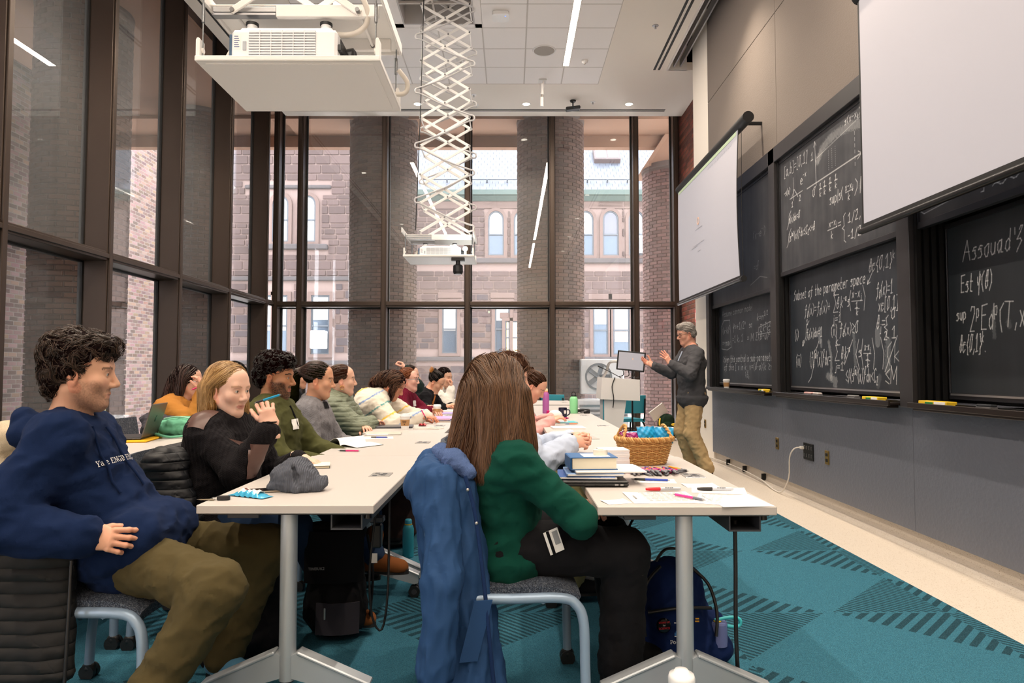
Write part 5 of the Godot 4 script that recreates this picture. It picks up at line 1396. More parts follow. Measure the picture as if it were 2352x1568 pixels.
func paper(label: String, at: Vector3, turn: float, w: float, d: float, group := "", called := "paper_sheet") -> Node3D:
	var o := thing(called, label, "paper", at, turn, group)
	part(o, "sheet", MB.new().sheet(6, 6, func(u: float, v: float) -> Vector3: return Vector3((u - 0.5) * w, 0.0012 + 0.003 * pow(absf(u - 0.5) * 2, 4) * v, (0.5 - v) * d), 0.0006), white_mat())
	return o

func bottle(label: String, at: Vector3, r: float, h: float, body: Color, capc: Color, band: Color) -> void:
	var o := thing("water_bottle", label, "bottle", at)
	part(o, "body", MB.new().lathe([Vector2(0, 0), Vector2(r * 0.95, 0), Vector2(r, 0.006), Vector2(r, h * 0.74), Vector2(r * 0.8, h * 0.83), Vector2(r * 0.62, h * 0.86)], Transform3D.IDENTITY, 28, true), mat("bottle_" + body.to_html(false), body, 0.45))
	part(o, "band", MB.new().lathe([Vector2(r * 0.66, h * 0.855), Vector2(r * 0.68, h * 0.87), Vector2(r * 0.66, h * 0.885)], Transform3D.IDENTITY, 24), mat("bottle_" + band.to_html(false), band, 0.45))
	part(o, "cap", MB.new().lathe([Vector2(r * 0.64, h * 0.88), Vector2(r * 0.64, h * 0.97), Vector2(r * 0.5, h), Vector2(0, h)], Transform3D.IDENTITY, 24, true), mat("bottle_" + capc.to_html(false), capc, 0.5))

func marker(label: String, at: Vector3, turn: float, cap: Color) -> void:
	var o := thing("marker", label, "marker", at, turn)
	var xf := Transform3D(Basis(Vector3(0, 0, 1), -PI / 2), Vector3.ZERO)
	part(o, "barrel", MB.new().lathe([Vector2(0, 0.07), Vector2(0.0045, 0.069), Vector2(0.0062, 0.06), Vector2(0.0065, -0.012)].map(func(p): return Vector2(p.x, p.y)), xf, 16), mat("marker_grey", rgb(190, 196, 206), 0.4))
	part(o, "cap", MB.new().lathe([Vector2(0, -0.07), Vector2(0.005, -0.068), Vector2(0.0068, -0.05), Vector2(0.0075, -0.014), Vector2(0.0066, -0.012)], xf, 16), mat("marker_" + cap.to_html(false), cap, 0.4))
	var tm := TextMesh.new(); tm.text = "Sharpie"; tm.font_size = 16; tm.pixel_size = 0.00055; tm.depth = 0.0004
	var t := part(o, "lettering", tm, mat("ink_black", rgb(30, 30, 34), 0.6))
	t.transform = Transform3D(Basis(Vector3.RIGHT, -0.9), Vector3(0.022, 0.0052, 0.0044))

func clutter() -> void:
	var blk := mat("plastic_black", rgb(28, 28, 31), 0.4)
	var white := white_mat()
	# --- middle row
	var o := thing("beanie", "grey cable-knit beanie heaped on the near table corner", "hat", Vector3(-0.83, TOP, -2.67))
	o.scale = Vector3(0.88, 0.85, 0.88)
	var f := Field.new(Vector3(-0.18, -0.02, -0.15), Vector3(0.18, 0.2, 0.15), 0.0055)
	f.ell(Vector3(-0.01, 0.06, 0), Basis.IDENTITY, Vector3(0.1, 0.07, 0.085), 0.03)
	f.ell(Vector3(0.0, 0.105, -0.02), Basis.IDENTITY, Vector3(0.05, 0.035, 0.045), 0.03)
	f.cone(Vector3(-0.09, 0.025, 0.03), Vector3(0.02, 0.022, 0.07), 0.026, 0.022, 0.02).cone(Vector3(0.02, 0.022, 0.07), Vector3(0.11, 0.028, 0.03), 0.022, 0.03, 0.02)
	f.cone(Vector3(0.06, 0.06, 0.02), Vector3(0.11, 0.04, 0.0), 0.03, 0.024, 0.02).cone(Vector3(0.0, 0.1, 0.05), Vector3(0.03, 0.04, 0.085), 0.014, 0.012, 0.012, Vector3.ZERO, 1.0, true)
	f.cut(Vector3(0, 0.001, 0), Vector3.DOWN)
	var m := MB.new(); f.net(m, null, folds(0.01, 15.0))
	part(o, "knit", m, knit("knit_beanie", rgb(92, 96, 106), 60.0))
	o = thing("smartphone", "dark smartphone lying behind the snack packet", "phone", Vector3(-0.945, TOP, -2.63), 0.35)
	part(o, "body", MB.new().bx(-0.075, 0.075, 0, 0.008, -0.036, 0.036, 0.003), mat("phone_rim", rgb(150, 138, 124), 0.3, 0.7))
	part(o, "screen", MB.new().bx(-0.072, 0.072, 0.008, 0.0086, -0.033, 0.033), mat("phone_glass", rgb(16, 16, 20), 0.08))
	o = thing("snack_bar", "crumpled blue and white snack bar wrapper on the table corner", "snack", Vector3(-0.955, TOP, -2.53), -0.45)
	part(o, "wrapper", MB.new().sheet(20, 8, func(u: float, v: float) -> Vector3:
		var e := sin(PI * clampf((u - 0.08) / 0.84, 0, 1))
		return Vector3((u - 0.5) * 0.17, 0.004 + 0.02 * pow(sin(PI * v), 0.6) * pow(e, 0.5) + 0.003 * sin(u * 40 + v * 6) * e, (0.5 - v) * 0.055), 0.001), mat("foil_blue", rgb(70, 176, 220), 0.25, 0.3))
	part(o, "white_label", MB.new().sheet(10, 6, func(u: float, v: float) -> Vector3: return Vector3(-0.045 + u * 0.1, 0.0262 - 0.02 * pow(absf(v - 0.5) * 1.6, 2) + 0.003 * sin((0.23 + u * 0.59) * 40 + v * 6), (0.5 - v) * 0.034), 0.0005), mat("label_cream", rgb(240, 234, 220), 0.4))
	var sp := MB.new()
	for q in 3: sp.ball(Vector3(-0.03 + q * 0.012, 0.026, 0.006 * (q - 1)), Vector3(0.005, 0.002, 0.005), Basis.IDENTITY, 8, 5)
	part(o, "printed_berries", sp, mat("berry", rgb(96, 40, 36), 0.5))
	o = thing("key_ring", "keys on a black fob at the table corner", "keys", Vector3(-1.045, TOP, -2.46), 0.1)
	part(o, "fob", MB.new().prism(rect_round(0.045, 0.026, 0.012), 0.012, Transform3D(Basis(Vector3.RIGHT, PI / 2), Vector3(0.02, 0.008, 0))), blk)
	part(o, "ring", MB.new().tube(ring(Vector3(-0.008, 0.006, 0), Vector3(0.2, 1, 0), 0.012), 0.0012, 6, false), mat("alu", Color.WHITE))
	for s in [-1, 1]: part(o, "key", MB.new().prism(PackedVector2Array([Vector2(-0.06, -0.003), Vector2(-0.018, -0.004), Vector2(-0.016, -0.01), Vector2(0, -0.01), Vector2(0, 0.01), Vector2(-0.016, 0.01), Vector2(-0.018, 0.004), Vector2(-0.05, 0.004)]), 0.002, Transform3D(Basis(Vector3.UP, s * 0.1) * Basis(Vector3.RIGHT, PI / 2), Vector3(-0.01, 0.003 + 0.002 * s, s * 0.004))), mat("key_steel", rgb(190, 180, 160), 0.3, 0.9))
	o = notebook("small cream notebook lying open under the blonde woman's hand", Vector3(-0.97, TOP, -3.3), 0.25, 0.2, 0.14, 0.012, rgb(40, 38, 36), rgb(240, 230, 204))
	part(o, "turned_page", MB.new().sheet(10, 2, func(u: float, v: float) -> Vector3: return Vector3(-0.1 + u * 0.2, 0.013 + 0.014 * sin(PI * minf(u * 2.2, 1.0)) * (1.0 - u), (0.5 - v) * 0.136), 0.0008), mat("page_cream", rgb(240, 230, 204), 0.9))
	# open lined notebook: two curved leaves
	o = thing("open_notebook", "open lined notebook with one page arching up, in front of the grey cardigan", "notebook", Vector3(-0.98, TOP, -4.28), -0.62)
	var leaf := func(sx: float, hi: float) -> MB: return MB.new().sheet(14, 3, func(u: float, v: float) -> Vector3: return Vector3(sx * u * 0.15, 0.004 + hi * sin(PI * pow(u, 0.6)) * (1.0 - 0.4 * u), (v - 0.5) * -0.21 * sx), 0.002)
	for q in [[1.0, 0.012], [-1.0, 0.05]]:
		var pg := part(o, "page", leaf.call(q[0], q[1]), white)
		var ln := MB.new()
		for k in 18:
			var zz := -0.095 + k * 0.011
			ln.sheet(10, 1, func(u: float, v: float) -> Vector3: return Vector3(q[0] * (0.008 + u * 0.135), 0.0046 + q[1] * sin(PI * pow(0.05 + u * 0.9, 0.6)) * (1.0 - 0.4 * u), zz + (0.5 - v) * 0.0009 * q[0]), 0.0)
		part(pg, "ruled_lines", ln, mat("rule_grey", rgb(176, 178, 186), 0.9))
	part(o, "cover", MB.new().bx(-0.153, 0.153, 0, 0.003, -0.108, 0.108), mat("cover_dark", rgb(52, 56, 40), 0.6))
	pen(Vector3(-0.99, TOP + 0.007, -3.93), Vector3(-0.86, TOP + 0.007, -3.915), rgb(222, 30, 120), "magenta pen with grey grip lying before the open lined notebook")
	pen(Vector3(-0.97, TOP + 0.008, -4.71), Vector3(-0.84, TOP + 0.008, -4.70), rgb(30, 60, 160), "blue pen on a paper slip beside the tablet")
	paper("white paper slip under the blue pen in the middle row", Vector3(-0.91, TOP, -4.72), 0.2, 0.2, 0.12)
	o = thing("tablet", "grey tablet lying flat with a white stylus along its edge", "tablet", Vector3(-0.93, TOP, -5.02), 0.12)
	part(o, "body", MB.new().bx(-0.13, 0.13, 0, 0.009, -0.09, 0.09, 0.003), mat("tablet_grey", rgb(186, 182, 174), 0.4))
	part(o, "screen", MB.new().bx(-0.122, 0.122, 0.009, 0.0095, -0.082, 0.082), mat("tablet_face", rgb(206, 200, 190), 0.3))
	var st := thing("stylus", "white stylus clinging to the near edge of the tablet", "stylus", Vector3(-0.95, TOP + 0.006, -4.915), 0.12)
	part(st, "barrel", MB.new().tube([Vector3(-0.08, 0, 0), Vector3(0.07, 0, 0)], 0.0045, 10), white)
	part(st, "tip", MB.new().tube([Vector3(0.07, 0, 0), Vector3(0.086, 0, 0)], [0.0045, 0.001], 8), mat("marker_grey", rgb(190, 196, 206), 0.4))
	coffee_cup(Vector3(-0.835, TOP, -5.42), "white paper cup with printed brown sleeve, beside the grey laptop", true)
	coffee_cup(Vector3(-0.75, TOP, -6.98), "white paper cup with plain brown sleeve in front of the maroon sweater")
	o = thing("laptop", "closed dark grey laptop behind the printed paper cup", "laptop", Vector3(-0.95, TOP, -5.62), 0.1)
	part(o, "base", MB.new().bx(-0.15, 0.15, 0, 0.009, -0.105, 0.105, 0.003), mat("laptop_grey", rgb(96, 98, 104), 0.35, 0.5))
	part(o, "lid", MB.new().bx(-0.15, 0.15, 0.0095, 0.016, -0.105, 0.105, 0.003), mat("laptop_grey", Color.WHITE))
	one("red_wrapper", MB.new().sheet(8, 8, func(u: float, v: float) -> Vector3: return Vector3(-0.77 + u * 0.06, TOP + 0.004 + 0.02 * absf(sin(u * 7) * cos(v * 6)), -5.72 - v * 0.07), 0.001), mat("foil_red", rgb(190, 40, 50), 0.35), "small crumpled red and silver wrapper behind the paper cup", "wrapper")
	var cp := []
	for k in 40: cp.append(Vector3(-0.66 + 0.1 * sin(k * 0.9) + 0.03 * sin(k * 0.37), TOP + 0.004 + 0.003 * (k % 3), -5.45 + 0.06 * cos(k * 0.75)))
	o = thing("earphone_cord", "tangled thin white earphone cord on the middle table row", "cord")
	part(o, "cord", MB.new().tube(smooth_pts(cp, 3), 0.0018, 5), mat("cable_white", Color.WHITE))
	var fc := [rgb(238, 190, 60), rgb(176, 176, 190), rgb(70, 120, 190), rgb(222, 150, 200), rgb(206, 150, 214)]
	var fl := ["yellow folder at the bottom of the pastel folder stack", "grey folder second from the bottom of the stack", "blue folder in the middle of the stack", "pink folder under the top one", "lilac folder on top of the stack"]
	for k in 5:
		o = thing("folder", fl[k], "folder", Vector3(-0.66 + 0.006 * (k % 3), TOP + k * 0.007, -6.35 + 0.008 * (k % 2)), 0.04 * (k % 3 - 1))
		part(o, "cover", MB.new().bx(-0.12, 0.12, 0, 0.0065, -0.155, 0.155, 0.0015), mat("folder_%d" % k, fc[k], 0.5))
		part(o, "sheets", MB.new().bx(-0.118, 0.121, 0.002, 0.0045, -0.15, 0.1555), white)
	notebook("lilac notebook beyond the second paper cup", Vector3(-0.66, TOP, -7.35), 0.1, 0.19, 0.24, 0.014, rgb(160, 140, 206))
	paper("loose white page in front of the maroon sweater", Vector3(-0.74, TOP, -6.72), 0.3, 0.2, 0.27)
	paper("white page with pink edge under the writing hand at the far end", Vector3(-0.68, TOP, -8.1), -0.2, 0.21, 0.28)
	one("green_card", MB.new().bx(-0.66, -0.58, TOP, TOP + 0.006, -8.9, -8.8, 0.002), mat("green_card", rgb(60, 130, 84), 0.6), "small green card near the far end of the middle row", "card")
	one("pink_highlighter", MB.new().tube([Vector3(-0.62, TOP + 0.008, -8.55), Vector3(-0.5, TOP + 0.008, -8.5)], 0.008, 8), mat("pen_pink", rgb(222, 60, 130), 0.5), "pink highlighter near the far end of the middle row", "highlighter")
	# --- window-side row
	o = thing("tumbler", "white insulated tumbler with pale green lid behind the navy hoodie", "tumbler", Vector3(-2.68, TOP, -4.45))
	part(o, "body", MB.new().lathe([Vector2(0, 0), Vector2(0.042, 0), Vector2(0.046, 0.01), Vector2(0.046, 0.17), Vector2(0.044, 0.175)], Transform3D.IDENTITY, 28), white)
	part(o, "collar", MB.new().lathe([Vector2(0.046, 0.175), Vector2(0.046, 0.19)], Transform3D.IDENTITY, 28), mat("tablet_grey", Color.WHITE))
	part(o, "lid", MB.new().lathe([Vector2(0.0465, 0.19), Vector2(0.046, 0.215), Vector2(0.036, 0.222), Vector2(0, 0.222)], Transform3D.IDENTITY, 28), mat("lid_sage", rgb(206, 214, 190), 0.5))
	part(o, "handle", MB.new().box(Vector3(0.012, 0.222, 0.01), Vector3(0.05, 0.014, 0.022), 0.004), mat("handle_grey", rgb(84, 100, 92), 0.5))
	o = thing("open_laptop", "open dark grey laptop seen from behind on the window-side table", "laptop", Vector3(-2.43, TOP + 0.016, -4.62), 0.18)
	part(o, "base", MB.new().bx(-0.25, 0.0, 0, 0.011, -0.16, 0.16, 0.003), mat("laptop_black", rgb(46, 46, 50), 0.4, 0.4))
	part(o, "keyboard", MB.new().bx(-0.13, -0.02, 0.011, 0.012, -0.14, 0.14), blk)
	var lid := Basis(Vector3(0, 0, 1), -0.28)
	part(o, "lid", MB.new().box(Vector3(0.0, 0.011, 0) + lid * Vector3(0, 0.112, 0), Vector3(0.007, 0.225, 0.32), 0.003, lid), mat("laptop_back", rgb(110, 104, 100), 0.38, 0.7))
	part(o, "screen", MB.new().box(Vector3(0.0, 0.011, 0) + lid * Vector3(-0.004, 0.112, 0), Vector3(0.001, 0.2, 0.3), 0.0, lid), blk)
	var lg := part(o, "back_emblem", MB.new().ball(Vector3(0.0, 0.011, 0) + lid * Vector3(0.004, 0.115, 0), Vector3(0.001, 0.017, 0.015), lid, 14, 8), mat("emblem_dark", rgb(34, 32, 32), 0.15, 0.6))
	part(lg, "emblem_leaf", MB.new().ball(Vector3(0.0, 0.011, 0) + lid * Vector3(0.004, 0.138, -0.004), Vector3(0.001, 0.007, 0.004), lid, 10, 6), mat("emblem_dark", Color.WHITE))
	o = thing("laptop_sleeve", "yellow-edged padded sleeve under the open laptop", "sleeve", Vector3(-2.43, TOP, -4.6), 0.18)
	part(o, "pad", MB.new().bx(-0.24, 0.05, 0, 0.014, -0.19, 0.19, 0.006), cloth("sleeve_yellow", rgb(238, 180, 44), 40))
	o = thing("backpack", "mint green backpack with yellow tabs lying on the window-side table", "backpack", Vector3(-2.33, TOP, -4.92), 0.0)
	f = Field.new(Vector3(-0.25, -0.03, -0.26), Vector3(0.25, 0.2, 0.26), 0.008)
	f.cone(Vector3(-0.1, 0.055, 0), Vector3(0.14, 0.05, 0), 0.06, 0.055, 0.03, Vector3(0, 0, 1), 2.6)
	f.ell(Vector3(0.0, 0.09, 0.02), Basis.IDENTITY, Vector3(0.14, 0.04, 0.12), 0.03)
	f.cone(Vector3(0.18, 0.03, -0.1), Vector3(0.18, 0.03, 0.1), 0.026, 0.026, 0.02)
	f.cut(Vector3(0, 0.002, 0), Vector3.DOWN)
	m = MB.new(); f.net(m, null, folds(0.012, 11.0))
	var bg := part(o, "body", m, cloth("bag_mint", rgb(102, 168, 138), 50, 0.06))
	part(o, "zip", MB.new().tube(smooth_pts([Vector3(-0.12, 0.125, 0.07), Vector3(0.0, 0.14, 0.1), Vector3(0.12, 0.115, 0.08), Vector3(0.19, 0.075, 0.06)]), 0.005, 6), mat("zip_mint", rgb(150, 200, 176), 0.5))
	for q in [Vector3(0.14, 0.10, 0.12), Vector3(0.2, 0.05, 0.13)]: part(o, "yellow_tab", MB.new().box(q, Vector3(0.035, 0.03, 0.02), 0.004), mat("tab_yellow", rgb(236, 196, 50), 0.6))
	part(o, "shoulder_strap", MB.new().tube(smooth_pts([Vector3(-0.12, 0.03, 0.19), Vector3(0.0, 0.012, 0.24), Vector3(0.12, 0.02, 0.2)]), 0.02, 8, true, 0.4), cloth("bag_mint", Color.WHITE))
	o = thing("fleece_jacket", "crumpled charcoal fleece heaped behind the white tumbler", "jacket", Vector3(-2.5, TOP, -5.0))
	f = Field.new(Vector3(-0.22, -0.02, -0.2), Vector3(0.22, 0.2, 0.2), 0.009)
	f.cone(Vector3(-0.1, 0.05, 0.05), Vector3(0.12, 0.04, 0.06), 0.06, 0.035, 0.03).cone(Vector3(-0.1, 0.09, -0.05), Vector3(0.1, 0.06, -0.02), 0.06, 0.04, 0.03).cone(Vector3(-0.14, 0.1, 0.0), Vector3(-0.05, 0.03, 0.12), 0.05, 0.04, 0.02)
	f.cut(Vector3(0, 0.002, 0), Vector3.DOWN)
	m = MB.new(); f.net(m, null, folds(0.016, 10.0)); part(o, "cloth", m, cloth("fleece_charcoal", rgb(66, 64, 70), 40, 0.15))
	# --- board-side row
	var P := func(x: float, z: float) -> Vector3: return Vector3(x, TOP, z)
	o = thing("closed_laptop", "closed black laptop at the bottom of the book stack", "laptop", P.call(0.362, -2.83))
	part(o, "base", MB.new().bx(-0.155, 0.105, 0.004, 0.016, -0.11, 0.11, 0.003), blk)
	part(o, "lid", MB.new().bx(-0.155, 0.105, 0.0165, 0.024, -0.11, 0.11, 0.003), blk)
	var ven := MB.new()
	for k in 8: ven.bx(-0.03 + k * 0.009, -0.024 + k * 0.009, 0.007, 0.013, 0.109, 0.1108)
	part(o, "side_vents", ven, mat("vent_dark", rgb(8, 8, 9), 0.5))
	part(o, "ports", MB.new().bx(0.05, 0.064, 0.008, 0.013, 0.109, 0.1108).bx(0.072, 0.084, 0.007, 0.013, 0.109, 0.1108), mat("alu", Color.WHITE))
	var y := 0.0245
	var k2 := 0
	for q in [[rgb(30, 84, 160), 0.012, "blue document folder on the closed laptop"], [rgb(120, 156, 206), 0.012, "clear bluish folder with papers in the stack"], [rgb(226, 226, 230), 0.01, "sheaf of papers sticking out under the blue book"]]:
		o = thing("document_folder", q[2], "folder", P.call(0.35 + 0.03 * (k2 - 1), -2.86) + Vector3(0, y, 0), 0.06 * (k2 - 1))
		part(o, "cover", MB.new().bx(-0.125, 0.105 + 0.05 * int(k2 == 2), 0, q[1], -0.1, 0.1, 0.002), mat("docfolder_%d" % k2, q[0], 0.3))
		part(o, "papers", MB.new().bx(-0.12, 0.112 + 0.05 * int(k2 == 2), 0.003, q[1] - 0.003, -0.095, 0.103), white)
		y += q[1] + 0.0005; k2 += 1
	o = thing("textbook", "thick blue hardback textbook on the folder stack", "book", P.call(0.345, -2.87) + Vector3(0, y, 0), 0.06)
	part(o, "cover", MB.new().bx(-0.105, 0.085, 0, 0.003, -0.08, 0.085).bx(-0.105, 0.085, 0.047, 0.05, -0.08, 0.085).bx(-0.109, -0.103, 0, 0.05, -0.08, 0.085, 0.003), mat("book_blue", rgb(42, 100, 158), 0.4))
	part(o, "pages", MB.new().bx(-0.1, 0.08, 0.003, 0.047, -0.076, 0.082), mat("page_ivory", rgb(232, 226, 206), 0.9))
	part(o, "cover_picture", MB.new().bx(-0.05, 0.06, 0.05, 0.0505, -0.05, 0.06), white)
	o = thing("tape_roll", "roll of white tape lying on the blue textbook", "tape", P.call(0.375, -2.87) + Vector3(0, y + 0.0505, 0))
	part(o, "roll", MB.new().lathe([Vector2(0.014, 0), Vector2(0.03, 0), Vector2(0.03, 0.022), Vector2(0.014, 0.022), Vector2(0.014, 0)], Transform3D.IDENTITY, 28), mat("tape_white", rgb(236, 232, 218), 0.4))
	o = thing("index_cards", "tall stack of white index cards beside the basket", "cards", P.call(0.475, -3.2), 0.08)
	for k in 12: part(o, "card_bundle", MB.new().bx(-0.065 + RNG.randf_range(-0.002, 0.002), 0.063 + RNG.randf_range(-0.002, 0.002), k * 0.0083, k * 0.0083 + 0.0079, -0.06, 0.064), mat("card_white_%d" % (k % 3), [rgb(244, 244, 246), rgb(232, 234, 240), rgb(238, 236, 236)][k % 3], 0.8))
	basket(P.call(0.665, -3.42))
	# heap of give-away pens
	var pc := [rgb(222, 30, 120), rgb(70, 40, 110), rgb(236, 140, 40), rgb(90, 90, 96), rgb(190, 30, 90), rgb(40, 50, 120)]
	for k in 38:
		var a := RNG.randf_range(-0.5, 0.5) + (PI / 2 if k % 6 == 0 else 0.0)
		var c := Vector3(0.635 + (k % 19 - 9) * 0.0105 + RNG.randf_range(-0.01, 0.01), TOP + 0.007 + (k / 19) * 0.011, -3.08 + RNG.randf_range(-0.03, 0.02))
		var dv := Vector3(sin(a), 0, cos(a)) * 0.068
		var cc: Color = pc[k % 6]
		heap_pen(c + dv, c - dv, cc, k % 6)
	for q in [[Vector3(0.72, TOP + 0.024, -3.15), Vector3(0.80, TOP + 0.012, -3.08), rgb(240, 150, 40), "orange pen sticking out beyond the pen heap, to the power plate side"], [Vector3(0.60, TOP + 0.008, -3.16), Vector3(0.50, TOP + 0.008, -3.12), rgb(230, 130, 40), "orange pen lying out of the heap beside the index cards"]]: pen(q[1], q[0], q[2], q[3])
	pen(Vector3(0.505, TOP + 0.007, -2.895), Vector3(0.66, TOP + 0.008, -2.85), rgb(28, 64, 170), "blue pen with dark grip on the white card by the pen heap", rgb(44, 48, 56))
	pen(Vector3(0.686, TOP + 0.007, -2.42), Vector3(0.60, TOP + 0.008, -2.53), rgb(232, 60, 150), "pink pen lying across the printed sign-up sheet", rgb(110, 116, 128))
	marker("red-capped marker on the sign-up sheet", P.call(0.585, -2.64) + Vector3(0, 0.009, 0), 0.12, rgb(214, 30, 44))
	marker("black-capped marker beside the red one", P.call(0.785, -2.64) + Vector3(0, 0.009, 0), -0.02, rgb(30, 30, 34))
	paper("blank name card near the table corner beside the green sweater", P.call(0.37, -2.42), 0.3, 0.09, 0.075)
	paper("white card under the blue pen", P.call(0.60, -2.87), -0.1, 0.17, 0.09)
	paper("blank white card behind the black marker", P.call(0.76, -2.76), 0.05, 0.13, 0.09)
	paper("white sheet under the black marker", P.call(0.80, -2.65), -0.25, 0.2, 0.14)
	paper("white sheet hanging toward the table corner", P.call(0.80, -2.44), 0.08, 0.18, 0.21)
	o = paper("printed sign-up sheet with a table of rows under the pink pen", P.call(0.545, -2.5), 0.04, 0.24, 0.21)
	var tb := MB.new()
	for r in 8:
		for c in 7: tb.box(Vector3(-0.05 + c * 0.024, 0.0045, -0.08 + r * 0.021), Vector3(0.016 + 0.004 * ((r * c) % 3 - 1), 0.0006, 0.005))
	for c in 8: tb.box(Vector3(-0.062 + c * 0.024, 0.0044, -0.004), Vector3(0.0006, 0.0005, 0.18))
	for r in 9: tb.box(Vector3(0.022, 0.0044, -0.091 + r * 0.021), Vector3(0.17, 0.0005, 0.0006))
	tb.box(Vector3(-0.095, 0.0045, 0.0), Vector3(0.006, 0.0006, 0.06))
	part(o, "printed_table", tb, mat("print_grey", rgb(150, 152, 156), 0.8))
	o = paper("second printed sheet with faint rows beside the pink pen", P.call(0.72, -2.47), -0.35, 0.1, 0.19)
	tb = MB.new()
	for r in 9:
		for c in 3: tb.box(Vector3(-0.03 + c * 0.028, 0.0045, -0.08 + r * 0.019), Vector3(0.018, 0.0006, 0.003))
	part(o, "printed_rows", tb, mat("print_grey", Color.WHITE))
	o = thing("clipboard", "thin grey clipboard lying beyond the folded hands", "clipboard", P.call(0.49, -4.75), 0.1)
	part(o, "board", MB.new().bx(-0.1, 0.1, 0, 0.004, -0.12, 0.12, 0.001), mat("clip_grey", rgb(176, 172, 168), 0.5))
	part(o, "clip", MB.new().bx(-0.04, 0.04, 0.004, 0.012, -0.115, -0.095, 0.002), mat("alu", Color.WHITE))
	o = notebook("white-covered pad of paper on the board-side row", P.call(0.46, -5.5), 0.06, 0.26, 0.22, 0.014, rgb(228, 228, 230))
	o = notebook("turquoise notebook under a white slip", P.call(0.46, -6.12), 0.1, 0.25, 0.2, 0.01, rgb(80, 178, 190))
	paper("white slip lying on the turquoise notebook", P.call(0.43, -6.13) + Vector3(0, 0.0105, 0), 0.2, 0.15, 0.1)
	pen(Vector3(0.46, TOP + 0.007, -5.9), Vector3(0.58, TOP + 0.007, -5.92), rgb(220, 120, 60), "orange-tipped pen before the turquoise notebook", rgb(90, 120, 160))
	paper("white paper in front of the young woman in pink", P.call(0.39, -6.75), -0.1, 0.2, 0.26)
	o = thing("cap", "white and magenta baseball cap beside the navy mug", "hat", P.call(0.45, -6.66), -0.4)
	part(o, "crown", MB.new().ball(Vector3(-0.02, 0.02, 0), Vector3(0.075, 0.065, 0.07), Basis.IDENTITY, 18, 12), cloth("cap_white", rgb(232, 230, 228), 50))
	part(o, "brim", MB.new().prism(PackedVector2Array([Vector2(0.02, -0.06), Vector2(0.09, -0.05), Vector2(0.12, 0.0), Vector2(0.09, 0.05), Vector2(0.02, 0.06)]), 0.006, Transform3D(Basis(Vector3.RIGHT, -PI / 2), Vector3(0, 0.008, 0))), cloth("cap_magenta", rgb(196, 36, 110), 50))
	part(o, "back_strap", MB.new().box(Vector3(-0.085, 0.05, 0.02), Vector3(0.02, 0.06, 0.05), 0.008), cloth("cap_magenta", Color.WHITE))
	o = thing("mug", "dark navy mug with a pale crest on the board-side row", "mug", P.call(0.515, -6.78))
	part(o, "body", MB.new().lathe([Vector2(0, 0), Vector2(0.036, 0), Vector2(0.041, 0.005), Vector2(0.042, 0.1), Vector2(0.039, 0.1), Vector2(0.038, 0.01), Vector2(0, 0.008)], Transform3D.IDENTITY, 28), mat("mug_navy", rgb(26, 30, 58), 0.25))
	part(o, "handle", MB.new().tube(smooth_pts([Vector3(0.04, 0.08, 0), Vector3(0.066, 0.075, 0), Vector3(0.068, 0.04, 0), Vector3(0.042, 0.022, 0)]), 0.006, 8), mat("mug_navy", Color.WHITE))
	part(o, "crest", MB.new().prism(PackedVector2Array([Vector2(-0.012, 0.02), Vector2(0.012, 0.02), Vector2(0.012, -0.004), Vector2(0, -0.018), Vector2(-0.012, -0.004)]), 0.003, Transform3D(Basis(Vector3.UP, 0.5), Vector3(0.0195, 0.055, 0.0365))), white)
	bottle("tall orchid pink water bottle with cream cap", P.call(0.385, -7.5), 0.036, 0.27, rgb(178, 96, 168), rgb(244, 214, 178), rgb(232, 104, 92))
	bottle("stout pale green water bottle with black spout lid", P.call(0.69, -7.5), 0.045, 0.21, rgb(142, 218, 160), rgb(30, 34, 36), rgb(120, 200, 140))
	one("carry_loop", MB.new().tube(ring(P.call(0.69, -7.5) + Vector3(0, 0.215, 0), Vector3(0, 0.2, 1), 0.02), 0.005, 6, false), blk, "small black loop standing on the green bottle lid", "bottle loop")
	o = thing("cable_heap", "tangle of black chargers beside the green bottle", "cables", P.call(0.80, -7.5))
	cp = []
	for k in 30: cp.append(Vector3(0.06 * sin(k * 1.1), 0.012 + 0.03 * absf(sin(k * 0.7)), 0.05 * cos(k * 0.83)))
	part(o, "cable", MB.new().tube(smooth_pts(cp, 3), 0.007, 6), blk)
	part(o, "charger_brick", MB.new().box(Vector3(0.03, 0.018, 0.02), Vector3(0.07, 0.034, 0.05), 0.006), blk)

func heap_pen(a: Vector3, b: Vector3, c: Color, k: int) -> void:
	var nm: String = ["magenta", "dark purple", "orange", "grey", "crimson", "navy"][k]
	var o := thing("pen", nm + " give-away pen in the heap beside the basket", "pen", (a + b) / 2, 0.0, nm + " pens in the heap")
	var d := (b - a) / 2
	part(o, "barrel", MB.new().tube([-d * 0.3, d * 0.9, d], [0.0055, 0.005, 0.002], 8), mat("pen_" + c.to_html(false), c, 0.35))
	part(o, "grip", MB.new().tube([-d, -d * 0.85, -d * 0.3], [0.001, 0.004, 0.006], 8), mat("pen_grip_heap", rgb(120, 122, 130), 0.5))

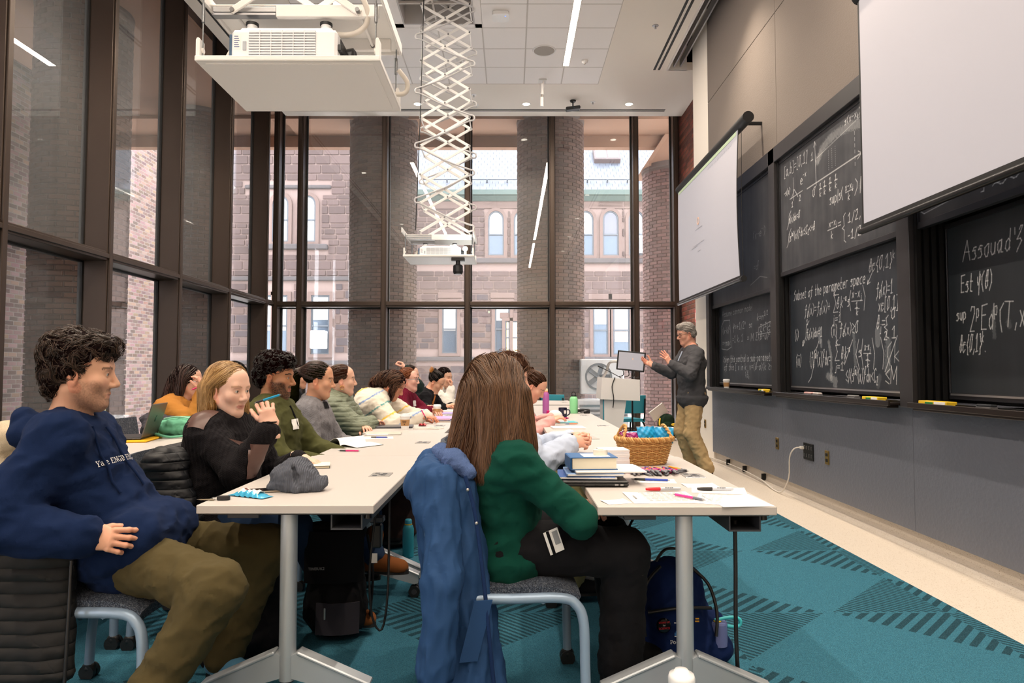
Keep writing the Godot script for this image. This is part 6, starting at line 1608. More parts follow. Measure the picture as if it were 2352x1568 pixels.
func basket(at: Vector3) -> void:
	var o := thing("wicker_basket", "oval wicker basket with two hoop handles, full of snack packets", "basket", at, 0.1)
	var wk := []
	for c in [rgb(196, 146, 84), rgb(214, 168, 104), rgb(176, 124, 66)]: wk.append(mat("wicker_" + c.to_html(false), c, 0.55))
	var R := func(t: float, a: float, off: float) -> Vector3:
		var rx := 0.105 + 0.035 * t + off; var rz := 0.08 + 0.03 * t + off
		return Vector3(cos(a) * rx, t * 0.115 + 0.006, sin(a) * rz)
	part(o, "base", MB.new().lathe([Vector2(0, 0.0), Vector2(0.098, 0.0), Vector2(0.1, 0.008), Vector2(0, 0.008)], Transform3D(Basis.from_scale(Vector3(1.05, 1, 0.8)), Vector3.ZERO), 32), wk[2])
	var ns := 34
	for k in ns:
		var a := TAU * k / ns
		part(o, "stake", MB.new().tube([R.call(0.0, a, 0.0), R.call(0.5, a, 0.0), R.call(1.0, a, 0.0)], 0.0026, 6), wk[1])
	for r in 20:
		var pts := []
		for q in ns * 3 + 1:
			var a := TAU * q / (ns * 3.0)
			var t := (r + 0.5) / 20.0
			pts.append(R.call(t, a, 0.0045 * cos(PI * (q / 3.0) + PI * (r % 2))))
		part(o, "weaver", MB.new().tube(pts, 0.0031, 6, false), wk[r % 3])
	for s in 3:
		var pts := []
		for q in 121:
			var a := TAU * q / 120.0
			pts.append(R.call(1.05, a, 0.006 * cos(q * 1.2 + s * TAU / 3)) + Vector3(0, 0.008 * sin(q * 1.2 + s * TAU / 3), 0))
		part(o, "rim_braid", MB.new().tube(pts, 0.006, 7, false), wk[(s + 1) % 3])
	for e in [-1, 1]:
		for s in 2:
			var pts := []
			for q in 41:
				var a := PI * q / 40.0
				var c := Vector3(e * 0.128 - e * 0.03 * sin(a), 0.118 + 0.072 * sin(a), 0.055 * cos(a))
				pts.append(c + Vector3(cos(q * 0.9 + s * PI), sin(q * 0.9 + s * PI), 0) * 0.0045)
			part(o, "handle", MB.new().tube(pts, 0.005, 7), wk[s])
	# snack packets inside
	var labs := ["bright blue snack packet standing up in the basket middle", "blue snack packet leaning at the basket end by the handle", "magenta wrapped candy in the basket near its handle", "magenta and white candy wrapper in the basket", "folded blue packet lying in the basket", "second magenta wrapper under the handle"]
	var bl := mat("foil_bright_blue", rgb(24, 150, 206), 0.4)
	var mg := mat("foil_magenta", rgb(150, 30, 110), 0.35)
	var k := 0
	for q in [[Vector3(0.01, 0.146, 0.015), 0.35, 1.25], [Vector3(0.095, 0.142, 0.0), -0.35, 1.25], [Vector3(-0.09, 0.136, 0.0), 0.8, 0.9], [Vector3(-0.06, 0.136, 0.03), 0.2, 0.9], [Vector3(-0.03, 0.132, -0.02), 0.6, 0.6], [Vector3(-0.075, 0.138, -0.04), 1.0, 0.9]]:
		var is_b := k in [0, 1, 4]
		var p := thing("snack_packet", labs[k], "snack", at + q[0], q[1])
		p.rotation.x = q[2]
		var w := 0.1 if is_b else 0.065
		var ph := k * 1.7
		part(p, "wrapper", MB.new().sheet(14, 10, func(u: float, v: float) -> Vector3: return Vector3((u - 0.5) * w, 0.0 + 0.016 * sin(PI * u) * sin(PI * v) + 0.004 * sin(u * 19 + ph) * cos(v * 15), (0.5 - v) * w * 0.8), 0.004), bl if is_b else mg)
		part(p, "seal", MB.new().bx(-w / 2, w / 2, -0.003, 0.0, -w * 0.42, -w * 0.36), mat("foil_silver", rgb(206, 208, 214), 0.3, 0.6))
		k += 1

# ---------------------------------------------------------------- coats, bags and floor things
func net_part(o: Node3D, called: String, f: Field, ma: Material, amp := 0.01, fr := 8.0, st := Vector3.ONE) -> MeshInstance3D:
	var m := MB.new(); f.net(m, null, folds(amp, fr, st)); return part(o, called, m, ma)

func bags() -> void:
	var blk := mat("plastic_black", rgb(28, 28, 31), 0.4)
	var white := white_mat()
	# blue raincoat over the chair back
	var o := thing("raincoat", "blue hooded raincoat with blue pile lining hanging over a chair back", "coat")
	var rc := cloth("rain_blue", rgb(42, 72, 114), 60, 0.04, 0.7, 0.1)
	var X := Vector3.RIGHT
	var f := Field.new(Vector3(-0.52, 0.02, -3.0), Vector3(0.12, 0.98, -2.16), 0.009)
	f.cone(Vector3(-0.285, 0.80, -2.76), Vector3(-0.28, 0.80, -2.42), 0.055, 0.06, 0.03)
	f.cone(Vector3(-0.30, 0.78, -2.7), Vector3(-0.22, 0.14, -2.78), 0.055, 0.07, 0.04, X, 1.3)
	f.cone(Vector3(-0.26, 0.78, -2.5), Vector3(-0.15, 0.13, -2.52), 0.07, 0.085, 0.04, X, 1.45)
	f.cone(Vector3(-0.22, 0.80, -2.40), Vector3(-0.12, 0.12, -2.36), 0.045, 0.05, 0.03, X, 1.9)
	f.cone(Vector3(-0.16, 0.78, -2.42), Vector3(-0.06, 0.10, -2.40), 0.03, 0.036, 0.02, X, 1.2)
	# hood folded over, and the hanging sleeve
	f.cone(Vector3(-0.30, 0.845, -2.66), Vector3(-0.29, 0.83, -2.42), 0.05, 0.052, 0.03)
	f.cone(Vector3(-0.33, 0.80, -2.44), Vector3(-0.26, 0.70, -2.36), 0.045, 0.05, 0.03)
	f.cone(Vector3(-0.235, 0.82, -2.37), Vector3(-0.225, 0.5, -2.29), 0.05, 0.056, 0.02).cone(Vector3(-0.225, 0.5, -2.29), Vector3(-0.25, 0.22, -2.28), 0.056, 0.05, 0.015)
	f.cone(Vector3(-0.25, 0.21, -2.28), Vector3(-0.255, 0.12, -2.28), 0.03, 0.03, 0.004, Vector3.ZERO, 1.0, true)
	net_part(o, "shell", f, rc, 0.02, 7.5, Vector3(1.4, 0.4, 1.4))
	f = Field.new(Vector3(-0.45, 0.7, -2.85), Vector3(0.0, 1.0, -2.25), 0.008)
	f.cone(Vector3(-0.27, 0.88, -2.66), Vector3(-0.2, 0.885, -2.42), 0.042, 0.04, 0.02).cone(Vector3(-0.2, 0.885, -2.42), Vector3(-0.14, 0.85, -2.38), 0.038, 0.022, 0.02)
	net_part(o, "pile_lining", f, cloth("pile_blue", rgb(92, 116, 166), 30, 0.6), 0.006, 40.0)
	part(o, "zip_edge", MB.new().tube(smooth_pts([Vector3(-0.155, 0.845, -2.335), Vector3(-0.12, 0.72, -2.325), Vector3(-0.09, 0.5, -2.315), Vector3(-0.07, 0.3, -2.31), Vector3(-0.05, 0.1, -2.325)]), 0.007, 6), cloth("rain_dark", rgb(30, 52, 94), 60))
	for q in [Vector3(-0.145, 0.8, -2.325), Vector3(-0.115, 0.69, -2.318)]: part(o, "snap", MB.new().ball(q, Vector3(0.006, 0.006, 0.004), Basis.IDENTITY, 8, 6), mat("alu", Color.WHITE))
	part(o, "pocket_flap", MB.new().sheet(4, 8, func(u: float, v: float) -> Vector3: return Vector3(-0.17 + 0.06 * u + 0.05 * v, 0.24 + v * 0.2, -2.295 - 0.012 * u), 0.004), rc)
	# black quilted coat behind the hoodie, black puffer behind the blonde woman
	o = thing("quilted_coat", "black quilted coat hanging from the chair of the man in the navy hoodie", "coat")
	f = Field.new(Vector3(-1.98, 0.08, -2.85), Vector3(-1.1, 0.84, -2.0), 0.011)
	f.cone(Vector3(-1.70, 0.72, -2.7), Vector3(-1.66, 0.72, -2.25), 0.06, 0.06, 0.04)
	f.cone(Vector3(-1.68, 0.7, -2.26), Vector3(-1.62, 0.26, -2.2), 0.05, 0.055, 0.05, X, 2.6)
	f.cone(Vector3(-1.5, 0.6, -2.24), Vector3(-1.47, 0.26, -2.19), 0.04, 0.045, 0.05, X, 2.2)
	f.cone(Vector3(-1.74, 0.7, -2.5), Vector3(-1.74, 0.25, -2.5), 0.06, 0.07, 0.05, Vector3(0, 0, 1), 2.5)
	net_part(o, "shell", f, puffer("quilt_black", rgb(13, 13, 15), 0.75), 0.008, 8.0)
	part(o, "zip", MB.new().tube(smooth_pts([Vector3(-1.395, 0.6, -2.2), Vector3(-1.385, 0.4, -2.175), Vector3(-1.385, 0.23, -2.165)]), 0.006, 6), blk)
	o = thing("puffer_coat", "black puffer coat over the chair back of the blonde woman", "coat")
	f = Field.new(Vector3(-1.85, 0.3, -3.6), Vector3(-1.2, 0.98, -2.85), 0.011)
	f.cone(Vector3(-1.58, 0.80, -3.4), Vector3(-1.53, 0.80, -3.0), 0.055, 0.06, 0.04)
	f.cone(Vector3(-1.52, 0.8, -3.02), Vector3(-1.42, 0.84, -3.08), 0.05, 0.03, 0.03)
	f.cone(Vector3(-1.52, 0.78, -3.02), Vector3(-1.42, 0.42, -3.0), 0.055, 0.07, 0.05, X, 1.7)
	f.cone(Vector3(-1.56, 0.78, -3.2), Vector3(-1.52, 0.42, -3.2), 0.06, 0.07, 0.05, Vector3(0, 0, 1), 2.4)
	net_part(o, "shell", f, puffer("puffer_black", rgb(20, 22, 28), 0.6), 0.012, 13.0, Vector3(0.4, 1.6, 0.4))
	o = thing("cream_fleece", "cream fleece jacket corner at the photo edge behind the navy hoodie", "jacket", Vector3(-1.95, 0, -2.5))
	f = Field.new(Vector3(-0.3, 0.6, -0.25), Vector3(0.3, 1.15, 0.25), 0.012)
	f.cone(Vector3(-0.1, 0.78, 0), Vector3(0.12, 0.95, 0.0), 0.1, 0.07, 0.03).cone(Vector3(0.05, 0.85, 0.0), Vector3(0.17, 0.8, 0.05), 0.08, 0.05, 0.03)
	net_part(o, "pile", f, cloth("pile_cream", rgb(222, 204, 176), 30, 0.5), 0.008, 20.0)
	copy(find_child("chair", false, false), "tweed chair at the photo edge under the cream fleece jacket", Vector3(-1.98, 0, -3.25))
	# navy backpack under the board-side table
	var nv := cloth("bag_navy", rgb(20, 38, 84), 60, 0.06, 0.8, 0.1)
	o = thing("backpack", "navy backpack with round black badge behind the near table leg", "backpack", Vector3(0.675, 0.0, -2.86))
	f = Field.new(Vector3(-0.3, -0.01, -0.22), Vector3(0.34, 0.52, 0.22), 0.008)
	f.cone(Vector3(0, 0.13, -0.02), Vector3(-0.01, 0.33, -0.04), 0.11, 0.085, 0.05, X, 1.5)
	f.cone(Vector3(-0.0, 0.1, 0.05), Vector3(-0.01, 0.24, 0.04), 0.08, 0.06, 0.04, X, 1.7)
	f.cone(Vector3(-0.15, 0.07, 0.02), Vector3(-0.14, 0.16, 0.02), 0.06, 0.05, 0.03).cone(Vector3(0.16, 0.07, 0.02), Vector3(0.15, 0.17, 0.02), 0.065, 0.05, 0.03)
	f.cut(Vector3(0, 0.004, 0), Vector3.DOWN)
	net_part(o, "body", f, nv, 0.011, 8.0)
	for s in [-1, 1]: part(o, "black_piping", MB.new().tube(smooth_pts([Vector3(s * 0.06, 0.40, 0.02), Vector3(s * 0.125, 0.34, 0.055), Vector3(s * 0.15, 0.24, 0.085), Vector3(s * 0.14, 0.15, 0.105)]), 0.007, 6), blk)
	part(o, "open_zip", MB.new().tube(smooth_pts([Vector3(-0.13, 0.245, 0.108), Vector3(0.0, 0.268, 0.125), Vector3(0.12, 0.262, 0.108)]), 0.011, 8, true, 0.6), blk)
	part(o, "grab_loop", MB.new().tube(smooth_pts([Vector3(-0.07, 0.41, -0.02), Vector3(-0.03, 0.455, -0.03), Vector3(0.03, 0.455, -0.03), Vector3(0.07, 0.41, -0.02)]), 0.01, 6, true, 0.4), blk)
	var bdg := part(o, "round_badge", MB.new().lathe([Vector2(0, 0.006), Vector2(0.024, 0.004), Vector2(0.029, -0.002)], Transform3D(Basis(X, PI / 2 - 0.1), Vector3(-0.075, 0.205, 0.142)), 24), mat("badge_black", rgb(18, 16, 18), 0.15))
	var red := mat("print_red", rgb(220, 30, 50), 0.5)
	for q in [["STAND UP", 0.0155, 0.0072, red], ["for", 0.004, 0.006, white], ["SCIENCE", -0.007, 0.0088, red]]:
		var tm := TextMesh.new(); tm.text = q[0]; tm.font_size = 32; tm.pixel_size = q[2] / 26.0; tm.depth = 0.001
		var t := part(bdg, "lettering", tm, q[3]); t.position = Vector3(-0.075, 0.205 + q[1], 0.1495); t.rotation = Vector3(-0.1, 0, 0.08)
	var tx := TextMesh.new(); tx.text = "Poorvu"; tx.font_size = 32; tx.pixel_size = 0.0006; tx.depth = 0.001
	var sf := SystemFont.new(); sf.font_names = PackedStringArray(["Droid Serif"]); tx.font = sf
	part(o, "bag_lettering", tx, white).position = Vector3(-0.02, 0.145, 0.15)
	part(o, "printed_emblem", MB.new().bx(-0.035, 0.01, 0.165, 0.168, 0.147, 0.149).bx(-0.035, -0.015, 0.215, 0.217, 0.141, 0.143).bx(-0.015, -0.013, 0.168, 0.217, 0.143, 0.146), white)
	var em := MB.new()
	for k in 4: em.bx(-0.034 + k * 0.0045, -0.031 + k * 0.0045, 0.168, 0.18 + k * 0.006, 0.146, 0.148)
	part(o, "emblem_columns", em, mat("print_sky", rgb(70, 140, 210), 0.6))
	part(o, "gold_print", MB.new().bx(0.052, 0.066, 0.226, 0.231, 0.13, 0.132).bx(0.05, 0.066, 0.216, 0.221, 0.131, 0.133), mat("print_gold", rgb(222, 166, 40), 0.6))
	o = thing("steel_flask", "steel flask with a black and white cord in the backpack side pocket", "flask", Vector3(0.50, 0.11, -2.74))
	part(o, "body", MB.new().lathe([Vector2(0, 0), Vector2(0.024, 0), Vector2(0.024, 0.1), Vector2(0.02, 0.108)], Transform3D.IDENTITY, 20), mat("flask_steel", rgb(170, 174, 178), 0.25, 0.9))
	part(o, "cap", MB.new().lathe([Vector2(0.022, 0.108), Vector2(0.022, 0.13), Vector2(0.012, 0.137), Vector2(0, 0.137)], Transform3D.IDENTITY, 20), mat("flask_steel", Color.WHITE))
	var cp := []
	for k in 24: cp.append(Vector3(0.027 * cos(k * 0.9), 0.09 - k * 0.003, 0.027 * sin(k * 0.9)))
	part(o, "cord", MB.new().tube(smooth_pts(cp, 3), 0.004, 6), mat("cord_speckle", rgb(60, 60, 62), 0.8))
	o = thing("bottle_cap_strap", "lavender bottle top with turquoise carry strap in the far backpack pocket", "bottle", Vector3(0.84, 0.10, -2.80))
	part(o, "bottle_top", MB.new().lathe([Vector2(0, 0), Vector2(0.033, 0), Vector2(0.033, 0.085), Vector2(0.03, 0.093), Vector2(0, 0.095)], Transform3D.IDENTITY, 20), mat("cap_lavender", rgb(112, 122, 176), 0.5))
	part(o, "strap", MB.new().tube(smooth_pts([Vector3(-0.02, 0.1, 0.01), Vector3(0.04, 0.112, 0.01), Vector3(0.075, 0.108, 0.01), Vector3(0.085, 0.09, 0.01), Vector3(0.07, 0.075, 0.01), Vector3(0.03, 0.078, 0.01)]), 0.007, 6), mat("strap_turquoise", rgb(70, 196, 206), 0.5))
	part(o, "yellow_dot", MB.new().ball(Vector3(-0.008, 0.097, 0.008), Vector3(0.016, 0.005, 0.014), Basis.IDENTITY, 12, 6), mat("tab_yellow", Color.WHITE))
	# black backpack under the middle row
	var bk := cloth("bag_black", rgb(22, 21, 24), 60, 0.06, 0.7, 0.1)
	o = thing("backpack", "large black roll-top backpack standing under the near end of the middle row", "backpack", Vector3(-0.80, 0.0, -3.18), 0.1)
	f = Field.new(Vector3(-0.22, -0.02, -0.2), Vector3(0.24, 0.56, 0.24), 0.009)
	f.cone(Vector3(0, 0.1, 0), Vector3(0.0, 0.42, 0), 0.1, 0.075, 0.04, X, 1.45).cone(Vector3(0.02, 0.09, 0.08), Vector3(0.01, 0.2, 0.07), 0.06, 0.05, 0.03, X, 1.9)
	f.cone(Vector3(-0.1, 0.47, 0), Vector3(0.1, 0.47, 0), 0.035, 0.035, 0.03)
	f.cut(Vector3(0, 0.006, 0), Vector3.DOWN)
	net_part(o, "body", f, bk, 0.01, 8.0)
	part(o, "front_pocket", MB.new().sheet(8, 6, func(u: float, v: float) -> Vector3: return Vector3(-0.07 + 0.19 * u, 0.05 + 0.13 * v, 0.155 - 0.02 * v - 0.02 * pow(u * 2 - 1, 2)), 0.01), cloth("bag_slate", rgb(58, 56, 64), 60))
	part(o, "zip_pull", MB.new().bx(-0.03, -0.022, 0.12, 0.17, 0.155, 0.16, 0.002), mat("alu_plate", Color.WHITE))
	part(o, "flap", MB.new().sheet(8, 8, func(u: float, v: float) -> Vector3: return Vector3(-0.13 + 0.26 * u, 0.26 + 0.22 * v, 0.115 - 0.03 * v * v - 0.03 * pow(u * 2 - 1, 2)), 0.012), bk)
	var tk := TextMesh.new(); tk.text = "TIMBUK2"; tk.font_size = 32; tk.pixel_size = 0.0005; tk.depth = 0.001
	part(o, "lettering", tk, mat("print_grey", rgb(150, 152, 156), 0.8)).position = Vector3(-0.07, 0.33, 0.118)
	part(o, "strap", MB.new().tube(smooth_pts([Vector3(0.14, 0.45, 0.02), Vector3(0.17, 0.3, 0.06), Vector3(0.16, 0.1, 0.06)]), 0.02, 6, true, 0.3), bk)
	o = thing("backpack", "dark brown backpack under the middle row beside the turquoise bottle", "backpack", Vector3(-0.80, 0.0, -4.75), 0.1)
	f = Field.new(Vector3(-0.24, -0.02, -0.2), Vector3(0.24, 0.52, 0.2), 0.012)
	f.cone(Vector3(0, 0.1, 0), Vector3(0, 0.4, -0.02), 0.1, 0.08, 0.04, X, 1.5).cone(Vector3(0, 0.1, 0.07), Vector3(0, 0.2, 0.06), 0.07, 0.06, 0.03, X, 1.5)
	f.cut(Vector3(0, 0.006, 0), Vector3.DOWN)
	net_part(o, "body", f, cloth("bag_brown", rgb(48, 34, 32), 60), 0.01, 8.0)
	part(o, "strap", MB.new().tube(smooth_pts([Vector3(-0.08, 0.45, 0.06), Vector3(-0.1, 0.3, 0.12), Vector3(-0.08, 0.12, 0.15)]), 0.02, 6, true, 0.3), cloth("bag_brown", Color.WHITE))
	bottle("turquoise bottle with yellow spout standing on the carpet under the middle row", Vector3(-0.66, 0.008, -4.45), 0.036, 0.24, rgb(50, 150, 170), rgb(60, 160, 190), rgb(226, 186, 50))
	# green backpack and cup by the end window
	o = thing("backpack", "dark green backpack with yellow emblem and a white laptop sticking out, by the end window", "backpack", Vector3(2.72, 0.0, -12.0))
	f = Field.new(Vector3(-0.26, -0.02, -0.2), Vector3(0.26, 0.55, 0.22), 0.014)
	f.cone(Vector3(0, 0.12, 0), Vector3(0, 0.36, 0), 0.12, 0.1, 0.04, X, 1.35).cone(Vector3(0.02, 0.12, 0.08), Vector3(0.02, 0.25, 0.07), 0.08, 0.07, 0.03, X, 1.4)
	f.cut(Vector3(0, 0.006, 0), Vector3.DOWN)
	net_part(o, "body", f, cloth("bag_green", rgb(34, 52, 40), 50), 0.01, 8.0)
	part(o, "yellow_strap", MB.new().tube(smooth_pts([Vector3(-0.12, 0.38, 0.08), Vector3(-0.14, 0.32, 0.12), Vector3(-0.14, 0.26, 0.13)]), 0.014, 6), mat("tab_yellow", Color.WHITE))
	part(o, "yellow_emblem", MB.new().ball(Vector3(0.1, 0.28, 0.155), Vector3(0.045, 0.026, 0.012), Basis.IDENTITY, 12, 8), mat("tab_yellow", Color.WHITE))
	o = thing("white_laptop", "pale laptop tilted out of the dark green backpack", "laptop", Vector3(2.58, 0.49, -11.95))
	o.rotation = Vector3(0.2, 0.2, 0.65)
	part(o, "lid", MB.new().box(Vector3.ZERO, Vector3(0.3, 0.2, 0.008), 0.003), mat("laptop_pale", rgb(222, 218, 212), 0.35, 0.3))
	part(o, "base", MB.new().box(Vector3(0, 0, -0.01), Vector3(0.3, 0.2, 0.009), 0.003), mat("laptop_pale", Color.WHITE))
	coffee_cup(Vector3(2.44, 0.0, -11.9), "white cup on the floor beside the dark green backpack")
	# floor objects near the camera
	o = thing("wipes_canister", "white lidded wipes canister with blue label at the bottom edge of the photo", "canister", Vector3(0.54, 0.02, -2.2))
	part(o, "body", MB.new().lathe([Vector2(0, 0), Vector2(0.039, 0), Vector2(0.039, 0.185)], Transform3D.IDENTITY, 28), white)
	part(o, "blue_label", MB.new().lathe([Vector2(0.0393, 0.03), Vector2(0.0393, 0.165)], Transform3D.IDENTITY, 28), mat("label_blue", rgb(36, 76, 160), 0.5))
	part(o, "lid", MB.new().lathe([Vector2(0.0415, 0.185), Vector2(0.042, 0.215), Vector2(0.038, 0.226), Vector2(0.026, 0.23), Vector2(0.02, 0.24), Vector2(0, 0.242)], Transform3D.IDENTITY, 28, true), mat("lid_white", rgb(248, 248, 250), 0.35))
	o = thing("paper_bag", "paper carrier bag with pale twisted rope handles at the photo bottom", "bag", Vector3(-1.02, 0.008, -1.87), 0.3)
	part(o, "sack", MB.new().bx(-0.1, 0.1, 0.0, 0.2, -0.05, 0.05, 0.003), mat("bag_white", rgb(228, 222, 214), 0.8))
	for s in [-1, 1]: part(o, "rope_handle", MB.new().tube(smooth_pts([Vector3(-0.035 + s * 0.006, 0.2, s * 0.045), Vector3(-0.04 + s * 0.006, 0.28, s * 0.03), Vector3(s * 0.006, 0.325, s * 0.02), Vector3(0.04 + s * 0.006, 0.28, s * 0.03), Vector3(0.035 + s * 0.006, 0.2, s * 0.045)], 6), 0.0035, 8), mat("rope", rgb(216, 182, 140), 0.8))
	# straps dangling under the hoodie man's chair
	o = thing("dark_bag", "black bag with dangling buckled straps under the hoodie man's chair", "bag", Vector3(-1.12, 0.0, -2.95))
	f = Field.new(Vector3(-0.2, -0.02, -0.2), Vector3(0.26, 0.48, 0.2), 0.012)
	f.cone(Vector3(0.05, 0.11, 0), Vector3(0.05, 0.34, 0), 0.11, 0.09, 0.04, X, 1.2)
	f.cut(Vector3(0, 0.006, 0), Vector3.DOWN)
	net_part(o, "body", f, bk, 0.01, 8.0)
	for s in [0, 1]: part(o, "strap", MB.new().tube(smooth_pts([Vector3(-0.02 - s * 0.05, 0.4, 0.1), Vector3(-0.08 - s * 0.05, 0.25, 0.16), Vector3(-0.04 - s * 0.05, 0.14, 0.18), Vector3(-0.1 - s * 0.03, 0.04, 0.2)]), 0.016, 6, true, 0.25), bk)
	part(o, "buckle", MB.new().box(Vector3(-0.06, 0.19, 0.19), Vector3(0.045, 0.035, 0.012), 0.004), blk)
	# power cords
	var ck := mat("cord_black", rgb(22, 22, 24), 0.5)
	one("power_cord", MB.new().tube(smooth_pts([Vector3(0.80, 0.67, -2.46), Vector3(0.80, 0.5, -2.46), Vector3(0.795, 0.3, -2.45), Vector3(0.805, 0.1, -2.46), Vector3(0.82, 0.02, -2.48), Vector3(0.85, 0.014, -2.42), Vector3(0.88, 0.014, -2.25), Vector3(0.9, 0.014, -2.0)]), 0.0075, 8), ck, "thick black power cord dropping from the near table's cable tray to the carpet", "cord")
	one("power_cord", MB.new().tube(smooth_pts([Vector3(0.48, 0.68, -2.6), Vector3(0.46, 0.5, -2.8), Vector3(0.54, 0.3, -3.0), Vector3(0.56, 0.2, -3.05), Vector3(0.55, 0.02, -3.1), Vector3(0.6, 0.014, -3.3)]), 0.005, 6), ck, "thin black cord hanging between the green sweater woman and the table leg", "cord")
	one("power_cord", MB.new().tube(smooth_pts([Vector3(-0.56, 0.66, -2.9), Vector3(-0.58, 0.4, -2.85), Vector3(-0.57, 0.2, -2.85), Vector3(-0.53, 0.14, -2.86), Vector3(-0.51, 0.3, -2.88), Vector3(-0.52, 0.66, -2.95)]), 0.005, 6), ck, "looped black cord hanging under the near end of the middle row", "cord")
	o = thing("plug_adapter", "black plug cluster hanging under the middle row tabletop", "adapter", Vector3(-0.57, 0.5, -2.95))
	part(o, "adapter_body", MB.new().box(Vector3(0, 0.0, 0), Vector3(0.04, 0.1, 0.04), 0.006), blk)
	part(o, "lock_lever", MB.new().box(Vector3(0.0, 0.07, 0.0), Vector3(0.06, 0.025, 0.05), 0.004), mat("tray_dark", Color.WHITE))
	part(o, "paper_tag", MB.new().box(Vector3(-0.01, -0.09, 0.02), Vector3(0.03, 0.04, 0.001)), white)
	part(o, "cable_up", MB.new().cyl(Vector3(0, 0.04, 0), Vector3(0, 0.16, 0), 0.006, -1, 6), ck)

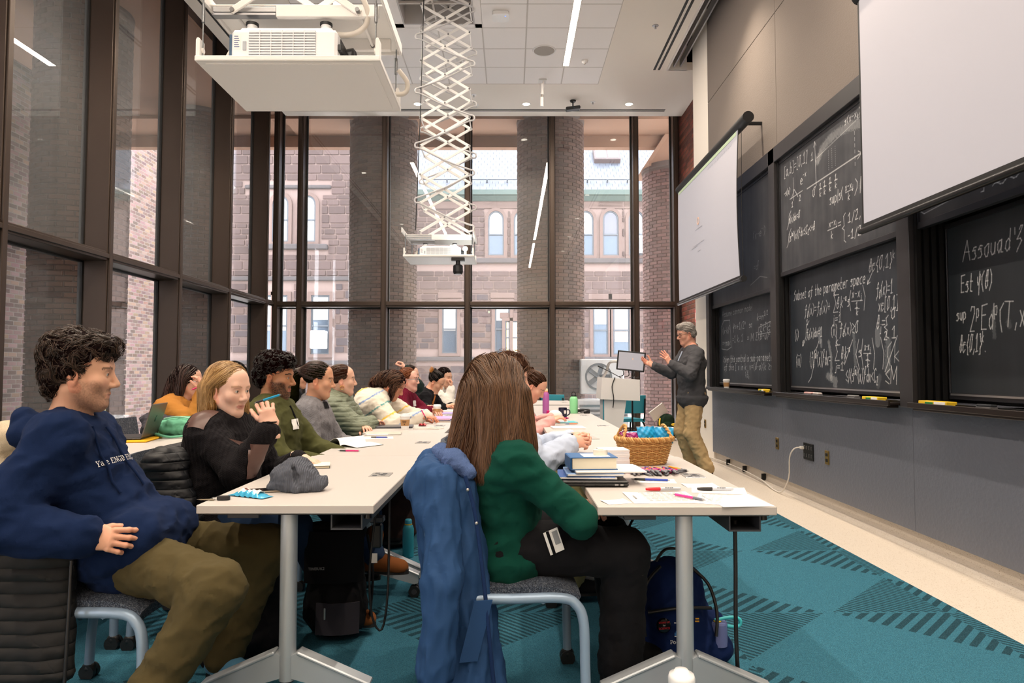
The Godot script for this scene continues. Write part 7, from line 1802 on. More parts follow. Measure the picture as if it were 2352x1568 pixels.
# ---------------------------------------------------------------- smooth bodies: distance fields meshed as surface nets
class Field:
	var o: Vector3
	var h: float
	var nx: int
	var ny: int
	var nz: int
	var d := PackedFloat32Array()
	func _init(lo: Vector3, hi: Vector3, cell: float) -> void:
		o = lo; h = cell
		nx = int((hi.x - lo.x) / h) + 2; ny = int((hi.y - lo.y) / h) + 2; nz = int((hi.z - lo.z) / h) + 2
		d.resize(nx * ny * nz); d.fill(1.0)
	func cone(a: Vector3, b: Vector3, ra: float, rb: float, k := 0.02, ax := Vector3.ZERO, w := 1.0, sub := false) -> Field:
		var m := maxf(ra, rb) * maxf(w, 1.0) + k + h * 2.5
		var lo := (a.min(b) - Vector3.ONE * m - o) / h
		var hi := (a.max(b) + Vector3.ONE * m - o) / h
		var x0 := maxi(0, int(lo.x)); var x1 := mini(nx - 1, int(hi.x) + 1)
		var y0 := maxi(0, int(lo.y)); var y1 := mini(ny - 1, int(hi.y) + 1)
		var z0 := maxi(0, int(lo.z)); var z1 := mini(nz - 1, int(hi.z) + 1)
		var ab := b - a
		var il := 1.0 / maxf(ab.length_squared(), 1e-9)
		var dr := rb - ra
		var f := 1.0 - 1.0 / w
		var sq := w != 1.0
		for z in range(z0, z1 + 1):
			for y in range(y0, y1 + 1):
				var i := (z * ny + y) * nx + x0
				var p := Vector3(o.x + x0 * h, o.y + y * h, o.z + z * h) - a
				for x in range(x0, x1 + 1):
					var t := clampf(p.dot(ab) * il, 0.0, 1.0)
					var q := p - ab * t
					if sq: q -= ax * (q.dot(ax) * f)
					var v := q.length() - ra - dr * t
					var c := d[i]
					if sub:
						v = -v
						var e := k - absf(c - v)
						d[i] = maxf(c, v) + (e * e * 0.25 / k if e > 0.0 else 0.0)
					else:
						var e := k - absf(c - v)
						d[i] = minf(c, v) - (e * e * 0.25 / k if e > 0.0 else 0.0)
					i += 1
					p.x += h
		return self
	func ell(c0: Vector3, b: Basis, r: Vector3, k := 0.015, sub := false) -> Field:
		var m := maxf(r.x, maxf(r.y, r.z)) + k + h * 2.5
		var lo := (c0 - Vector3.ONE * m - o) / h
		var hi := (c0 + Vector3.ONE * m - o) / h
		var x0 := maxi(0, int(lo.x)); var x1 := mini(nx - 1, int(hi.x) + 1)
		var y0 := maxi(0, int(lo.y)); var y1 := mini(ny - 1, int(hi.y) + 1)
		var z0 := maxi(0, int(lo.z)); var z1 := mini(nz - 1, int(hi.z) + 1)
		var bt := b.transposed()
		var ir := Vector3.ONE / r
		for z in range(z0, z1 + 1):
			for y in range(y0, y1 + 1):
				var i := (z * ny + y) * nx + x0
				for x in range(x0, x1 + 1):
					var q := bt * (Vector3(o.x + x * h, o.y + y * h, o.z + z * h) - c0) * ir
					var k0 := q.length()
					var v := k0 * (k0 - 1.0) / maxf((q * ir).length(), 1e-6)
					var c := d[i]
					if sub:
						v = -v
						var e := k - absf(c - v)
						d[i] = maxf(c, v) + (e * e * 0.25 / k if e > 0.0 else 0.0)
					else:
						var e := k - absf(c - v)
						d[i] = minf(c, v) - (e * e * 0.25 / k if e > 0.0 else 0.0)
					i += 1
		return self
	func cut(p0: Vector3, n: Vector3) -> Field:   # keep what lies behind the plane
		for z in nz:
			for y in ny:
				var i := (z * ny + y) * nx
				var v := (Vector3(o.x, o.y + y * h, o.z + z * h) - p0).dot(n)
				for x in nx:
					if v > d[i]: d[i] = v
					i += 1
					v += n.x * h
		return self
	func at(p: Vector3) -> float:
		var q := (p - o) / h
		var x := clampi(int(q.x), 0, nx - 2); var y := clampi(int(q.y), 0, ny - 2); var z := clampi(int(q.z), 0, nz - 2)
		var fx := q.x - x; var fy := q.y - y; var fz := q.z - z
		var i := (z * ny + y) * nx + x
		var s := nx * ny
		var a := lerpf(lerpf(d[i], d[i + 1], fx), lerpf(d[i + nx], d[i + nx + 1], fx), fy)
		var b := lerpf(lerpf(d[i + s], d[i + s + 1], fx), lerpf(d[i + s + nx], d[i + s + nx + 1], fx), fy)
		return lerpf(a, b, fz)
	func grad(p: Vector3) -> Vector3:
		var e := h
		return Vector3(at(p + Vector3(e, 0, 0)) - at(p - Vector3(e, 0, 0)), at(p + Vector3(0, e, 0)) - at(p - Vector3(0, e, 0)), at(p + Vector3(0, 0, e)) - at(p - Vector3(0, 0, e))).normalized()
	func net(m: MB, tint = null, bump = null) -> MB:
		var ids := PackedInt32Array(); ids.resize(d.size()); ids.fill(-1)
		var s := nx * ny
		var lim := h * 2.0
		var first := m.v.size()
		for z in nz - 1:
			for y in ny - 1:
				var i := (z * ny + y) * nx - 1
				for x in nx - 1:
					i += 1
					var a := d[i]
					if a > lim or a < -lim: continue
					var b := d[i + 1]; var c := d[i + nx]; var e := d[i + nx + 1]
					var a2 := d[i + s]; var b2 := d[i + s + 1]; var c2 := d[i + s + nx]; var e2 := d[i + s + nx + 1]
					var neg := int(a < 0) + int(b < 0) + int(c < 0) + int(e < 0) + int(a2 < 0) + int(b2 < 0) + int(c2 < 0) + int(e2 < 0)
					if neg == 0 or neg == 8: continue
					var g := Vector3(b + e + b2 + e2 - a - c - a2 - c2, c + e + c2 + e2 - a - b - a2 - b2, a2 + b2 + c2 + e2 - a - b - c - e) * 0.25
					var mean := (a + b + c + e + a2 + b2 + c2 + e2) * 0.125
					var l2 := maxf(g.length_squared(), 1e-12)
					var off := -g * (mean / l2)
					off = off.clamp(Vector3.ONE * -0.5, Vector3.ONE * 0.5)
					var p := o + Vector3(x + 0.5 + off.x, y + 0.5 + off.y, z + 0.5 + off.z) * h
					var nn := g / sqrt(l2)
					ids[i] = m.v.size()
					if bump != null: p += nn * bump.call(p, nn)
					if tint != null: m.col = tint.call(p, nn)
					m.pt(p, nn)
		for z in range(1, nz - 1):
			for y in range(1, ny - 1):
				var i := (z * ny + y) * nx
				for x in range(1, nx - 1):
					i += 1
					if ids[i] < 0 and ids[i - 1] < 0: continue
					var a := d[i] < 0
					if a != (d[i + 1] < 0) : _q(m, ids[i - nx - s], ids[i - s], ids[i], ids[i - nx], a)
					if a != (d[i + nx] < 0): _q(m, ids[i - 1 - s], ids[i - 1], ids[i], ids[i - s], a)
					if a != (d[i + s] < 0): _q(m, ids[i - 1 - nx], ids[i - nx], ids[i], ids[i - 1], a)
		if bump != null: renormal(m, first)
		m.col = Color.WHITE
		return m
	func _q(m: MB, a: int, b: int, c: int, e: int, flip: bool) -> void:
		if a < 0 or b < 0 or c < 0 or e < 0: return
		# written clockwise as seen from outside
		if flip: m.ix.append_array([a, c, b, a, e, c])
		else: m.ix.append_array([a, b, c, a, c, e])
	static func renormal(m: MB, first: int) -> void:
		var acc := PackedVector3Array(); acc.resize(m.v.size())
		for t in range(0, m.ix.size(), 3):
			var a := m.ix[t]
			if a < first: continue
			var b := m.ix[t + 1]; var c := m.ix[t + 2]
			var n := (m.v[c] - m.v[a]).cross(m.v[b] - m.v[a])
			acc[a] += n; acc[b] += n; acc[c] += n
		for i in range(first, m.v.size()):
			if acc[i].length_squared() > 1e-16: m.n[i] = acc[i].normalized()

# two-bone reach: the middle joint between a and c, bent towards pole
func mid_joint(a: Vector3, c: Vector3, l1: float, l2: float, pole: Vector3) -> Vector3:
	var d := a.distance_to(c)
	var dir := (c - a).normalized()
	d = minf(d, (l1 + l2) * 0.999)
	var x := (l1 * l1 - l2 * l2 + d * d) / (2 * d)
	var y := sqrt(maxf(l1 * l1 - x * x, 0.0))
	var up := pole - a
	up = (up - dir * up.dot(dir)).normalized()
	return a + dir * x + up * y

var fold_noise: FastNoiseLite
var fine_noise: FastNoiseLite
func folds(amp: float, freq: float, stretch := Vector3.ONE) -> Callable:
	if fold_noise == null:
		fold_noise = FastNoiseLite.new(); fold_noise.noise_type = FastNoiseLite.TYPE_SIMPLEX_SMOOTH
		fold_noise.fractal_type = FastNoiseLite.FRACTAL_RIDGED; fold_noise.fractal_octaves = 2; fold_noise.frequency = 1.0; fold_noise.seed = 9
		fine_noise = FastNoiseLite.new(); fine_noise.frequency = 1.0; fine_noise.fractal_octaves = 2
	return func(p: Vector3, _n: Vector3) -> float:
		var q := p * freq * stretch
		return amp * (fold_noise.get_noise_3dv(q) * 0.8 + 0.5 * fine_noise.get_noise_3dv(q * 0.7))

func skin(tone: Color) -> StandardMaterial3D:
	var k := "skin_" + tone.to_html(false)
	if mats.has(k): return mats[k]
	var m := mat(k, Color.WHITE, 0.52)
	m.vertex_color_use_as_albedo = true
	m.subsurf_scatter_enabled = true; m.subsurf_scatter_strength = 0.12
	m.metallic_specular = 0.4
	return m

# head frame: x to the person's left, y up, z forward; origin between the ears
func head_frame(at: Vector3, dir: Vector3, roll := 0.0) -> Transform3D:
	return Transform3D(look_basis(dir) * Basis(Vector3(0, 0, 1), roll), at)

func head_shape(H: Transform3D, neck: Vector3, cell: float, p: Dictionary, m: MB) -> void:
	var B := H.basis
	var lo := (H.origin.min(neck) - Vector3.ONE * 0.17)
	var hi := (H.origin.max(neck) + Vector3.ONE * 0.17)
	lo.y = minf(neck.y - 0.03, H.origin.y - 0.15)
	var f := Field.new(lo, hi, cell)
	var w: float = p.get("wide", 1.0)
	var J := func(v: Vector3) -> Vector3: return H * Vector3(v.x * w, v.y, v.z)
	f.ell(J.call(Vector3(0, 0.045, -0.012)), B, Vector3(0.076 * w, 0.083, 0.096))
	f.ell(J.call(Vector3(0, -0.03, 0.03)), B, Vector3(0.06 * w, 0.08, 0.062), 0.03)
	f.ell(J.call(Vector3(0, 0.045, 0.045)), B, Vector3(0.062 * w, 0.055, 0.042), 0.03)
	for s in [-1.0, 1.0]:
		f.cone(J.call(Vector3(s * 0.055, -0.045, 0.0)), J.call(Vector3(s * 0.02, -0.098, 0.06)), 0.02, 0.016, 0.03)
		f.ell(J.call(Vector3(s * 0.043, -0.02, 0.062)), B, Vector3(0.022, 0.02, 0.02), 0.03)
		f.ell(J.call(Vector3(s * 0.073, -0.008, -0.008)), B * Basis(Vector3.UP, s * 0.35), Vector3(0.008, 0.032, 0.02), 0.006)
		f.ell(J.call(Vector3(s * 0.073, -0.03, -0.002)), B, Vector3(0.007, 0.011, 0.009), 0.006)
		f.ell(J.call(Vector3(s * 0.08, -0.004, -0.004)), B * Basis(Vector3.UP, s * 0.35), Vector3(0.006, 0.018, 0.01), 0.004, true)
	f.cone(J.call(Vector3(0, -0.097, 0.066)), J.call(Vector3(0, -0.104, 0.062)), 0.02, 0.018, 0.025)
	f.cone(J.call(Vector3(-0.034, 0.027, 0.077)), J.call(Vector3(0.034, 0.027, 0.077)), 0.014, 0.014, 0.02)
	for s in [-1.0, 1.0]:
		f.ell(J.call(Vector3(s * 0.031, 0.006, 0.1)), B, Vector3(0.02, 0.013, 0.014), 0.014, true)
		f.ell(J.call(Vector3(s * 0.031, 0.006, 0.076)), B, Vector3(0.0155, 0.0145, 0.0145), 0.004)
		f.ell(J.call(Vector3(s * 0.031, 0.005, 0.092)), B, Vector3(0.0125, 0.0048, 0.012), 0.003, true)
	var nl: float = p.get("nose", 1.0)
	f.cone(J.call(Vector3(0, 0.018, 0.086)), J.call(Vector3(0, -0.027, 0.084 + 0.023 * nl)), 0.008, 0.0115, 0.012)
	for s in [-1.0, 1.0]: f.ell(J.call(Vector3(s * 0.011, -0.033, 0.098)), B, Vector3(0.0085, 0.008, 0.011), 0.008)
	f.cone(J.call(Vector3(-0.019, -0.062, 0.081)), J.call(Vector3(0, -0.0595, 0.087)), 0.005, 0.0062, 0.008)
	f.cone(J.call(Vector3(0.019, -0.062, 0.081)), J.call(Vector3(0, -0.0595, 0.087)), 0.005, 0.0062, 0.008)
	f.cone(J.call(Vector3(-0.014, -0.0715, 0.0805)), J.call(Vector3(0.014, -0.0715, 0.0805)), 0.0072, 0.0072, 0.008)
	f.cone(J.call(Vector3(-0.022, -0.066, 0.09)), J.call(Vector3(0.022, -0.066, 0.09)), 0.0016, 0.0016, 0.004, Vector3.ZERO, 1.0, true)
	var nr: float = p.get("neck", 0.052)
	f.cone(H * Vector3(0, -0.05, -0.02), neck, nr, nr * 1.12, 0.03)
	f.cone(neck + Vector3(0, -0.03, 0), neck + Vector3(0, -0.05, 0), nr * 1.4, nr * 1.6, 0.04, B.x, 1.5)
	var tone: Color = (p.skin as Color).srgb_to_linear()
	var lip := tone.lerp(rgb(178, 92, 90).srgb_to_linear(), p.get("lip", 0.5))
	var hairc: Color = (p.hair as Color).srgb_to_linear()
	var beard: float = p.get("beard", 0.0)
	var Hi := H.affine_inverse()
	f.net(m, func(q: Vector3, _n: Vector3) -> Color:
		var l := Hi * q
		l.x /= w
		var c := tone
		var ch := Vector2((absf(l.x) - 0.045) / 0.028, (l.y + 0.03) / 0.026).length()
		if l.z > 0.03 and ch < 1: c = c.lerp(tone * Color(1.06, 0.86, 0.85), (1 - ch) * 0.4)
		if l.z > 0.07 and Vector2(l.x / 0.024, (l.y + 0.0655) / 0.0105).length() < 1.0: c = lip
		if l.z > 0.02 and absf(l.y - 0.031 + absf(absf(l.x) - 0.034) * 0.25) < 0.0036 and absf(l.x) > 0.013 and absf(l.x) < 0.056: c = c.lerp(hairc, p.get("brow", 0.7))
		if absf(l.x) > 0.07: c = c * Color(1.05, 0.85, 0.82)
		if beard > 0.0 and l.z > -0.02 and l.y < 0.01 and l.y > -0.135:
			var e := clampf((-l.y - 0.056 + maxf(absf(l.x) - 0.03, 0) * 1.15) / 0.014, 0, 1) * clampf((l.z + 0.02) / 0.03, 0, 1) * clampf((l.y + 0.14) / 0.03, 0, 1)
			if absf(l.y + 0.066) < 0.011 and absf(l.x) < 0.023: e = 0.0
			if l.z > 0.083 and l.y > -0.056 and l.y < -0.042 and absf(l.x) < 0.026: e = 0.8
			c = c.lerp(hairc, e * beard * (0.75 + 0.5 * fine_noise.get_noise_3dv(q * 160)))
		return c)

func eyes(o: Node3D, H: Transform3D, w: float, iris: Color, gaze := Vector3(0, 0, 1)) -> void:
	var em := mat("eye", Color.WHITE, 0.15)
	em.vertex_color_use_as_albedo = true
	for s in [-1.0, 1.0]:
		var c := H * Vector3(s * 0.031 * w, 0.006, 0.0765)
		var g := (H.basis * gaze).normalized()
		var f := MB.new()
		f.ball(c, Vector3.ONE * 0.0128, look_basis(g) * Basis(Vector3.RIGHT, PI / 2), 16, 14)
		for i in f.v.size():
			var t := (f.v[i] - c).normalized().dot(g)
			f.c[i] = Color(0.01, 0.01, 0.01) if t > 0.965 else (iris.srgb_to_linear() if t > 0.86 else Color(0.5, 0.48, 0.46))
		part(o, "eye", f, em, true)

# a hand with five fingers; F along the fingers, N out of the palm, thumb on side T
func hand_shape(m: MB, wr: Vector3, F: Vector3, N: Vector3, right: bool, curl: Array, cell: float, tone: Color, sc := 1.0, spread := 0.12) -> void:
	F = F.normalized()
	N = (N - F * N.dot(F)).normalized()
	var T := F.cross(N) * (1.0 if right else -1.0)
	var c := wr + F * 0.08 * sc
	var f := Field.new(c - Vector3.ONE * 0.135 * sc, c + Vector3.ONE * 0.135 * sc, cell)
	f.cone(wr - F * 0.05 * sc, wr + F * 0.01 * sc, 0.026 * sc, 0.024 * sc, 0.01, T, 1.2)
	f.cone(wr + F * 0.015 * sc, wr + F * 0.075 * sc, 0.0175 * sc, 0.0155 * sc, 0.02, T, 2.3)
	f.cone(wr + (F * 0.02 + T * 0.022 + N * 0.008) * sc, wr + (F * 0.045 + T * 0.028 + N * 0.01) * sc, 0.016 * sc, 0.012 * sc, 0.02)
	var lens := [[0.040, 0.025, 0.02], [0.045, 0.029, 0.021], [0.041, 0.027, 0.021], [0.032, 0.02, 0.019]]
	for i in 4:
		var u := 0.030 - i * 0.0205
		var p := wr + (F * (0.086 - absf(u) * 0.12 - (0.006 if i == 3 else 0.0)) + T * u) * sc
		var cu: float = curl[i + 1]
		var side := T * sin((1.5 - i) * spread)
		var a := 0.0
		var r := (0.0098 if i < 3 else 0.0085) * sc
		for k in 3:
			a += cu * [0.85, 1.1, 0.8][k]
			var dir := (F * cos(a) + N * sin(a) + side * cos(a)).normalized()
			var q: Vector3 = p + dir * lens[i][k] * sc
			f.cone(p, q, r, r * 0.9, 0.005)
			p = q; r *= 0.9
	var tp := wr + (F * 0.028 + T * 0.027 + N * 0.008) * sc
	var ta: float = curl[0]
	var td := (F * (0.62 + ta * 0.2) + T * (0.75 - ta * 0.8) + N * (0.3 + ta * 0.5)).normalized()
	for k in 3:
		var q: Vector3 = tp + td * [0.04, 0.032, 0.026][k] * sc
		f.cone(tp, q, [0.0125, 0.0112, 0.0102][k] * sc, [0.0112, 0.0102, 0.009][k] * sc, 0.007)
		tp = q
		td = (td + F * 0.25 + (N * 0.3 - T * 0.25) * ta).normalized()
	var tn := tone.srgb_to_linear()
	f.net(m, func(q: Vector3, _n: Vector3) -> Color:
		var t := (q - wr).dot(F) / (0.17 * sc)
		return tn.lerp(tn * Color(1.1, 0.82, 0.78), clampf(t, 0, 1) * 0.55))

# strands drawn along a hair volume
func strands(f: Field, roots: Array, flow: Callable, seg: int, step: float, r: float, cols: Array, curl := 0.0, curl_f := 1.0, lift := 0.004, sides := 4) -> MB:
	var m := MB.new()
	for root in roots:
		var p: Vector3 = root
		var off := RNG.randf_range(-0.4, 1.0) * lift
		var pts := []
		var rr := []
		var n := int(seg * RNG.randf_range(0.7, 1.0))
		var ph := RNG.randf() * TAU
		var sd := Vector3(RNG.randf_range(-1, 1), RNG.randf_range(-1, 1), RNG.randf_range(-1, 1))
		for k in n:
			var g := f.grad(p)
			p -= g * (f.at(p) - off)
			var dir: Vector3 = flow.call(p)
			if dir == Vector3.ZERO: break
			dir += sd * 0.1
			dir = (dir - g * dir.dot(g)).normalized()
			if curl > 0.0:
				var w := dir.cross(g)
				pts.append(p + (w * sin(ph + k * curl_f) + g * (cos(ph + k * curl_f) * 0.6 + 0.4)) * curl)
			else: pts.append(p)
			rr.append(r * (1.0 - 0.6 * float(k) / n))
			p += dir * step
		if pts.size() < 3: continue
		for it in 2:
			for k in range(1, pts.size() - 1): pts[k] = (pts[k - 1] + pts[k] * 2.0 + pts[k + 1]) * 0.25
		var a: Color = (cols[0] as Color).srgb_to_linear()
		var b: Color = (cols[1] as Color).srgb_to_linear()
		m.col = a.lerp(b, RNG.randf()) * RNG.randf_range(0.75, 1.2)
		m.tube(pts, rr, sides, false)
	m.col = Color.WHITE
	return m

func hair_mat() -> StandardMaterial3D:
	var m := mat("hair", Color.WHITE, 0.42)
	m.vertex_color_use_as_albedo = true; m.metallic_specular = 0.5
	return m

func surface_roots(f: Field, n: int, ok: Callable) -> Array:
	var o := []
	var lo := f.o; var sz := Vector3(f.nx, f.ny, f.nz) * f.h
	var tries := 0
	while o.size() < n and tries < n * 30:
		tries += 1
		var p := lo + Vector3(RNG.randf(), RNG.randf(), RNG.randf()) * sz
		for k in 6:
			var dd := f.at(p)
			if dd > 0.5: break
			p -= f.grad(p) * dd
		if absf(f.at(p)) < 0.004 and ok.call(p): o.append(p)
	return o

# ---------------------------------------------------------------- one clothed figure
# P: pel, chest (pit of the neck), f (facing), head, hdir, wr/el/an/kn as [left, right], sizes and materials
func person(P: Dictionary) -> Dictionary:
	var o := thing("person", P.label, "person", Vector3.ZERO)
	var near: bool = P.get("near", false)
	var pel: Vector3 = P.pel
	var nb: Vector3 = P.chest
	var f: Vector3 = (P.f as Vector3).normalized()
	var up := (nb - pel).normalized()
	var S: Vector3 = P.get("side", f.cross(up)).normalized()    # to the person's right
	var k: float = P.get("size", 1.0)
	var build: float = P.get("build", 1.0)
	var sw: float = 0.165 * k * P.get("shoulders", 1.0)
	var waist := pel.lerp(nb, 0.38) + S.cross(up) * -0.01 + (P.get("bow", Vector3.ZERO) as Vector3) * 0.7
	var chm := pel.lerp(nb, 0.72) + (P.get("bow", Vector3.ZERO) as Vector3)
	var H := head_frame(P.head, P.hdir, P.get("roll", 0.0))
	var tone: Color = P.skin
	var J := {"H": H, "S": S, "up": up}
	var sh := []; var el := []; var hip := []; var kn := []
	for i in 2:
		var s := -1.0 if i == 0 else 1.0
		sh.append(nb - up * 0.055 * k + S * s * sw + (P.get("sh_off", [Vector3.ZERO, Vector3.ZERO])[i] as Vector3))
		el.append(mid_joint(sh[i], P.wr[i], 0.29 * k, 0.255 * k, P.el[i]))
		hip.append(pel + S * s * 0.085 * k)
		kn.append(mid_joint(hip[i], P.an[i], 0.435 * k, 0.43 * k, P.kn[i]))
	J.sh = sh; J.el = el; J.kn = kn; J.hip = hip
	var fw := S.cross(up) * -1.0 if S.cross(up).dot(f) < 0 else S.cross(up)
	J.fw = fw
	var lo := pel; var hi := pel
	for q in [nb, sh[0], sh[1], el[0], el[1], P.wr[0], P.wr[1]]: lo = lo.min(q); hi = hi.max(q)
	var mg := Vector3.ONE * 0.2
	# --- skin: one continuous surface from the ankles to the crown
	var body := MB.new()
	var llo := lo; var lhi := hi
	for q in [kn[0], kn[1], P.an[0], P.an[1]]: llo = llo.min(q); lhi = lhi.max(q)
	var bf := Field.new(llo - Vector3.ONE * 0.13, lhi + Vector3.ONE * 0.13, 0.02)
	torso(bf, pel, waist, chm, nb, S, k * build, -0.022)
	for i in 2:
		limb(bf, sh[i], el[i], P.wr[i], [0.042 * k, 0.036 * k, 0.026 * k])
		limb(bf, hip[i], kn[i], P.an[i], [0.07 * k, 0.05 * k, 0.034 * k])
	var tl := tone.srgb_to_linear()
	bf.net(body, func(_p: Vector3, _n: Vector3) -> Color: return tl)
	head_shape(H, nb + Vector3(0, 0.015, 0), 0.0034 if near else 0.0055, P, body)
	for i in 2:
		var hd: Dictionary = P.get("hands", [{}, {}])[i]
		var F: Vector3 = hd.get("F", (P.wr[i] - el[i]).normalized() + f * 0.3)
		var N: Vector3 = hd.get("N", Vector3.DOWN)
		hand_shape(body, P.wr[i], F, N, i == 1, hd.get("curl", [0.4, 0.35, 0.4, 0.45, 0.5]), 0.0032 if near else 0.0048, tone, k * 0.95, hd.get("spread", 0.12))
	part(o, "body", body, skin(tone), true)
	# --- top
	var to: float = P.get("top_off", 0.02)
	var ct := 0.0105 if near else 0.015
	var tf := Field.new(lo - mg, hi + mg, ct)
	torso(tf, pel - up * P.get("hem", 0.03), waist, chm, nb, S, k * build, to)
	tf.cone(pel - up * P.get("hem", 0.03), pel, 0.14 * k * build + to, 0.122 * k * build + to, 0.02, S, 1.38)
	var sl: float = P.get("sleeve", 0.012)
	for i in 2:
		var w: Vector3 = P.wr[i]
		var e: Vector3 = el[i]
		var cuff := w.lerp(e, P.get("cuff", 0.08))
		tf.cone(nb - up * 0.04 * k, sh[i], 0.05 * k + to * 0.6, 0.057 * k + to * 0.7, 0.05)
		tf.cone(sh[i], e, 0.055 * k + sl, 0.047 * k + sl, 0.035)
		tf.cone(e, cuff, 0.046 * k + sl, 0.034 * k + sl * 0.8, 0.02)
		tf.cone(cuff.lerp(e, 0.16), cuff, 0.033 * k + sl * 0.9, 0.031 * k + sl * 0.5, 0.01)
	# neck opening
	tf.cone(nb + Vector3(0, 0.0, 0) + fw * 0.02, H * Vector3(0, -0.06, -0.01), 0.056 * k, 0.06 * k, 0.01, Vector3.ZERO, 1.0, true)
	if P.has("top_more"): P.top_more.call(tf, J)
	var tm := MB.new()
	tf.net(tm, P.get("top_tint"), folds(P.get("fold", 0.009), P.get("fold_f", 9.0), P.get("fold_s", Vector3(1, 1.5, 1))))
	var top := part(o, P.get("top_name", "sweater"), tm, P.top, P.has("top_tint"))
	J.top = top; J.tf = tf
	if P.get("collar", true):
		var cr := []
		var ax := (H * Vector3(0, -0.06, -0.02) - nb).normalized()
		var cb := look_basis(ax, fw)
		for q in 17:
			var a := TAU * q / 16.0
			cr.append(nb + ax * (0.02 - 0.012 * cos(a) ) + cb * Vector3(cos(a + PI / 2) * 0.062 * k, sin(a + PI / 2) * 0.064 * k, 0))
		part(top, "collar", MB.new().tube(cr, P.get("collar_r", 0.011), 8, false), P.get("collar_mat", P.top))
	# --- trousers
	if P.has("pants"):
		var pf := Field.new((pel.min(kn[0]).min(kn[1]).min(P.an[0]).min(P.an[1])) - Vector3.ONE * 0.16, (pel.max(kn[0]).max(kn[1]).max(P.an[0]).max(P.an[1])) + Vector3.ONE * 0.19, 0.0115 if near else 0.018)
		var po: float = P.get("pants_off", 0.012)
		pf.cone(pel + up * 0.04 - S * 0.02, pel + up * 0.04 + S * 0.02, 0.10 * k * build, 0.10 * k * build, 0.03, S, 1.3)
		pf.cone(pel - S * 0.05, pel + S * 0.05, 0.112 * k * build, 0.112 * k * build, 0.03, S, 1.15)
		for i in 2:
			var cu: Vector3 = (P.an[i] as Vector3).lerp(kn[i], P.get("ankle_cut", 0.02))
			pf.cone(hip[i], kn[i], 0.08 * k * build + po, 0.062 * k + po, 0.05)
			pf.cone(kn[i], cu, 0.061 * k + po, 0.045 * k + po * P.get("flare", 1.2), 0.03)
			pf.cone(cu, cu.lerp(kn[i], 0.06), 0.046 * k + po * P.get("flare", 1.2), 0.046 * k + po * P.get("flare", 1.2), 0.01)
		var pm := MB.new()
		pf.net(pm, null, folds(P.get("pfold", 0.008), 8.0, Vector3(1, 1.2, 1)))
		J.pants = part(o, "trousers", pm, P.pants)
	# --- shoes
	if P.has("shoes"):
		for i in 2:
			var a: Vector3 = P.an[i]
			var td: Vector3 = P.get("toe", [f, f])[i]
			td.y = 0; td = td.normalized()
			var g: float = P.get("toe_up", [0.0, 0.0])[i]
			var fl := Vector3(a.x, a.y - 0.075, a.z)
			var bs := look_basis(td + Vector3(0, g, 0))
			var sf := Field.new(a - Vector3.ONE * 0.28, a + Vector3.ONE * 0.28, 0.0075 if near else 0.012)
			sf.cone(a + Vector3(0, P.get("shaft", 0.02), 0), fl + bs * Vector3(0, 0.04, -0.02), 0.046, 0.04, 0.02)
			sf.cone(fl + bs * Vector3(0, 0.03, -0.035), fl + bs * Vector3(0, 0.028, 0.14), 0.036, 0.032, 0.03, bs.x, 1.25)
			sf.cone(fl + bs * Vector3(0, 0.06, 0.02), fl + bs * Vector3(0, 0.03, 0.12), 0.034, 0.03, 0.03, bs.x, 1.1)
			sf.cut(fl + bs * Vector3(0, 0.012, 0), bs.y * -1.0)
			var sm := MB.new(); sf.net(sm)
			var sn := part(o, "shoe", sm, P.shoes)
			var so := MB.new()
			var op := PackedVector2Array()
			for q in 24:
				var an := TAU * q / 24
				var zz := 0.052 + 0.125 * cos(an)
				op.append(Vector2(sin(an) * (0.042 if cos(an) > 0 else 0.037), zz))
			so.prism(op, 0.022, Transform3D(Basis(bs.x, bs.z, -bs.y), fl + bs * Vector3(0, 0.011, 0)))
			part(sn, "sole", so, P.get("sole", mat("sole_dark", rgb(34, 30, 28), 0.7)))
	if P.has("eye"): eyes(o, H, P.get("wide", 1.0), P.eye, P.get("gaze", Vector3(0, 0, 1)))
	J.o = o
	return J

func torso(f: Field, pel: Vector3, waist: Vector3, chm: Vector3, nb: Vector3, S: Vector3, k: float, off: float) -> void:
	f.cone(pel, waist, 0.118 * k + off, 0.108 * k + off, 0.05, S, 1.42)
	f.cone(waist, chm, 0.108 * k + off, 0.118 * k + off, 0.05, S, 1.42)
	f.cone(chm, nb.lerp(chm, 0.22), 0.118 * k + off, 0.072 * k + off, 0.05, S, 1.6)

func limb(f: Field, a: Vector3, b: Vector3, c: Vector3, r: Array) -> void:
	f.cone(a, b, r[0], r[1], 0.03)
	f.cone(b, c, r[1], r[2], 0.02)

func glasses(o: Node3D, H: Transform3D, w: float, ma: Material) -> void:
	var m := MB.new()
	for s in [-1.0, 1.0]:
		var ring := []
		for q in 17:
			var a := TAU * q / 16
			ring.append(H * Vector3(s * 0.034 * w + cos(a) * 0.024, 0.003 + sin(a) * 0.019, 0.103 - absf(s * 0.034 + cos(a) * 0.02) * 0.14))
		m.tube(ring, 0.0022, 6, false)
		m.tube([H * Vector3(s * 0.058 * w, 0.008, 0.095), H * Vector3(s * 0.078 * w, 0.01, 0.05), H * Vector3(s * 0.082 * w, 0.008, 0.0), H * Vector3(s * 0.08 * w, -0.01, -0.02)], 0.002, 6)
	m.tube([H * Vector3(-0.011, 0.006, 0.102), H * Vector3(0, 0.009, 0.105), H * Vector3(0.011, 0.006, 0.102)], 0.0022, 6)
	part(o, "glasses", m, ma)

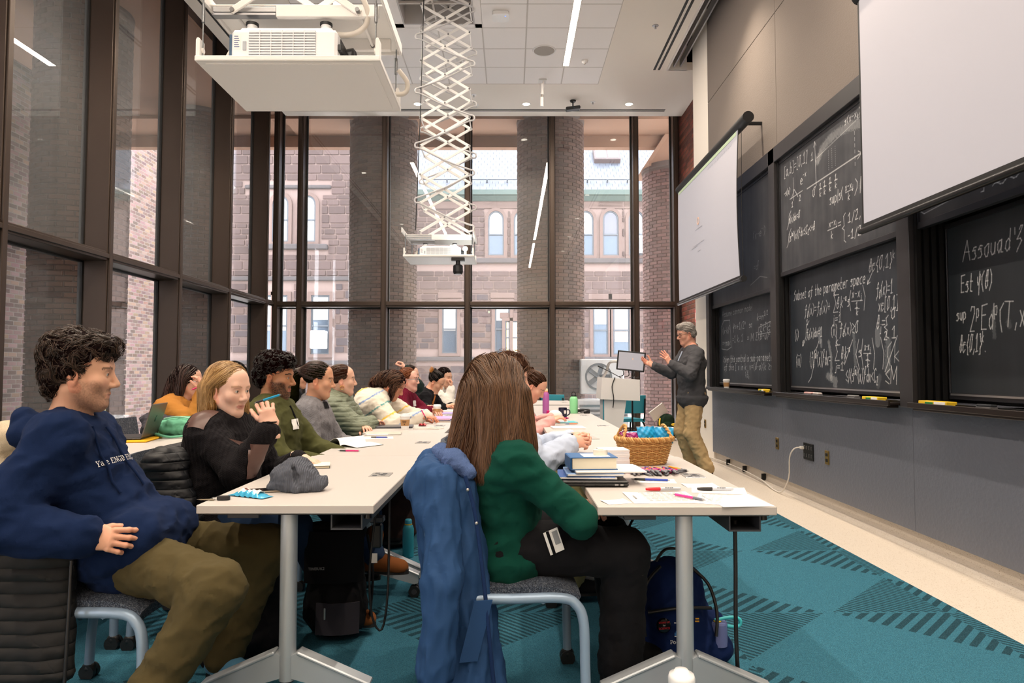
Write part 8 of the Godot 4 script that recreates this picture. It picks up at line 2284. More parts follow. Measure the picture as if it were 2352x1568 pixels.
# ---------------------------------------------------------------- hair
# Q: ells [[centre, radii]], cones [[a, b, ra, rb]] in head coordinates, flow, n strands, seg, step, cols
func hair(o: Node3D, H: Transform3D, Q: Dictionary) -> Field:
	var cell: float = Q.get("cell", 0.006)
	var lo := H.origin - Vector3.ONE * 0.17
	var hi := H.origin + Vector3.ONE * 0.17
	for c in Q.get("cones", []):
		lo = lo.min(H * c[0] - Vector3.ONE * 0.1).min(H * c[1] - Vector3.ONE * 0.1)
		hi = hi.max(H * c[0] + Vector3.ONE * 0.1).max(H * c[1] + Vector3.ONE * 0.1)
	var f := Field.new(lo, hi, cell)
	for e in Q.get("ells", []): f.ell(H * e[0], H.basis, e[1], 0.02)
	var fc: Vector3 = Q.get("face", Vector3(0, -0.05, 0.112))
	var fr: Vector3 = Q.get("face_r", Vector3(0.08, 0.122, 0.078))
	f.ell(H * fc, H.basis, fr, 0.012, true)
	if Q.has("ear"):
		for s in [-1.0, 1.0]: f.ell(H * Vector3(s * 0.085, -0.02, 0.01), H.basis, Q.ear, 0.01, true)
	for c in Q.get("cones", []): f.cone(H * c[0], H * c[1], c[2], c[3], 0.02, H.basis.x, Q.get("cone_w", 1.0))
	for c in Q.get("sub", []): f.ell(H * c[0], H.basis, c[1], 0.012, true)
	var m := MB.new()
	var cols: Array = Q.cols
	var base: Color = (cols[0] as Color).srgb_to_linear() * 0.8
	f.net(m, func(_p: Vector3, _n: Vector3) -> Color: return base, folds(Q.get("bump", 0.004), Q.get("bump_f", 40.0)))
	var ho := part(o, "hair", m, hair_base(), true)
	var Hi := H.affine_inverse()
	var dn := H.basis.inverse() * Vector3.DOWN
	var kind: String = Q.get("kind", "down")
	var prt: float = Q.get("part", 0.0)
	var tie: Vector3 = Q.get("tie", Vector3(0, 0.05, -0.12))
	fine_noise.frequency = 1.0
	var flow := func(p: Vector3) -> Vector3:
		var l := Hi * p
		var v: Vector3
		if kind == "down":
			if l.y > 0.02:
				var sx := l.x - prt
				v = Vector3(signf(sx) * 0.9, -0.25 - (0.12 - l.y) * 7.0, -0.25 if l.z > -0.05 else -0.1)
			else: v = dn + Vector3(0, 0, -0.05)
			v += Vector3(fine_noise.get_noise_3dv(p * 14.0), 0, fine_noise.get_noise_3dv(p * 14.0 + Vector3(40, 0, 0))) * 0.5
		elif kind == "back":
			if l.distance_to(tie) < 0.035 or l.y < tie.y - 0.06 and l.z < tie.z + 0.05: v = dn + Vector3(0, 0, -0.2)
			else: v = (tie - l).normalized()
		else:
			v = Vector3(fine_noise.get_noise_3dv(p * 22.0), fine_noise.get_noise_3dv(p * 22.0 + Vector3(30, 0, 0)), fine_noise.get_noise_3dv(p * 22.0 + Vector3(0, 60, 0))) * 2.0 + (Q.get("bias", Vector3(0, 0, 0.2)) as Vector3)
		return H.basis * v
	var rt := surface_roots(f, Q.get("n", 500), func(p: Vector3) -> bool: return (Hi * p).y > Q.get("root_y", -0.05) and ((Hi * p).y > -0.02 or RNG.randf() < 0.5))
	part(ho, "strands", strands(f, rt, flow, Q.get("seg", 18), Q.get("step", 0.012), Q.get("r", 0.0018), cols, Q.get("curl", 0.0), Q.get("curl_f", 1.0), Q.get("lift", 0.004), 3), hair_mat(), true).set_meta("kind", "stuff")
	return f

func onto(J: Dictionary, p: Vector3, n: Vector3, off := 0.004) -> Vector3:
	var f: Field = J.tf
	var q := p + n * 0.12
	for k in 30:
		var d := f.at(q)
		if d < 0.0008: break
		q -= n * minf(d, 0.05) * 0.9
	var b: Callable = J.bump
	return q + n * (float(b.call(q, n)) + off)

func sticker(J: Dictionary, called: String, c: Vector3, n: Vector3, up: Vector3, w: float, h: float, ma: Material, off := 0.006) -> MeshInstance3D:
	n = n.normalized()
	var x := up.cross(n).normalized()
	var y := n.cross(x)
	var m := MB.new()
	m.sheet(8, 6, func(u: float, v: float) -> Vector3: return onto(J, c + x * (u - 0.5) * w + y * (v - 0.5) * h, n, off), 0.001)
	return part(J.top, called, m, ma)

func print_text(J: Dictionary, text: String, c: Vector3, n: Vector3, up: Vector3, size: float, ma: Material, font := "Droid Serif") -> void:
	n = n.normalized()
	var x := up.cross(n).normalized()
	var y := n.cross(x)
	var t := TextMesh.new()
	var sf := SystemFont.new(); sf.font_names = PackedStringArray([font])
	t.font = sf; t.text = text; t.font_size = 32; t.pixel_size = size / 32.0; t.depth = 0.0; t.curve_step = 2.0
	var a := t.get_mesh_arrays() if t.get_surface_count() else []
	if a.is_empty(): return
	var vs: PackedVector3Array = a[Mesh.ARRAY_VERTEX]
	var m := MB.new()
	for p in vs: m.pt(onto(J, c + x * p.x + y * p.y, n, 0.007), n)
	m.ix = a[Mesh.ARRAY_INDEX]
	part(J.top, "lettering", m, ma)

func fit(P: Dictionary) -> Dictionary:
	var J := person(P)
	J.bump = folds(P.get("fold", 0.009), P.get("fold_f", 9.0), P.get("fold_s", Vector3(1, 1.5, 1)))
	return J

func V(x: float, y: float, z: float) -> Vector3: return Vector3(x, y, z)

func people() -> void:
	folds(0.01, 9.0)
	var X := Vector3.RIGHT
	var jeans := cloth("jeans", rgb(38, 56, 84), 60, 0.05)
	var black := cloth("black_denim", rgb(22, 22, 25), 50, 0.05)
	var white := white_mat()
	# ---- man in the navy hoodie
	var hood := func(f: Field, J: Dictionary) -> void:
		var nb: Vector3 = V(-1.53, 1.015, -2.38)
		f.cone(nb + V(-0.08, -0.02, 0.10), nb + V(-0.12, -0.02, -0.02), 0.045, 0.05, 0.03)
		f.cone(nb + V(-0.12, -0.02, -0.02), nb + V(-0.07, -0.02, -0.12), 0.05, 0.045, 0.03)
		f.cone(nb + V(-0.10, 0.02, 0.08), nb + V(0.045, -0.03, 0.07), 0.036, 0.02, 0.02)
		f.cone(nb + V(-0.08, 0.02, -0.12), nb + V(0.045, -0.03, -0.07), 0.036, 0.02, 0.02)
		f.cone(V(-1.24, 0.65, -2.28), V(-1.24, 0.65, -2.52), 0.085, 0.085, 0.05)
	var J := fit({"label": "young man with wavy dark hair in a navy hoodie and olive trousers", "near": true, "pel": V(-1.33, 0.56, -2.45), "chest": V(-1.53, 1.015, -2.38), "f": X, "side": V(0.25, 0.05, 1), "head": V(-1.48, 1.188, -2.36), "hdir": V(0.92, -0.06, -0.3),
		"wr": [V(-1.4, 0.66, -2.66), V(-1.32, 0.685, -2.15)], "el": [V(-2.0, 0.6, -2.9), V(-1.85, 0.74, -2.0)], "an": [V(-1.1, 0.12, -2.66), V(-1.14, 0.15, -2.13)], "kn": [V(-0.6, 1.0, -2.75), V(-0.6, 1.0, -2.22)],
		"skin": rgb(212, 164, 138), "hair": rgb(34, 26, 22), "beard": 0.5, "lip": 0.25, "bow": V(-0.05, -0.01, 0), "neck": 0.054, "nose": 1.12, "eye": rgb(60, 40, 25), "build": 1.0, "sleeve": 0.036, "cuff": 0.06, "top_off": 0.028, "hem": -0.02, "fold": 0.014, "fold_f": 6.0, "top_name": "hoodie",
		"top": cloth("hoodie_navy", rgb(17, 33, 66), 60, 0.06), "top_more": hood, "collar": false, "pants": cloth("olive_twill", rgb(76, 67, 43), 70, 0.05), "pants_off": 0.02, "pfold": 0.011, "shoes": cloth("sneaker_blue", rgb(88, 138, 168), 60, 0.05), "sole": white, "toe": [V(1, 0, 0.6), V(0.8, 0, 0.5)],
		"hands": [{}, {"F": V(1, -0.12, -0.1), "N": V(0.1, -0.35, -1), "curl": [0.5, 0.55, 0.6, 0.65, 0.7]}]})
	print_text(J, "Yale ENGINEERING", V(-1.30, 0.915, -2.37), V(0.9, 0.3, 0.3), V(-0.36, 1, 0), 0.026, white)
	for s in [0.06, -0.05]:
		var dr := []
		for k in 6: dr.append(onto(J, V(-1.46 + k * 0.035, 0.98 - k * 0.035, -2.36 + s), V(0.85, 0.45, 0.25).normalized(), 0.006))
		part(J.top, "drawstring", MB.new().tube(dr, 0.0045, 6), J.top.material_override)
	var cuffp := V(-1.335, 0.685, -2.14)
	part(J.top, "rib_cuff", MB.new().tube([cuffp - V(0.055, -0.006, 0), cuffp], 0.049, 16), cloth("rib_navy", rgb(14, 28, 56), 90, 0.1))
	hair(J.o, J.H, {"kind": "curl", "ells": [[V(0, 0.078, -0.02), V(0.086, 0.076, 0.108)], [V(0, 0.01, -0.075), V(0.062, 0.095, 0.042)], [V(0, 0.1, 0.068), V(0.062, 0.034, 0.04)], [V(0, 0.02, -0.025), V(0.081, 0.05, 0.06)]], "face": V(0, -0.05, 0.1), "face_r": V(0.1, 0.12, 0.075), "ear": V(0.024, 0.034, 0.025),
		"n": 3400, "seg": 22, "step": 0.006, "curl": 0.006, "curl_f": 0.42, "lift": 0.012, "r": 0.0011, "cols": [rgb(26, 19, 16), rgb(74, 54, 42)], "bump": 0.009, "bump_f": 18.0, "bias": V(0, -0.1, 0.35), "cell": 0.005, "root_y": -0.07})
	# ---- woman with the bob and the pen
	J = fit({"label": "woman with a blonde bob in a black ribbed sweater, a blue pen by her cheek", "near": true, "pel": V(-1.36, 0.55, -3.22), "chest": V(-1.335, 0.975, -3.24), "f": V(1, 0, 0.25), "head": V(-1.32, 1.11, -3.2), "hdir": V(0.93, -0.1, 0.42),
		"wr": [V(-1.02, 0.775, -3.36), V(-1.045, 0.96, -2.99)], "el": [V(-1.3, 0.5, -3.6), V(-0.6, 0.3, -2.7)], "an": [V(-0.66, 0.31, -3.34), V(-0.78, 0.12, -3.2)], "kn": [V(-0.6, 1.2, -3.4), V(-0.6, 1.0, -3.1)],
		"skin": rgb(226, 184, 164), "hair": rgb(150, 110, 68), "brow": 0.5, "wide": 0.97, "lip": 0.6, "neck": 0.046, "nose": 1.0, "eye": rgb(70, 66, 50), "gaze": V(0.35, 0.02, 1), "size": 0.95, "sleeve": 0.022, "cuff": 0.1, "top_off": 0.022, "fold": 0.01, "fold_f": 8.0,
		"top": knit("knit_black", rgb(26, 24, 27), 26.0), "collar_r": 0.015, "pants": jeans, "shoes": cloth("suede_brown", rgb(112, 66, 34), 50, 0.04), "shaft": 0.1, "toe": [V(1, 0, 0.2), V(1, 0, 0.3)],
		"hands": [{"F": V(1, -0.25, 0.1), "N": V(0, -1, 0), "curl": [0.3, 0.3, 0.3, 0.35, 0.4]}, {"F": V(-0.3, 1, 0.0), "N": V(-0.35, 0, -0.95), "curl": [0.3, 0.7, 0.75, 0.8, 0.75]}]})
	var lea := mat("leather_patch", rgb(92, 66, 60), 0.45)
	sticker(J, "shoulder_patch", J.sh[1] + V(0.0, 0.06, 0.03), V(0.1, 0.75, 0.6), V(-1, 0.3, 0), 0.13, 0.09, lea, 0.003)
	sticker(J, "elbow_patch", (J.el[1] as Vector3).lerp(V(-1.045, 0.96, -2.99), 0.3), V(0.8, -0.1, 0.6), V(0, 1, 0), 0.07, 0.15, lea)
	sticker(J, "name_tag", V(-1.19, 0.87, -3.2), V(0.9, 0.1, 0.5), V(0, 1, 0), 0.07, 0.05, white)
	hair(J.o, J.H, {"kind": "down", "part": 0.02, "ells": [[V(0, 0.05, -0.02), V(0.088, 0.086, 0.104)]], "cones": [[V(-0.075, 0.02, -0.03), V(-0.088, -0.10, -0.015), 0.034, 0.028], [V(0.075, 0.02, -0.01), V(0.082, -0.10, 0.02), 0.03, 0.028], [V(-0.05, 0.0, -0.075), V(-0.06, -0.105, -0.06), 0.045, 0.036], [V(0.05, 0.0, -0.075), V(0.055, -0.105, -0.06), 0.045, 0.036]],
		"face_r": V(0.078, 0.125, 0.082), "sub": [[V(-0.095, -0.015, 0.035), V(0.04, 0.06, 0.05)]], "n": 2600, "seg": 20, "step": 0.012, "r": 0.0011, "cols": [rgb(118, 82, 46), rgb(206, 168, 112)], "bump": 0.003, "cell": 0.005, "root_y": -0.02})
	pen(V(-1.125, 1.06, -3.0), V(-0.99, 1.1, -2.95), rgb(40, 160, 210), "bright blue pen held by the blonde woman")
	for s in [-1.0]: part(J.o, "earring", MB.new().tube(ring(J.H * V(s * 0.075, -0.05, 0.0), J.H.basis.x, 0.007), 0.0016, 6, false), mat("gold", rgb(214, 170, 90), 0.25, 1.0))
	part(J.o, "hair_tie", MB.new().tube(ring(V(-1.05, 0.98, -2.99), V(0, 1, 0), 0.031), 0.003, 6, false), black)
	# ---- man in the olive fleece
	J = fit({"label": "bearded man with curly black hair in an olive green fleece", "near": true, "pel": V(-1.40, 0.56, -4.02), "chest": V(-1.40, 1.01, -4.02), "f": X, "head": V(-1.375, 1.16, -4.0), "hdir": V(1, -0.05, 0.02),
		"wr": [V(-1.0, 0.69, -4.1), V(-1.03, 0.685, -3.8)], "el": [V(-1.3, 0.4, -4.5), V(-1.3, 0.4, -3.5)], "an": [V(-0.85, 0.12, -4.1), V(-0.9, 0.12, -3.85)], "kn": [V(-0.6, 1.0, -4.1), V(-0.6, 1.0, -3.9)],
		"skin": rgb(168, 118, 88), "hair": rgb(22, 18, 17), "brow": 1.0, "beard": 1.0, "neck": 0.056, "nose": 1.15, "eye": rgb(40, 26, 18), "gaze": V(0.1, 0, 1), "shoulders": 1.05, "top_off": 0.028, "sleeve": 0.024, "fold": 0.011, "fold_f": 7.0, "top_name": "fleece",
		"top": cloth("fleece_olive", rgb(76, 77, 45), 40, 0.18), "collar_r": 0.02, "pants": black, "shoes": black, "hands": [{}, {"F": V(0.8, -0.2, 0.5), "N": V(0, -1, 0), "curl": [0.3, 0.5, 0.55, 0.6, 0.6]}]})
	sticker(J, "name_tag", V(-1.2, 0.905, -3.95), V(0.9, 0.2, 0.45), V(-0.15, 1, 0), 0.08, 0.06, white)
	part(J.top, "zip_placket", MB.new().tube([onto(J, V(-1.25, 1.0, -3.99), X), onto(J, V(-1.25, 0.94, -3.99), X), onto(J, V(-1.25, 0.88, -3.99), X)], 0.006, 6), black)
	hair(J.o, J.H, {"kind": "curl", "ells": [[V(0, 0.08, -0.015), V(0.092, 0.085, 0.108)], [V(0, 0.02, -0.07), V(0.08, 0.085, 0.06)], [V(0, 0.1, 0.06), V(0.068, 0.045, 0.045)]], "face": V(0, -0.05, 0.09), "face_r": V(0.1, 0.12, 0.075), "ear": V(0.03, 0.045, 0.035), "n": 1100, "seg": 12, "step": 0.005, "curl": 0.007, "curl_f": 1.1, "lift": 0.007, "r": 0.0018, "cols": [rgb(16, 13, 13), rgb(44, 36, 34)], "bump": 0.008, "bump_f": 26.0, "root_y": -0.07})
	# ---- woman with the ponytail
	J = fit({"label": "woman with a long dark ponytail in a grey cable-knit hooded cardigan", "pel": V(-1.40, 0.55, -4.78), "chest": V(-1.38, 0.98, -4.78), "f": X, "head": V(-1.335, 1.135, -4.75), "hdir": V(1, -0.12, -0.12),
		"wr": [V(-1.05, 0.68, -4.85), V(-1.08, 0.67, -4.65)], "el": [V(-1.3, 0.4, -5.2), V(-1.35, 0.4, -4.4)], "an": [V(-0.9, 0.12, -4.85), V(-0.9, 0.12, -4.65)], "kn": [V(-0.6, 1, -4.85), V(-0.6, 1, -4.7)], "skin": rgb(206, 154, 124), "hair": rgb(34, 24, 22), "lip": 0.6, "wide": 0.95, "neck": 0.045, "nose": 1.15, "eye": rgb(40, 26, 18), "size": 0.95,
		"top": knit("knit_grey", rgb(122, 120, 124), 16.0), "top_name": "cardigan", "collar_r": 0.026, "pants": jeans, "shoes": black, "top_off": 0.024})
	sticker(J, "inner_vest", V(-1.3, 0.955, -4.74), V(1, 0.5, 0.3), V(0, 1, 0), 0.06, 0.05, black)
	hair(J.o, J.H, {"kind": "back", "tie": V(0, 0.055, -0.125), "ells": [[V(0, 0.05, -0.018), V(0.082, 0.086, 0.102)]], "ear": V(0.03, 0.05, 0.03), "cones": [[V(0, 0.055, -0.12), V(0, 0.03, -0.155), 0.022, 0.028], [V(0, 0.03, -0.155), V(0, -0.12, -0.15), 0.03, 0.03], [V(0, -0.12, -0.15), V(0, -0.22, -0.13), 0.03, 0.012]], "n": 700, "seg": 28, "step": 0.012, "r": 0.0016, "cols": [rgb(22, 16, 15), rgb(72, 48, 40)], "root_y": 0.0, "bump": 0.003})
	# ---- woman in the sage puffer jacket
	J = fit({"label": "woman with pulled-back brown hair and hoop earrings in a sage green puffer jacket", "pel": V(-1.42, 0.55, -5.55), "chest": V(-1.40, 0.985, -5.53), "f": X, "head": V(-1.355, 1.125, -5.5), "hdir": V(1, 0.0, -0.22),
		"wr": [V(-1.16, 0.76, -5.38), V(-1.13, 0.78, -5.6)], "el": [V(-1.1, 0.4, -5.9), V(-0.9, 0.4, -5.1)], "an": [V(-0.9, 0.12, -5.6), V(-0.9, 0.12, -5.4)], "kn": [V(-0.6, 1, -5.6), V(-0.6, 1, -5.4)], "skin": rgb(218, 172, 150), "hair": rgb(58, 40, 30), "wide": 0.95, "neck": 0.046, "nose": 1.05, "eye": rgb(60, 50, 40), "size": 0.96,
		"top": puffer("puffer_sage", rgb(116, 124, 104)), "top_name": "puffer_jacket", "collar_r": 0.03, "top_off": 0.04, "sleeve": 0.034, "fold": 0.012, "fold_f": 14.0, "fold_s": V(0.4, 1.6, 0.4), "pants": black, "shoes": black})
	hair(J.o, J.H, {"kind": "back", "tie": V(0, 0.02, -0.125), "ells": [[V(0, 0.048, -0.018), V(0.081, 0.084, 0.1)], [V(0, 0.0, -0.13), V(0.035, 0.035, 0.03)]], "ear": V(0.03, 0.05, 0.03), "n": 400, "seg": 16, "step": 0.012, "cols": [rgb(48, 32, 24), rgb(96, 66, 46)], "root_y": 0.0, "bump": 0.003})
	part(J.o, "hoop_earring", MB.new().tube(ring(J.H * V(-0.078, -0.055, 0.0), J.H.basis.x, 0.014), 0.0025, 6, false), mat("gold", rgb(214, 170, 90), 0.25, 1.0))
	# ---- woman in the striped cream sweater
	var st := [rgb(120, 150, 200).srgb_to_linear(), rgb(70, 150, 150).srgb_to_linear(), rgb(232, 190, 60).srgb_to_linear()]
	var cream := rgb(226, 218, 204).srgb_to_linear()
	J = fit({"label": "woman with curly brown hair writing, in a cream sweater with coloured stripes", "pel": V(-1.42, 0.55, -6.3), "chest": V(-1.17, 0.96, -6.28), "f": V(1, -0.3, 0), "head": V(-1.08, 1.065, -6.28), "hdir": V(0.9, -0.5, 0.15), "bow": V(-0.04, 0.05, 0),
		"wr": [V(-0.76, 0.785, -6.25), V(-0.79, 0.79, -6.0)], "el": [V(-0.9, 0.5, -6.7), V(-0.95, 0.5, -5.8)], "an": [V(-1.0, 0.12, -6.35), V(-1.0, 0.12, -6.15)], "kn": [V(-0.6, 1, -6.35), V(-0.6, 1, -6.15)], "skin": rgb(196, 140, 112), "hair": rgb(50, 34, 26), "neck": 0.047, "nose": 1.1, "size": 0.97,
		"top": vc_cloth("knit_cream", 40.0), "top_off": 0.036, "sleeve": 0.036, "fold": 0.012, "pants": black, "shoes": black, "top_tint": func(p: Vector3, _n: Vector3) -> Color:
			var s := (p.x * 0.55 - p.y * 0.83) / 0.115
			var k := int(floor(s + 100)) % 3
			return st[k] if fposmod(s, 1.0) < 0.11 else cream})
	hair(J.o, J.H, {"kind": "down", "ells": [[V(0, 0.05, -0.02), V(0.09, 0.09, 0.108)]], "face_r": V(0.075, 0.12, 0.075), "ear": V(0.025, 0.03, 0.02), "cones": [[V(-0.03, 0.03, -0.1), V(-0.02, -0.06, -0.15), 0.06, 0.055], [V(0.03, 0.0, -0.1), V(0.02, -0.1, -0.12), 0.06, 0.05], [V(-0.07, 0.0, 0.03), V(-0.062, -0.13, 0.05), 0.025, 0.016]], "n": 700, "seg": 16, "step": 0.01, "curl": 0.008, "curl_f": 0.7, "lift": 0.01, "r": 0.0022, "cols": [rgb(36, 24, 19), rgb(112, 74, 50)], "bump": 0.01, "bump_f": 22.0})
	pen(V(-0.73, 0.78, -5.96), V(-0.78, 0.865, -5.98), rgb(214, 30, 110), "magenta pen in the hand of the woman in the striped sweater")
	# ---- woman in maroon
	J = fit({"label": "woman with reddish hair and glasses in a maroon ribbed sweater, arms folded", "pel": V(-1.36, 0.55, -7.25), "chest": V(-1.11, 0.96, -7.22), "f": V(1, -0.2, 0.1), "head": V(-1.075, 1.105, -7.2), "hdir": V(1, 0.02, 0.1),
		"wr": [V(-0.8, 0.785, -7.05), V(-0.84, 0.80, -7.0)], "el": [V(-0.9, 0.5, -7.6), V(-0.8, 0.5, -6.7)], "an": [V(-0.9, 0.12, -7.25), V(-0.9, 0.12, -7.1)], "kn": [V(-0.6, 1, -7.25), V(-0.6, 1, -7.1)], "skin": rgb(226, 176, 158), "hair": rgb(120, 66, 40), "neck": 0.06, "wide": 1.08, "build": 1.15, "top": knit("knit_maroon", rgb(98, 16, 40), 22.0), "top_off": 0.03, "sleeve": 0.03, "pants": black, "shoes": black})
	sticker(J, "name_tag", V(-0.9, 0.9, -7.13), V(0.9, 0.3, 0.45), V(-0.2, 1, 0), 0.08, 0.06, white)
	glasses(J.o, J.H, 1.08, mat("wire_steel", rgb(150, 154, 158), 0.3, 0.9))
	hair(J.o, J.H, {"kind": "back", "tie": V(0, 0.0, -0.12), "ells": [[V(0, 0.05, -0.018), V(0.089, 0.086, 0.102)], [V(0, -0.02, -0.11), V(0.05, 0.06, 0.04)]], "ear": V(0.03, 0.04, 0.03), "n": 300, "cols": [rgb(92, 48, 28), rgb(168, 104, 66)], "root_y": 0.0, "cell": 0.007})
	# ---- person with a hand raised behind the head
	J = fit({"label": "person in dark green behind the maroon sweater, one hand raised behind the head", "pel": V(-1.5, 0.55, -8.0), "chest": V(-1.3, 1.0, -7.95), "f": X, "head": V(-1.16, 1.14, -7.9), "hdir": V(1, 0, -0.2),
		"wr": [V(-1.0, 0.78, -8.1), V(-1.2, 1.23, -7.8)], "el": [V(-1.2, 0.5, -8.4), V(-0.6, 1.16, -7.6)], "an": [V(-1.0, 0.12, -8.0), V(-1.0, 0.12, -7.8)], "kn": [V(-0.6, 1, -8), V(-0.6, 1, -7.8)], "skin": rgb(222, 176, 156), "hair": rgb(40, 28, 24), "top": cloth("green_dark", rgb(30, 44, 42), 40), "sleeve": 0.028, "top_off": 0.026, "pants": black, "shoes": black,
		"hands": [{}, {"F": V(-0.3, 0.5, 0), "N": V(-1, 0.2, 0), "curl": [0.6, 0.9, 0.9, 0.9, 0.9]}]})
	hair(J.o, J.H, {"kind": "back", "ells": [[V(0, 0.05, -0.018), V(0.082, 0.086, 0.102)]], "ear": V(0.03, 0.05, 0.03), "n": 200, "cols": [rgb(30, 22, 20), rgb(70, 50, 40)], "cell": 0.007})
	# ---- woman with the claw clip
	J = fit({"label": "person with dark hair in a tortoiseshell claw clip, black top and tan straps, looking down", "pel": V(-1.25, 0.55, -8.5), "chest": V(-0.99, 0.96, -8.42), "f": V(1, -0.3, 0), "head": V(-0.92, 1.065, -8.4), "hdir": V(0.9, -0.55, 0.2),
		"wr": [V(-0.72, 0.785, -8.45), V(-0.77, 0.785, -8.15)], "el": [V(-0.8, 0.5, -8.8), V(-0.85, 0.5, -7.9)], "an": [V(-0.8, 0.12, -8.5), V(-0.8, 0.12, -8.3)], "kn": [V(-0.5, 1, -8.5), V(-0.5, 1, -8.3)], "skin": rgb(216, 168, 142), "hair": rgb(30, 22, 20), "size": 0.97, "top": cloth("top_black", rgb(24, 24, 28), 40), "sleeve": 0.006, "top_off": 0.012, "pants": cloth("tan_overall", rgb(164, 104, 56), 40), "shoes": black})
	part(J.top, "tan_strap", MB.new().tube([onto(J, V(-0.95, 1.0, -8.34), V(0.4, 0.6, 0.7)), onto(J, V(-0.88, 0.92, -8.32), V(0.8, 0.3, 0.6)), onto(J, V(-0.93, 0.8, -8.32), V(0.9, 0, 0.5))], 0.016, 6, true, 0.4), cloth("tan_overall", Color.WHITE))
	hair(J.o, J.H, {"kind": "back", "tie": V(0, 0.08, -0.12), "ells": [[V(0, 0.05, -0.018), V(0.082, 0.086, 0.102)], [V(0, 0.1, -0.1), V(0.045, 0.05, 0.04)]], "ear": V(0.03, 0.05, 0.03), "n": 250, "cols": [rgb(24, 17, 16), rgb(60, 42, 36)], "cell": 0.007})
	var clip := MB.new()
	for k in 5: clip.tube(smooth_pts([J.H * V(-0.045, 0.10 + k * 0.012 - 0.02, -0.09), J.H * V(-0.052, 0.11 + k * 0.012 - 0.02, -0.115), J.H * V(-0.02, 0.11 + k * 0.012 - 0.02, -0.145)]), 0.005, 6)
	clip.tube([J.H * V(-0.05, 0.075, -0.115), J.H * V(-0.05, 0.15, -0.115)], 0.006, 6)
	part(J.o, "claw_clip", clip, mat("tortoise", rgb(176, 116, 52), 0.3))
	# ---- person in white at the far end
	J = fit({"label": "person with short dark hair in a white knit top, resting chin on hand", "pel": V(-1.2, 0.55, -9.25), "chest": V(-0.95, 0.97, -9.22), "f": V(1, -0.1, 0.3), "head": V(-0.89, 1.11, -9.2), "hdir": V(1, -0.1, 0.5),
		"wr": [V(-0.72, 0.785, -9.3), V(-0.79, 0.985, -9.1)], "el": [V(-0.8, 0.5, -9.6), V(-0.4, 0.4, -8.8)], "an": [V(-0.8, 0.12, -9.3), V(-0.8, 0.12, -9.1)], "kn": [V(-0.5, 1, -9.3), V(-0.5, 1, -9.1)], "skin": rgb(218, 172, 148), "hair": rgb(34, 26, 24), "size": 0.95, "top": cloth("knit_white", rgb(226, 222, 216), 30), "sleeve": 0.026, "top_off": 0.03, "pants": black, "shoes": black, "hands": [{}, {"F": V(0.1, 0.8, 0), "N": V(-1, 0.1, 0), "curl": [0.5, 1.0, 1.0, 1.0, 1.0]}]})
	hair(J.o, J.H, {"kind": "curl", "ells": [[V(0, 0.06, -0.018), V(0.085, 0.088, 0.104)]], "ear": V(0.03, 0.05, 0.03), "n": 200, "seg": 8, "step": 0.008, "cols": [rgb(26, 20, 19), rgb(62, 46, 40)], "cell": 0.007})
	# ---- row by the side windows
	J = fit({"label": "woman with long dark hair and glasses in a mustard sweater", "pel": V(-2.72, 0.55, -5.35), "chest": V(-2.6, 0.96, -5.38), "f": X, "head": V(-2.545, 1.115, -5.4), "hdir": V(1, -0.08, -0.22),
		"wr": [V(-2.28, 0.785, -5.6), V(-2.345, 1.04, -5.22)], "el": [V(-2.5, 0.5, -5.9), V(-2.2, 0.4, -4.9)], "an": [V(-2.3, 0.12, -5.4), V(-2.3, 0.12, -5.2)], "kn": [V(-2.0, 1, -5.4), V(-2.0, 1, -5.2)], "skin": rgb(214, 166, 144), "hair": rgb(40, 26, 22), "top": cloth("sweater_mustard", rgb(176, 118, 54), 40, 0.15), "sleeve": 0.026, "top_off": 0.028, "pants": black, "shoes": black,
		"hands": [{}, {"F": V(-0.1, 1, 0.1), "N": V(-1, 0, 0), "curl": [0.4, 0.5, 0.6, 0.7, 0.8]}]})
	glasses(J.o, J.H, 1.0, mat("wire_steel", Color.WHITE))
	hair(J.o, J.H, {"kind": "down", "ells": [[V(0, 0.05, -0.02), V(0.09, 0.09, 0.106)]], "face_r": V(0.072, 0.12, 0.075), "cones": [[V(-0.07, 0.02, -0.02), V(-0.09, -0.2, -0.06), 0.035, 0.03], [V(0, 0.0, -0.09), V(0, -0.23, -0.13), 0.06, 0.07], [V(0.07, 0.02, -0.02), V(0.09, -0.2, -0.04), 0.035, 0.03]], "n": 500, "seg": 26, "step": 0.014, "r": 0.0022, "cols": [rgb(30, 20, 18), rgb(78, 52, 44)], "cell": 0.007})
	pen(V(-2.33, 1.1, -5.2), V(-2.40, 1.06, -5.14), rgb(220, 40, 110), "pink pen held up by the woman in mustard")
	J = fit({"label": "dark-haired person in navy mostly hidden behind the blonde woman", "pel": V(-2.72, 0.55, -6.25), "chest": V(-2.58, 0.96, -6.25), "f": X, "head": V(-2.50, 1.14, -6.2), "hdir": V(1, -0.3, 0), "wr": [V(-2.28, 0.785, -6.4), V(-2.28, 0.785, -6.1)], "el": [V(-2.5, 0.5, -6.6), V(-2.5, 0.5, -5.8)], "an": [V(-2.3, 0.12, -6.3), V(-2.3, 0.12, -6.1)], "kn": [V(-2.0, 1, -6.3), V(-2.0, 1, -6.1)], "skin": rgb(206, 160, 136), "hair": rgb(30, 22, 20), "top": cloth("navy_plain", rgb(30, 34, 50), 40), "pants": black, "shoes": black})
	hair(J.o, J.H, {"kind": "curl", "ells": [[V(0, 0.06, -0.018), V(0.086, 0.09, 0.105)]], "ear": V(0.03, 0.05, 0.03), "n": 200, "seg": 8, "step": 0.008, "cols": [rgb(24, 18, 17), rgb(56, 42, 38)], "cell": 0.007})
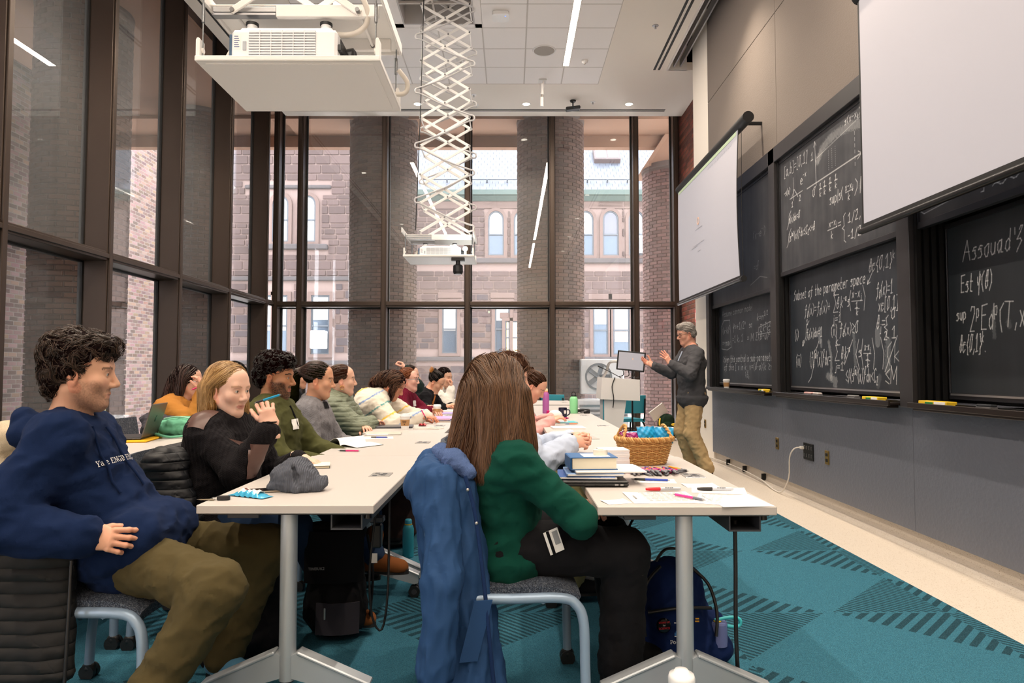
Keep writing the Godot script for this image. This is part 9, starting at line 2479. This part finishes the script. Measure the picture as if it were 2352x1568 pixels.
	J = fit({"label": "person in a black jacket glimpsed between the olive fleece and the ponytail", "pel": V(-2.68, 0.55, -7.75), "chest": V(-2.5, 0.99, -7.75), "f": X, "head": V(-2.40, 1.13, -7.75), "hdir": V(1, -0.1, 0), "wr": [V(-2.15, 0.785, -7.9), V(-2.15, 0.785, -7.6)], "el": [V(-2.4, 0.5, -8.1), V(-2.4, 0.5, -7.3)], "an": [V(-2.2, 0.12, -7.8), V(-2.2, 0.12, -7.6)], "kn": [V(-1.9, 1, -7.8), V(-1.9, 1, -7.6)], "skin": rgb(206, 156, 130), "hair": rgb(24, 18, 18), "top": cloth("jacket_black", rgb(26, 27, 32), 40), "top_off": 0.03, "sleeve": 0.03, "pants": black, "shoes": black})
	hair(J.o, J.H, {"kind": "down", "ells": [[V(0, 0.055, -0.018), V(0.086, 0.088, 0.104)]], "face_r": V(0.074, 0.12, 0.08), "cones": [[V(0, 0.0, -0.08), V(0, -0.12, -0.09), 0.06, 0.05]], "n": 200, "seg": 12, "cols": [rgb(20, 15, 15), rgb(52, 38, 36)], "cell": 0.007})
	# ---- woman in the green sweater, seen from behind
	J = fit({"label": "woman with long straight brown hair in a dark green sweater, seen from behind", "near": true, "pel": V(-0.03, 0.565, -2.6), "chest": V(-0.05, 0.96, -2.58), "f": V(1, 0, -0.15), "head": V(-0.045, 1.12, -2.56), "hdir": V(1, -0.08, -0.6), "sh_off": [V(0.04, -0.01, 0), V(0.045, -0.02, 0.02)],
		"wr": [V(0.24, 0.69, -2.7), V(0.22, 0.68, -2.62)], "el": [V(0.3, 0.4, -3.0), V(0.6, 0.4, -2.1)], "an": [V(0.46, 0.12, -2.78), V(0.40, 0.12, -2.55)], "kn": [V(0.7, 1.2, -2.75), V(0.7, 1.2, -2.42)], "skin": rgb(224, 182, 164), "hair": rgb(84, 58, 42), "wide": 0.97, "neck": 0.046, "build": 1.04, "top_off": 0.016, "sleeve": 0.009, "hem": 0.03, "fold": 0.011, "fold_f": 7.0,
		"top": cloth("sweater_green", rgb(12, 66, 55), 70, 0.1), "pants": black, "pants_off": 0.02, "flare": 1.6, "shoes": cloth("shoe_black", rgb(26, 26, 28), 50), "sole": white, "toe": [V(1, 0, 0), V(1, 0, 0.3)]})
	glasses(J.o, J.H, 0.97, mat("glasses_frame", rgb(96, 70, 60), 0.3))
	hair(J.o, J.H, {"kind": "down", "part": 0.0, "ells": [[V(0, 0.055, -0.02), V(0.094, 0.09, 0.11)]], "face_r": V(0.07, 0.12, 0.08), "cones": [[V(-0.08, 0.02, 0.0), V(-0.15, -0.25, 0.0), 0.044, 0.034], [V(0.08, 0.02, 0.0), V(0.12, -0.2, -0.02), 0.042, 0.036], [V(-0.085, 0.0, 0.04), V(-0.125, -0.2, 0.07), 0.036, 0.026], [V(0, 0.0, -0.085), V(0.0, -0.3, -0.13), 0.07, 0.07], [V(-0.06, 0.0, -0.05), V(-0.09, -0.29, -0.07), 0.06, 0.055], [V(0.05, 0.0, -0.07), V(0.09, -0.33, -0.10), 0.06, 0.05]],
		"n": 5200, "seg": 34, "step": 0.0135, "r": 0.0012, "cols": [rgb(66, 46, 33), rgb(122, 88, 62)], "bump": 0.003, "bump_f": 20.0, "lift": 0.008, "root_y": -0.1})
	# badge clipped at the hip
	var bd := thing("id_badge", "white and black plastic card hanging at the hip of the green sweater", "badge", V(0.15, 0.61, -2.40))
	bd.rotation = Vector3(0.1, 0.25, 0.35)
	part(bd, "card", MB.new().box(V(0, 0, 0), V(0.054, 0.086, 0.002), 0.0008), white)
	part(bd, "stripe", MB.new().box(V(-0.012, 0, 0.0012), V(0.011, 0.086, 0.001)), black)
	part(bd, "print", MB.new().box(V(0.012, 0.01, 0.0012), V(0.02, 0.05, 0.0008)), mat("print_grey", rgb(150, 152, 156), 0.8))
	# ---- man in the pale blue shirt behind her
	J = fit({"label": "man with spiky brown hair and pale blue shirt, hidden behind the green sweater", "pel": V(-0.04, 0.56, -3.75), "chest": V(-0.03, 1.0, -3.75), "f": X, "head": V(-0.01, 1.15, -3.72), "hdir": V(1, -0.1, 0.1), "wr": [V(0.34, 0.815, -3.90), V(0.32, 0.805, -3.74)], "el": [V(0.1, 0.5, -4.2), V(0.0, 0.4, -3.3)],
		"an": [V(0.35, 0.12, -3.85), V(0.3, 0.12, -3.6)], "kn": [V(0.7, 1.2, -3.9), V(0.7, 1.2, -3.5)], "skin": rgb(222, 172, 150), "hair": rgb(86, 60, 44), "top": cloth("shirt_blue", rgb(186, 198, 220), 60, 0.05), "top_off": 0.024, "sleeve": 0.03, "fold": 0.013, "fold_f": 8.0, "top_name": "shirt", "pants": cloth("khaki_olive", rgb(146, 136, 96), 60, 0.05), "pants_off": 0.026, "pfold": 0.013, "shoes": black,
		"hands": [{"F": V(1, 0.15, 0.2), "N": V(0, -0.5, 0.9), "curl": [0.5, 0.8, 0.8, 0.85, 0.9]}, {"F": V(1, 0.2, -0.25), "N": V(0, -0.4, -0.9), "curl": [0.4, 0.6, 0.65, 0.7, 0.75]}]})
	var wt := thing("wristwatch", "dark square watch on the wrist of the pale blue shirt", "watch", V(0.335, 0.815, -3.90))
	part(wt, "strap", MB.new().tube(ring(Vector3.ZERO, X, 0.037), 0.008, 6, false, 0.4), black)
	part(wt, "case", MB.new().box(V(0, 0.025, 0.025), V(0.036, 0.032, 0.014), 0.004, Basis(X, 0.78)), mat("watch_face", rgb(40, 46, 52), 0.2))
	hair(J.o, J.H, {"kind": "curl", "ells": [[V(0, 0.075, -0.01), V(0.085, 0.082, 0.105)], [V(0, 0.02, -0.05), V(0.08, 0.07, 0.07)]], "face_r": V(0.1, 0.118, 0.078), "ear": V(0.03, 0.05, 0.035), "n": 500, "seg": 9, "step": 0.006, "lift": 0.02, "bias": V(0, 1.0, 0.2), "r": 0.002, "cols": [rgb(66, 46, 34), rgb(132, 96, 70)], "bump": 0.01, "bump_f": 24.0})
	# ---- girl in pink
	J = fit({"label": "young woman with brown hair tied back in a pink shirt, bent over her notes", "pel": V(0.0, 0.55, -5.95), "chest": V(0.11, 0.95, -5.92), "f": V(1, -0.25, 0), "head": V(0.20, 1.065, -5.9), "hdir": V(0.85, -0.6, 0.25), "bow": V(-0.05, 0.03, 0),
		"wr": [V(0.36, 0.785, -6.1), V(0.34, 0.785, -5.75)], "el": [V(0.2, 0.5, -6.4), V(0.1, 0.5, -5.5)], "an": [V(0.4, 0.12, -6.0), V(0.4, 0.12, -5.8)], "kn": [V(0.8, 1, -6), V(0.8, 1, -5.8)], "skin": rgb(222, 170, 146), "hair": rgb(70, 44, 32), "neck": 0.044, "size": 0.92, "top": cloth("shirt_pink", rgb(222, 166, 162), 40, 0.05), "top_off": 0.024, "sleeve": 0.024, "fold": 0.011, "top_name": "shirt", "pants": cloth("navy_plain", rgb(30, 34, 50), 40), "shoes": black})
	hair(J.o, J.H, {"kind": "back", "tie": V(0, 0.06, -0.125), "ells": [[V(0, 0.05, -0.018), V(0.083, 0.087, 0.103)], [V(0, 0.09, -0.12), V(0.055, 0.05, 0.05)]], "ear": V(0.03, 0.05, 0.03), "n": 350, "cols": [rgb(44, 28, 22), rgb(112, 72, 48)], "cell": 0.0065})
	# ---- the lecturer
	var L := Vector3.LEFT
	J = fit({"label": "grey-haired lecturer with glasses in a charcoal pullover, standing and gesturing", "near": true, "pel": V(2.10, 0.93, -7.92), "chest": V(2.09, 1.455, -7.9), "f": V(-1, 0, 0.1), "head": V(2.035, 1.625, -7.9), "hdir": V(-1, -0.2, 0.22), "roll": 0.0,
		"wr": [V(1.80, 1.29, -7.70), V(1.685, 1.27, -8.1)], "el": [V(2.3, 1.0, -7.45), V(1.9, 0.8, -8.3)], "an": [V(2.22, 0.10, -7.76), V(2.13, 0.10, -8.02)], "kn": [V(1.6, 0.5, -7.8), V(1.6, 0.5, -8.0)], "skin": rgb(214, 160, 138), "hair": rgb(120, 116, 112), "brow": 0.8, "lip": 0.3, "neck": 0.058, "nose": 1.25, "shoulders": 1.06, "build": 1.06, "top_off": 0.02, "sleeve": 0.02, "fold": 0.009, "fold_f": 7.0, "hem": 0.02, "top_name": "pullover",
		"top": cloth("pullover_charcoal", rgb(76, 76, 80), 50, 0.12), "collar_r": 0.024, "pants": cloth("khaki", rgb(186, 158, 116), 60, 0.05), "pants_off": 0.02, "pfold": 0.012, "flare": 1.5, "shoes": mat("shoe_brown", rgb(54, 40, 34), 0.5), "toe": [V(-0.8, 0, 0.6), V(-1, 0, 0.2)],
		"hands": [{"F": V(-0.55, 0.8, 0.0), "N": V(-0.5, -0.2, -0.85), "curl": [0.1, 0.12, 0.15, 0.2, 0.25], "spread": 0.16}, {"F": V(-0.9, 0.4, 0.1), "N": V(0.3, 0.6, 0.75), "curl": [0.1, 0.12, 0.15, 0.2, 0.25], "spread": 0.16}]})
	glasses(J.o, J.H, 1.0, mat("glasses_dark", rgb(30, 26, 26), 0.3))
	part(J.top, "zip_placket", MB.new().tube([onto(J, V(1.95, 1.43, -7.88), L), onto(J, V(1.95, 1.37, -7.88), L), onto(J, V(1.95, 1.32, -7.88), L)], 0.007, 6), cloth("shirt_blue", Color.WHITE))
	var bp := MB.new()
	bp.tube(ring(V(2.10, 0.985, -7.92), V(0, 1, 0), 0.158), 0.018, 8, false)
	hair(J.o, J.H, {"kind": "back", "tie": V(0.0, 0.0, -0.13), "ells": [[V(0, 0.06, -0.012), V(0.084, 0.084, 0.106)], [V(0.01, 0.1, 0.06), V(0.06, 0.035, 0.045)], [V(0, 0.0, -0.06), V(0.078, 0.06, 0.06)]], "face": V(0, -0.05, 0.092), "face_r": V(0.1, 0.122, 0.075), "ear": V(0.03, 0.05, 0.035), "n": 700, "seg": 10, "step": 0.01, "r": 0.0019, "cols": [rgb(136, 130, 125), rgb(214, 209, 204)], "bump": 0.006, "bump_f": 28.0, "lift": 0.006, "root_y": -0.05})

func ring(c: Vector3, n: Vector3, r: float) -> Array:
	var b := look_basis(n, Vector3.UP if absf(n.normalized().y) < 0.9 else Vector3.RIGHT)
	var o := []
	for k in 17: o.append(c + b * Vector3(cos(TAU * k / 16), sin(TAU * k / 16), 0) * r)
	return o

func pen(a: Vector3, b: Vector3, c: Color, label: String, grip := rgb(60, 60, 66)) -> void:
	var o := thing("pen", label, "pen", (a + b) / 2)
	var d := (b - a) / 2
	part(o, "barrel", MB.new().tube([-d * 0.25, d * 0.9], [0.0052, 0.0048], 10), mat("pen_" + c.to_html(false), c, 0.35))
	part(o, "grip", MB.new().tube([-d * 0.8, -d * 0.25], [0.0046, 0.0056], 10), mat("pen_grip_" + grip.to_html(false), grip, 0.6))
	part(o, "tip", MB.new().tube([-d, -d * 0.8], [0.001, 0.0042], 8), mat("alu", Color.WHITE))
	part(o, "button", MB.new().tube([d * 0.9, d], 0.003, 8), mat("alu", Color.WHITE))

func hair_base() -> StandardMaterial3D:
	var m := mat("hair_base", Color.WHITE, 0.9)
	m.vertex_color_use_as_albedo = true; m.metallic_specular = 0.15
	return m

func knit(key: String, c: Color, rib: float) -> StandardMaterial3D:
	if mats.has(key): return mats[key]
	var im := Image.create(64, 64, false, Image.FORMAT_RGB8)
	for y in 64:
		for x in 64:
			var h := 0.5 + 0.4 * sin(TAU * x / 16.0) + 0.15 * sin(TAU * (y + absf(fmod(x, 16) - 8)) / 8.0)
			im.set_pixel(x, y, Color(h, h, h))
	var m := cloth(key, c, rib * 0.5, 0.5)
	m.heightmap_texture = ImageTexture.create_from_image(im)
	return m

func vc_cloth(key: String, s: float) -> StandardMaterial3D:
	var m := cloth(key, Color.WHITE, s, 0.15)
	m.vertex_color_use_as_albedo = true
	return m

func puffer(key: String, c: Color, rough := 0.55) -> StandardMaterial3D:
	if mats.has(key): return mats[key]
	var im := Image.create(16, 128, false, Image.FORMAT_RGB8)
	for y in 128:
		for x in 16:
			var h := pow(absf(sin(PI * y / 32.0)), 0.5)
			im.set_pixel(x, y, Color(h, h, h))
	var m := mat(key, c, rough)
	m.heightmap_enabled = true; m.heightmap_scale = 0.9; m.heightmap_texture = ImageTexture.create_from_image(im)
	m.uv1_triplanar = true; m.uv1_scale = Vector3.ONE * 6.5
	return m
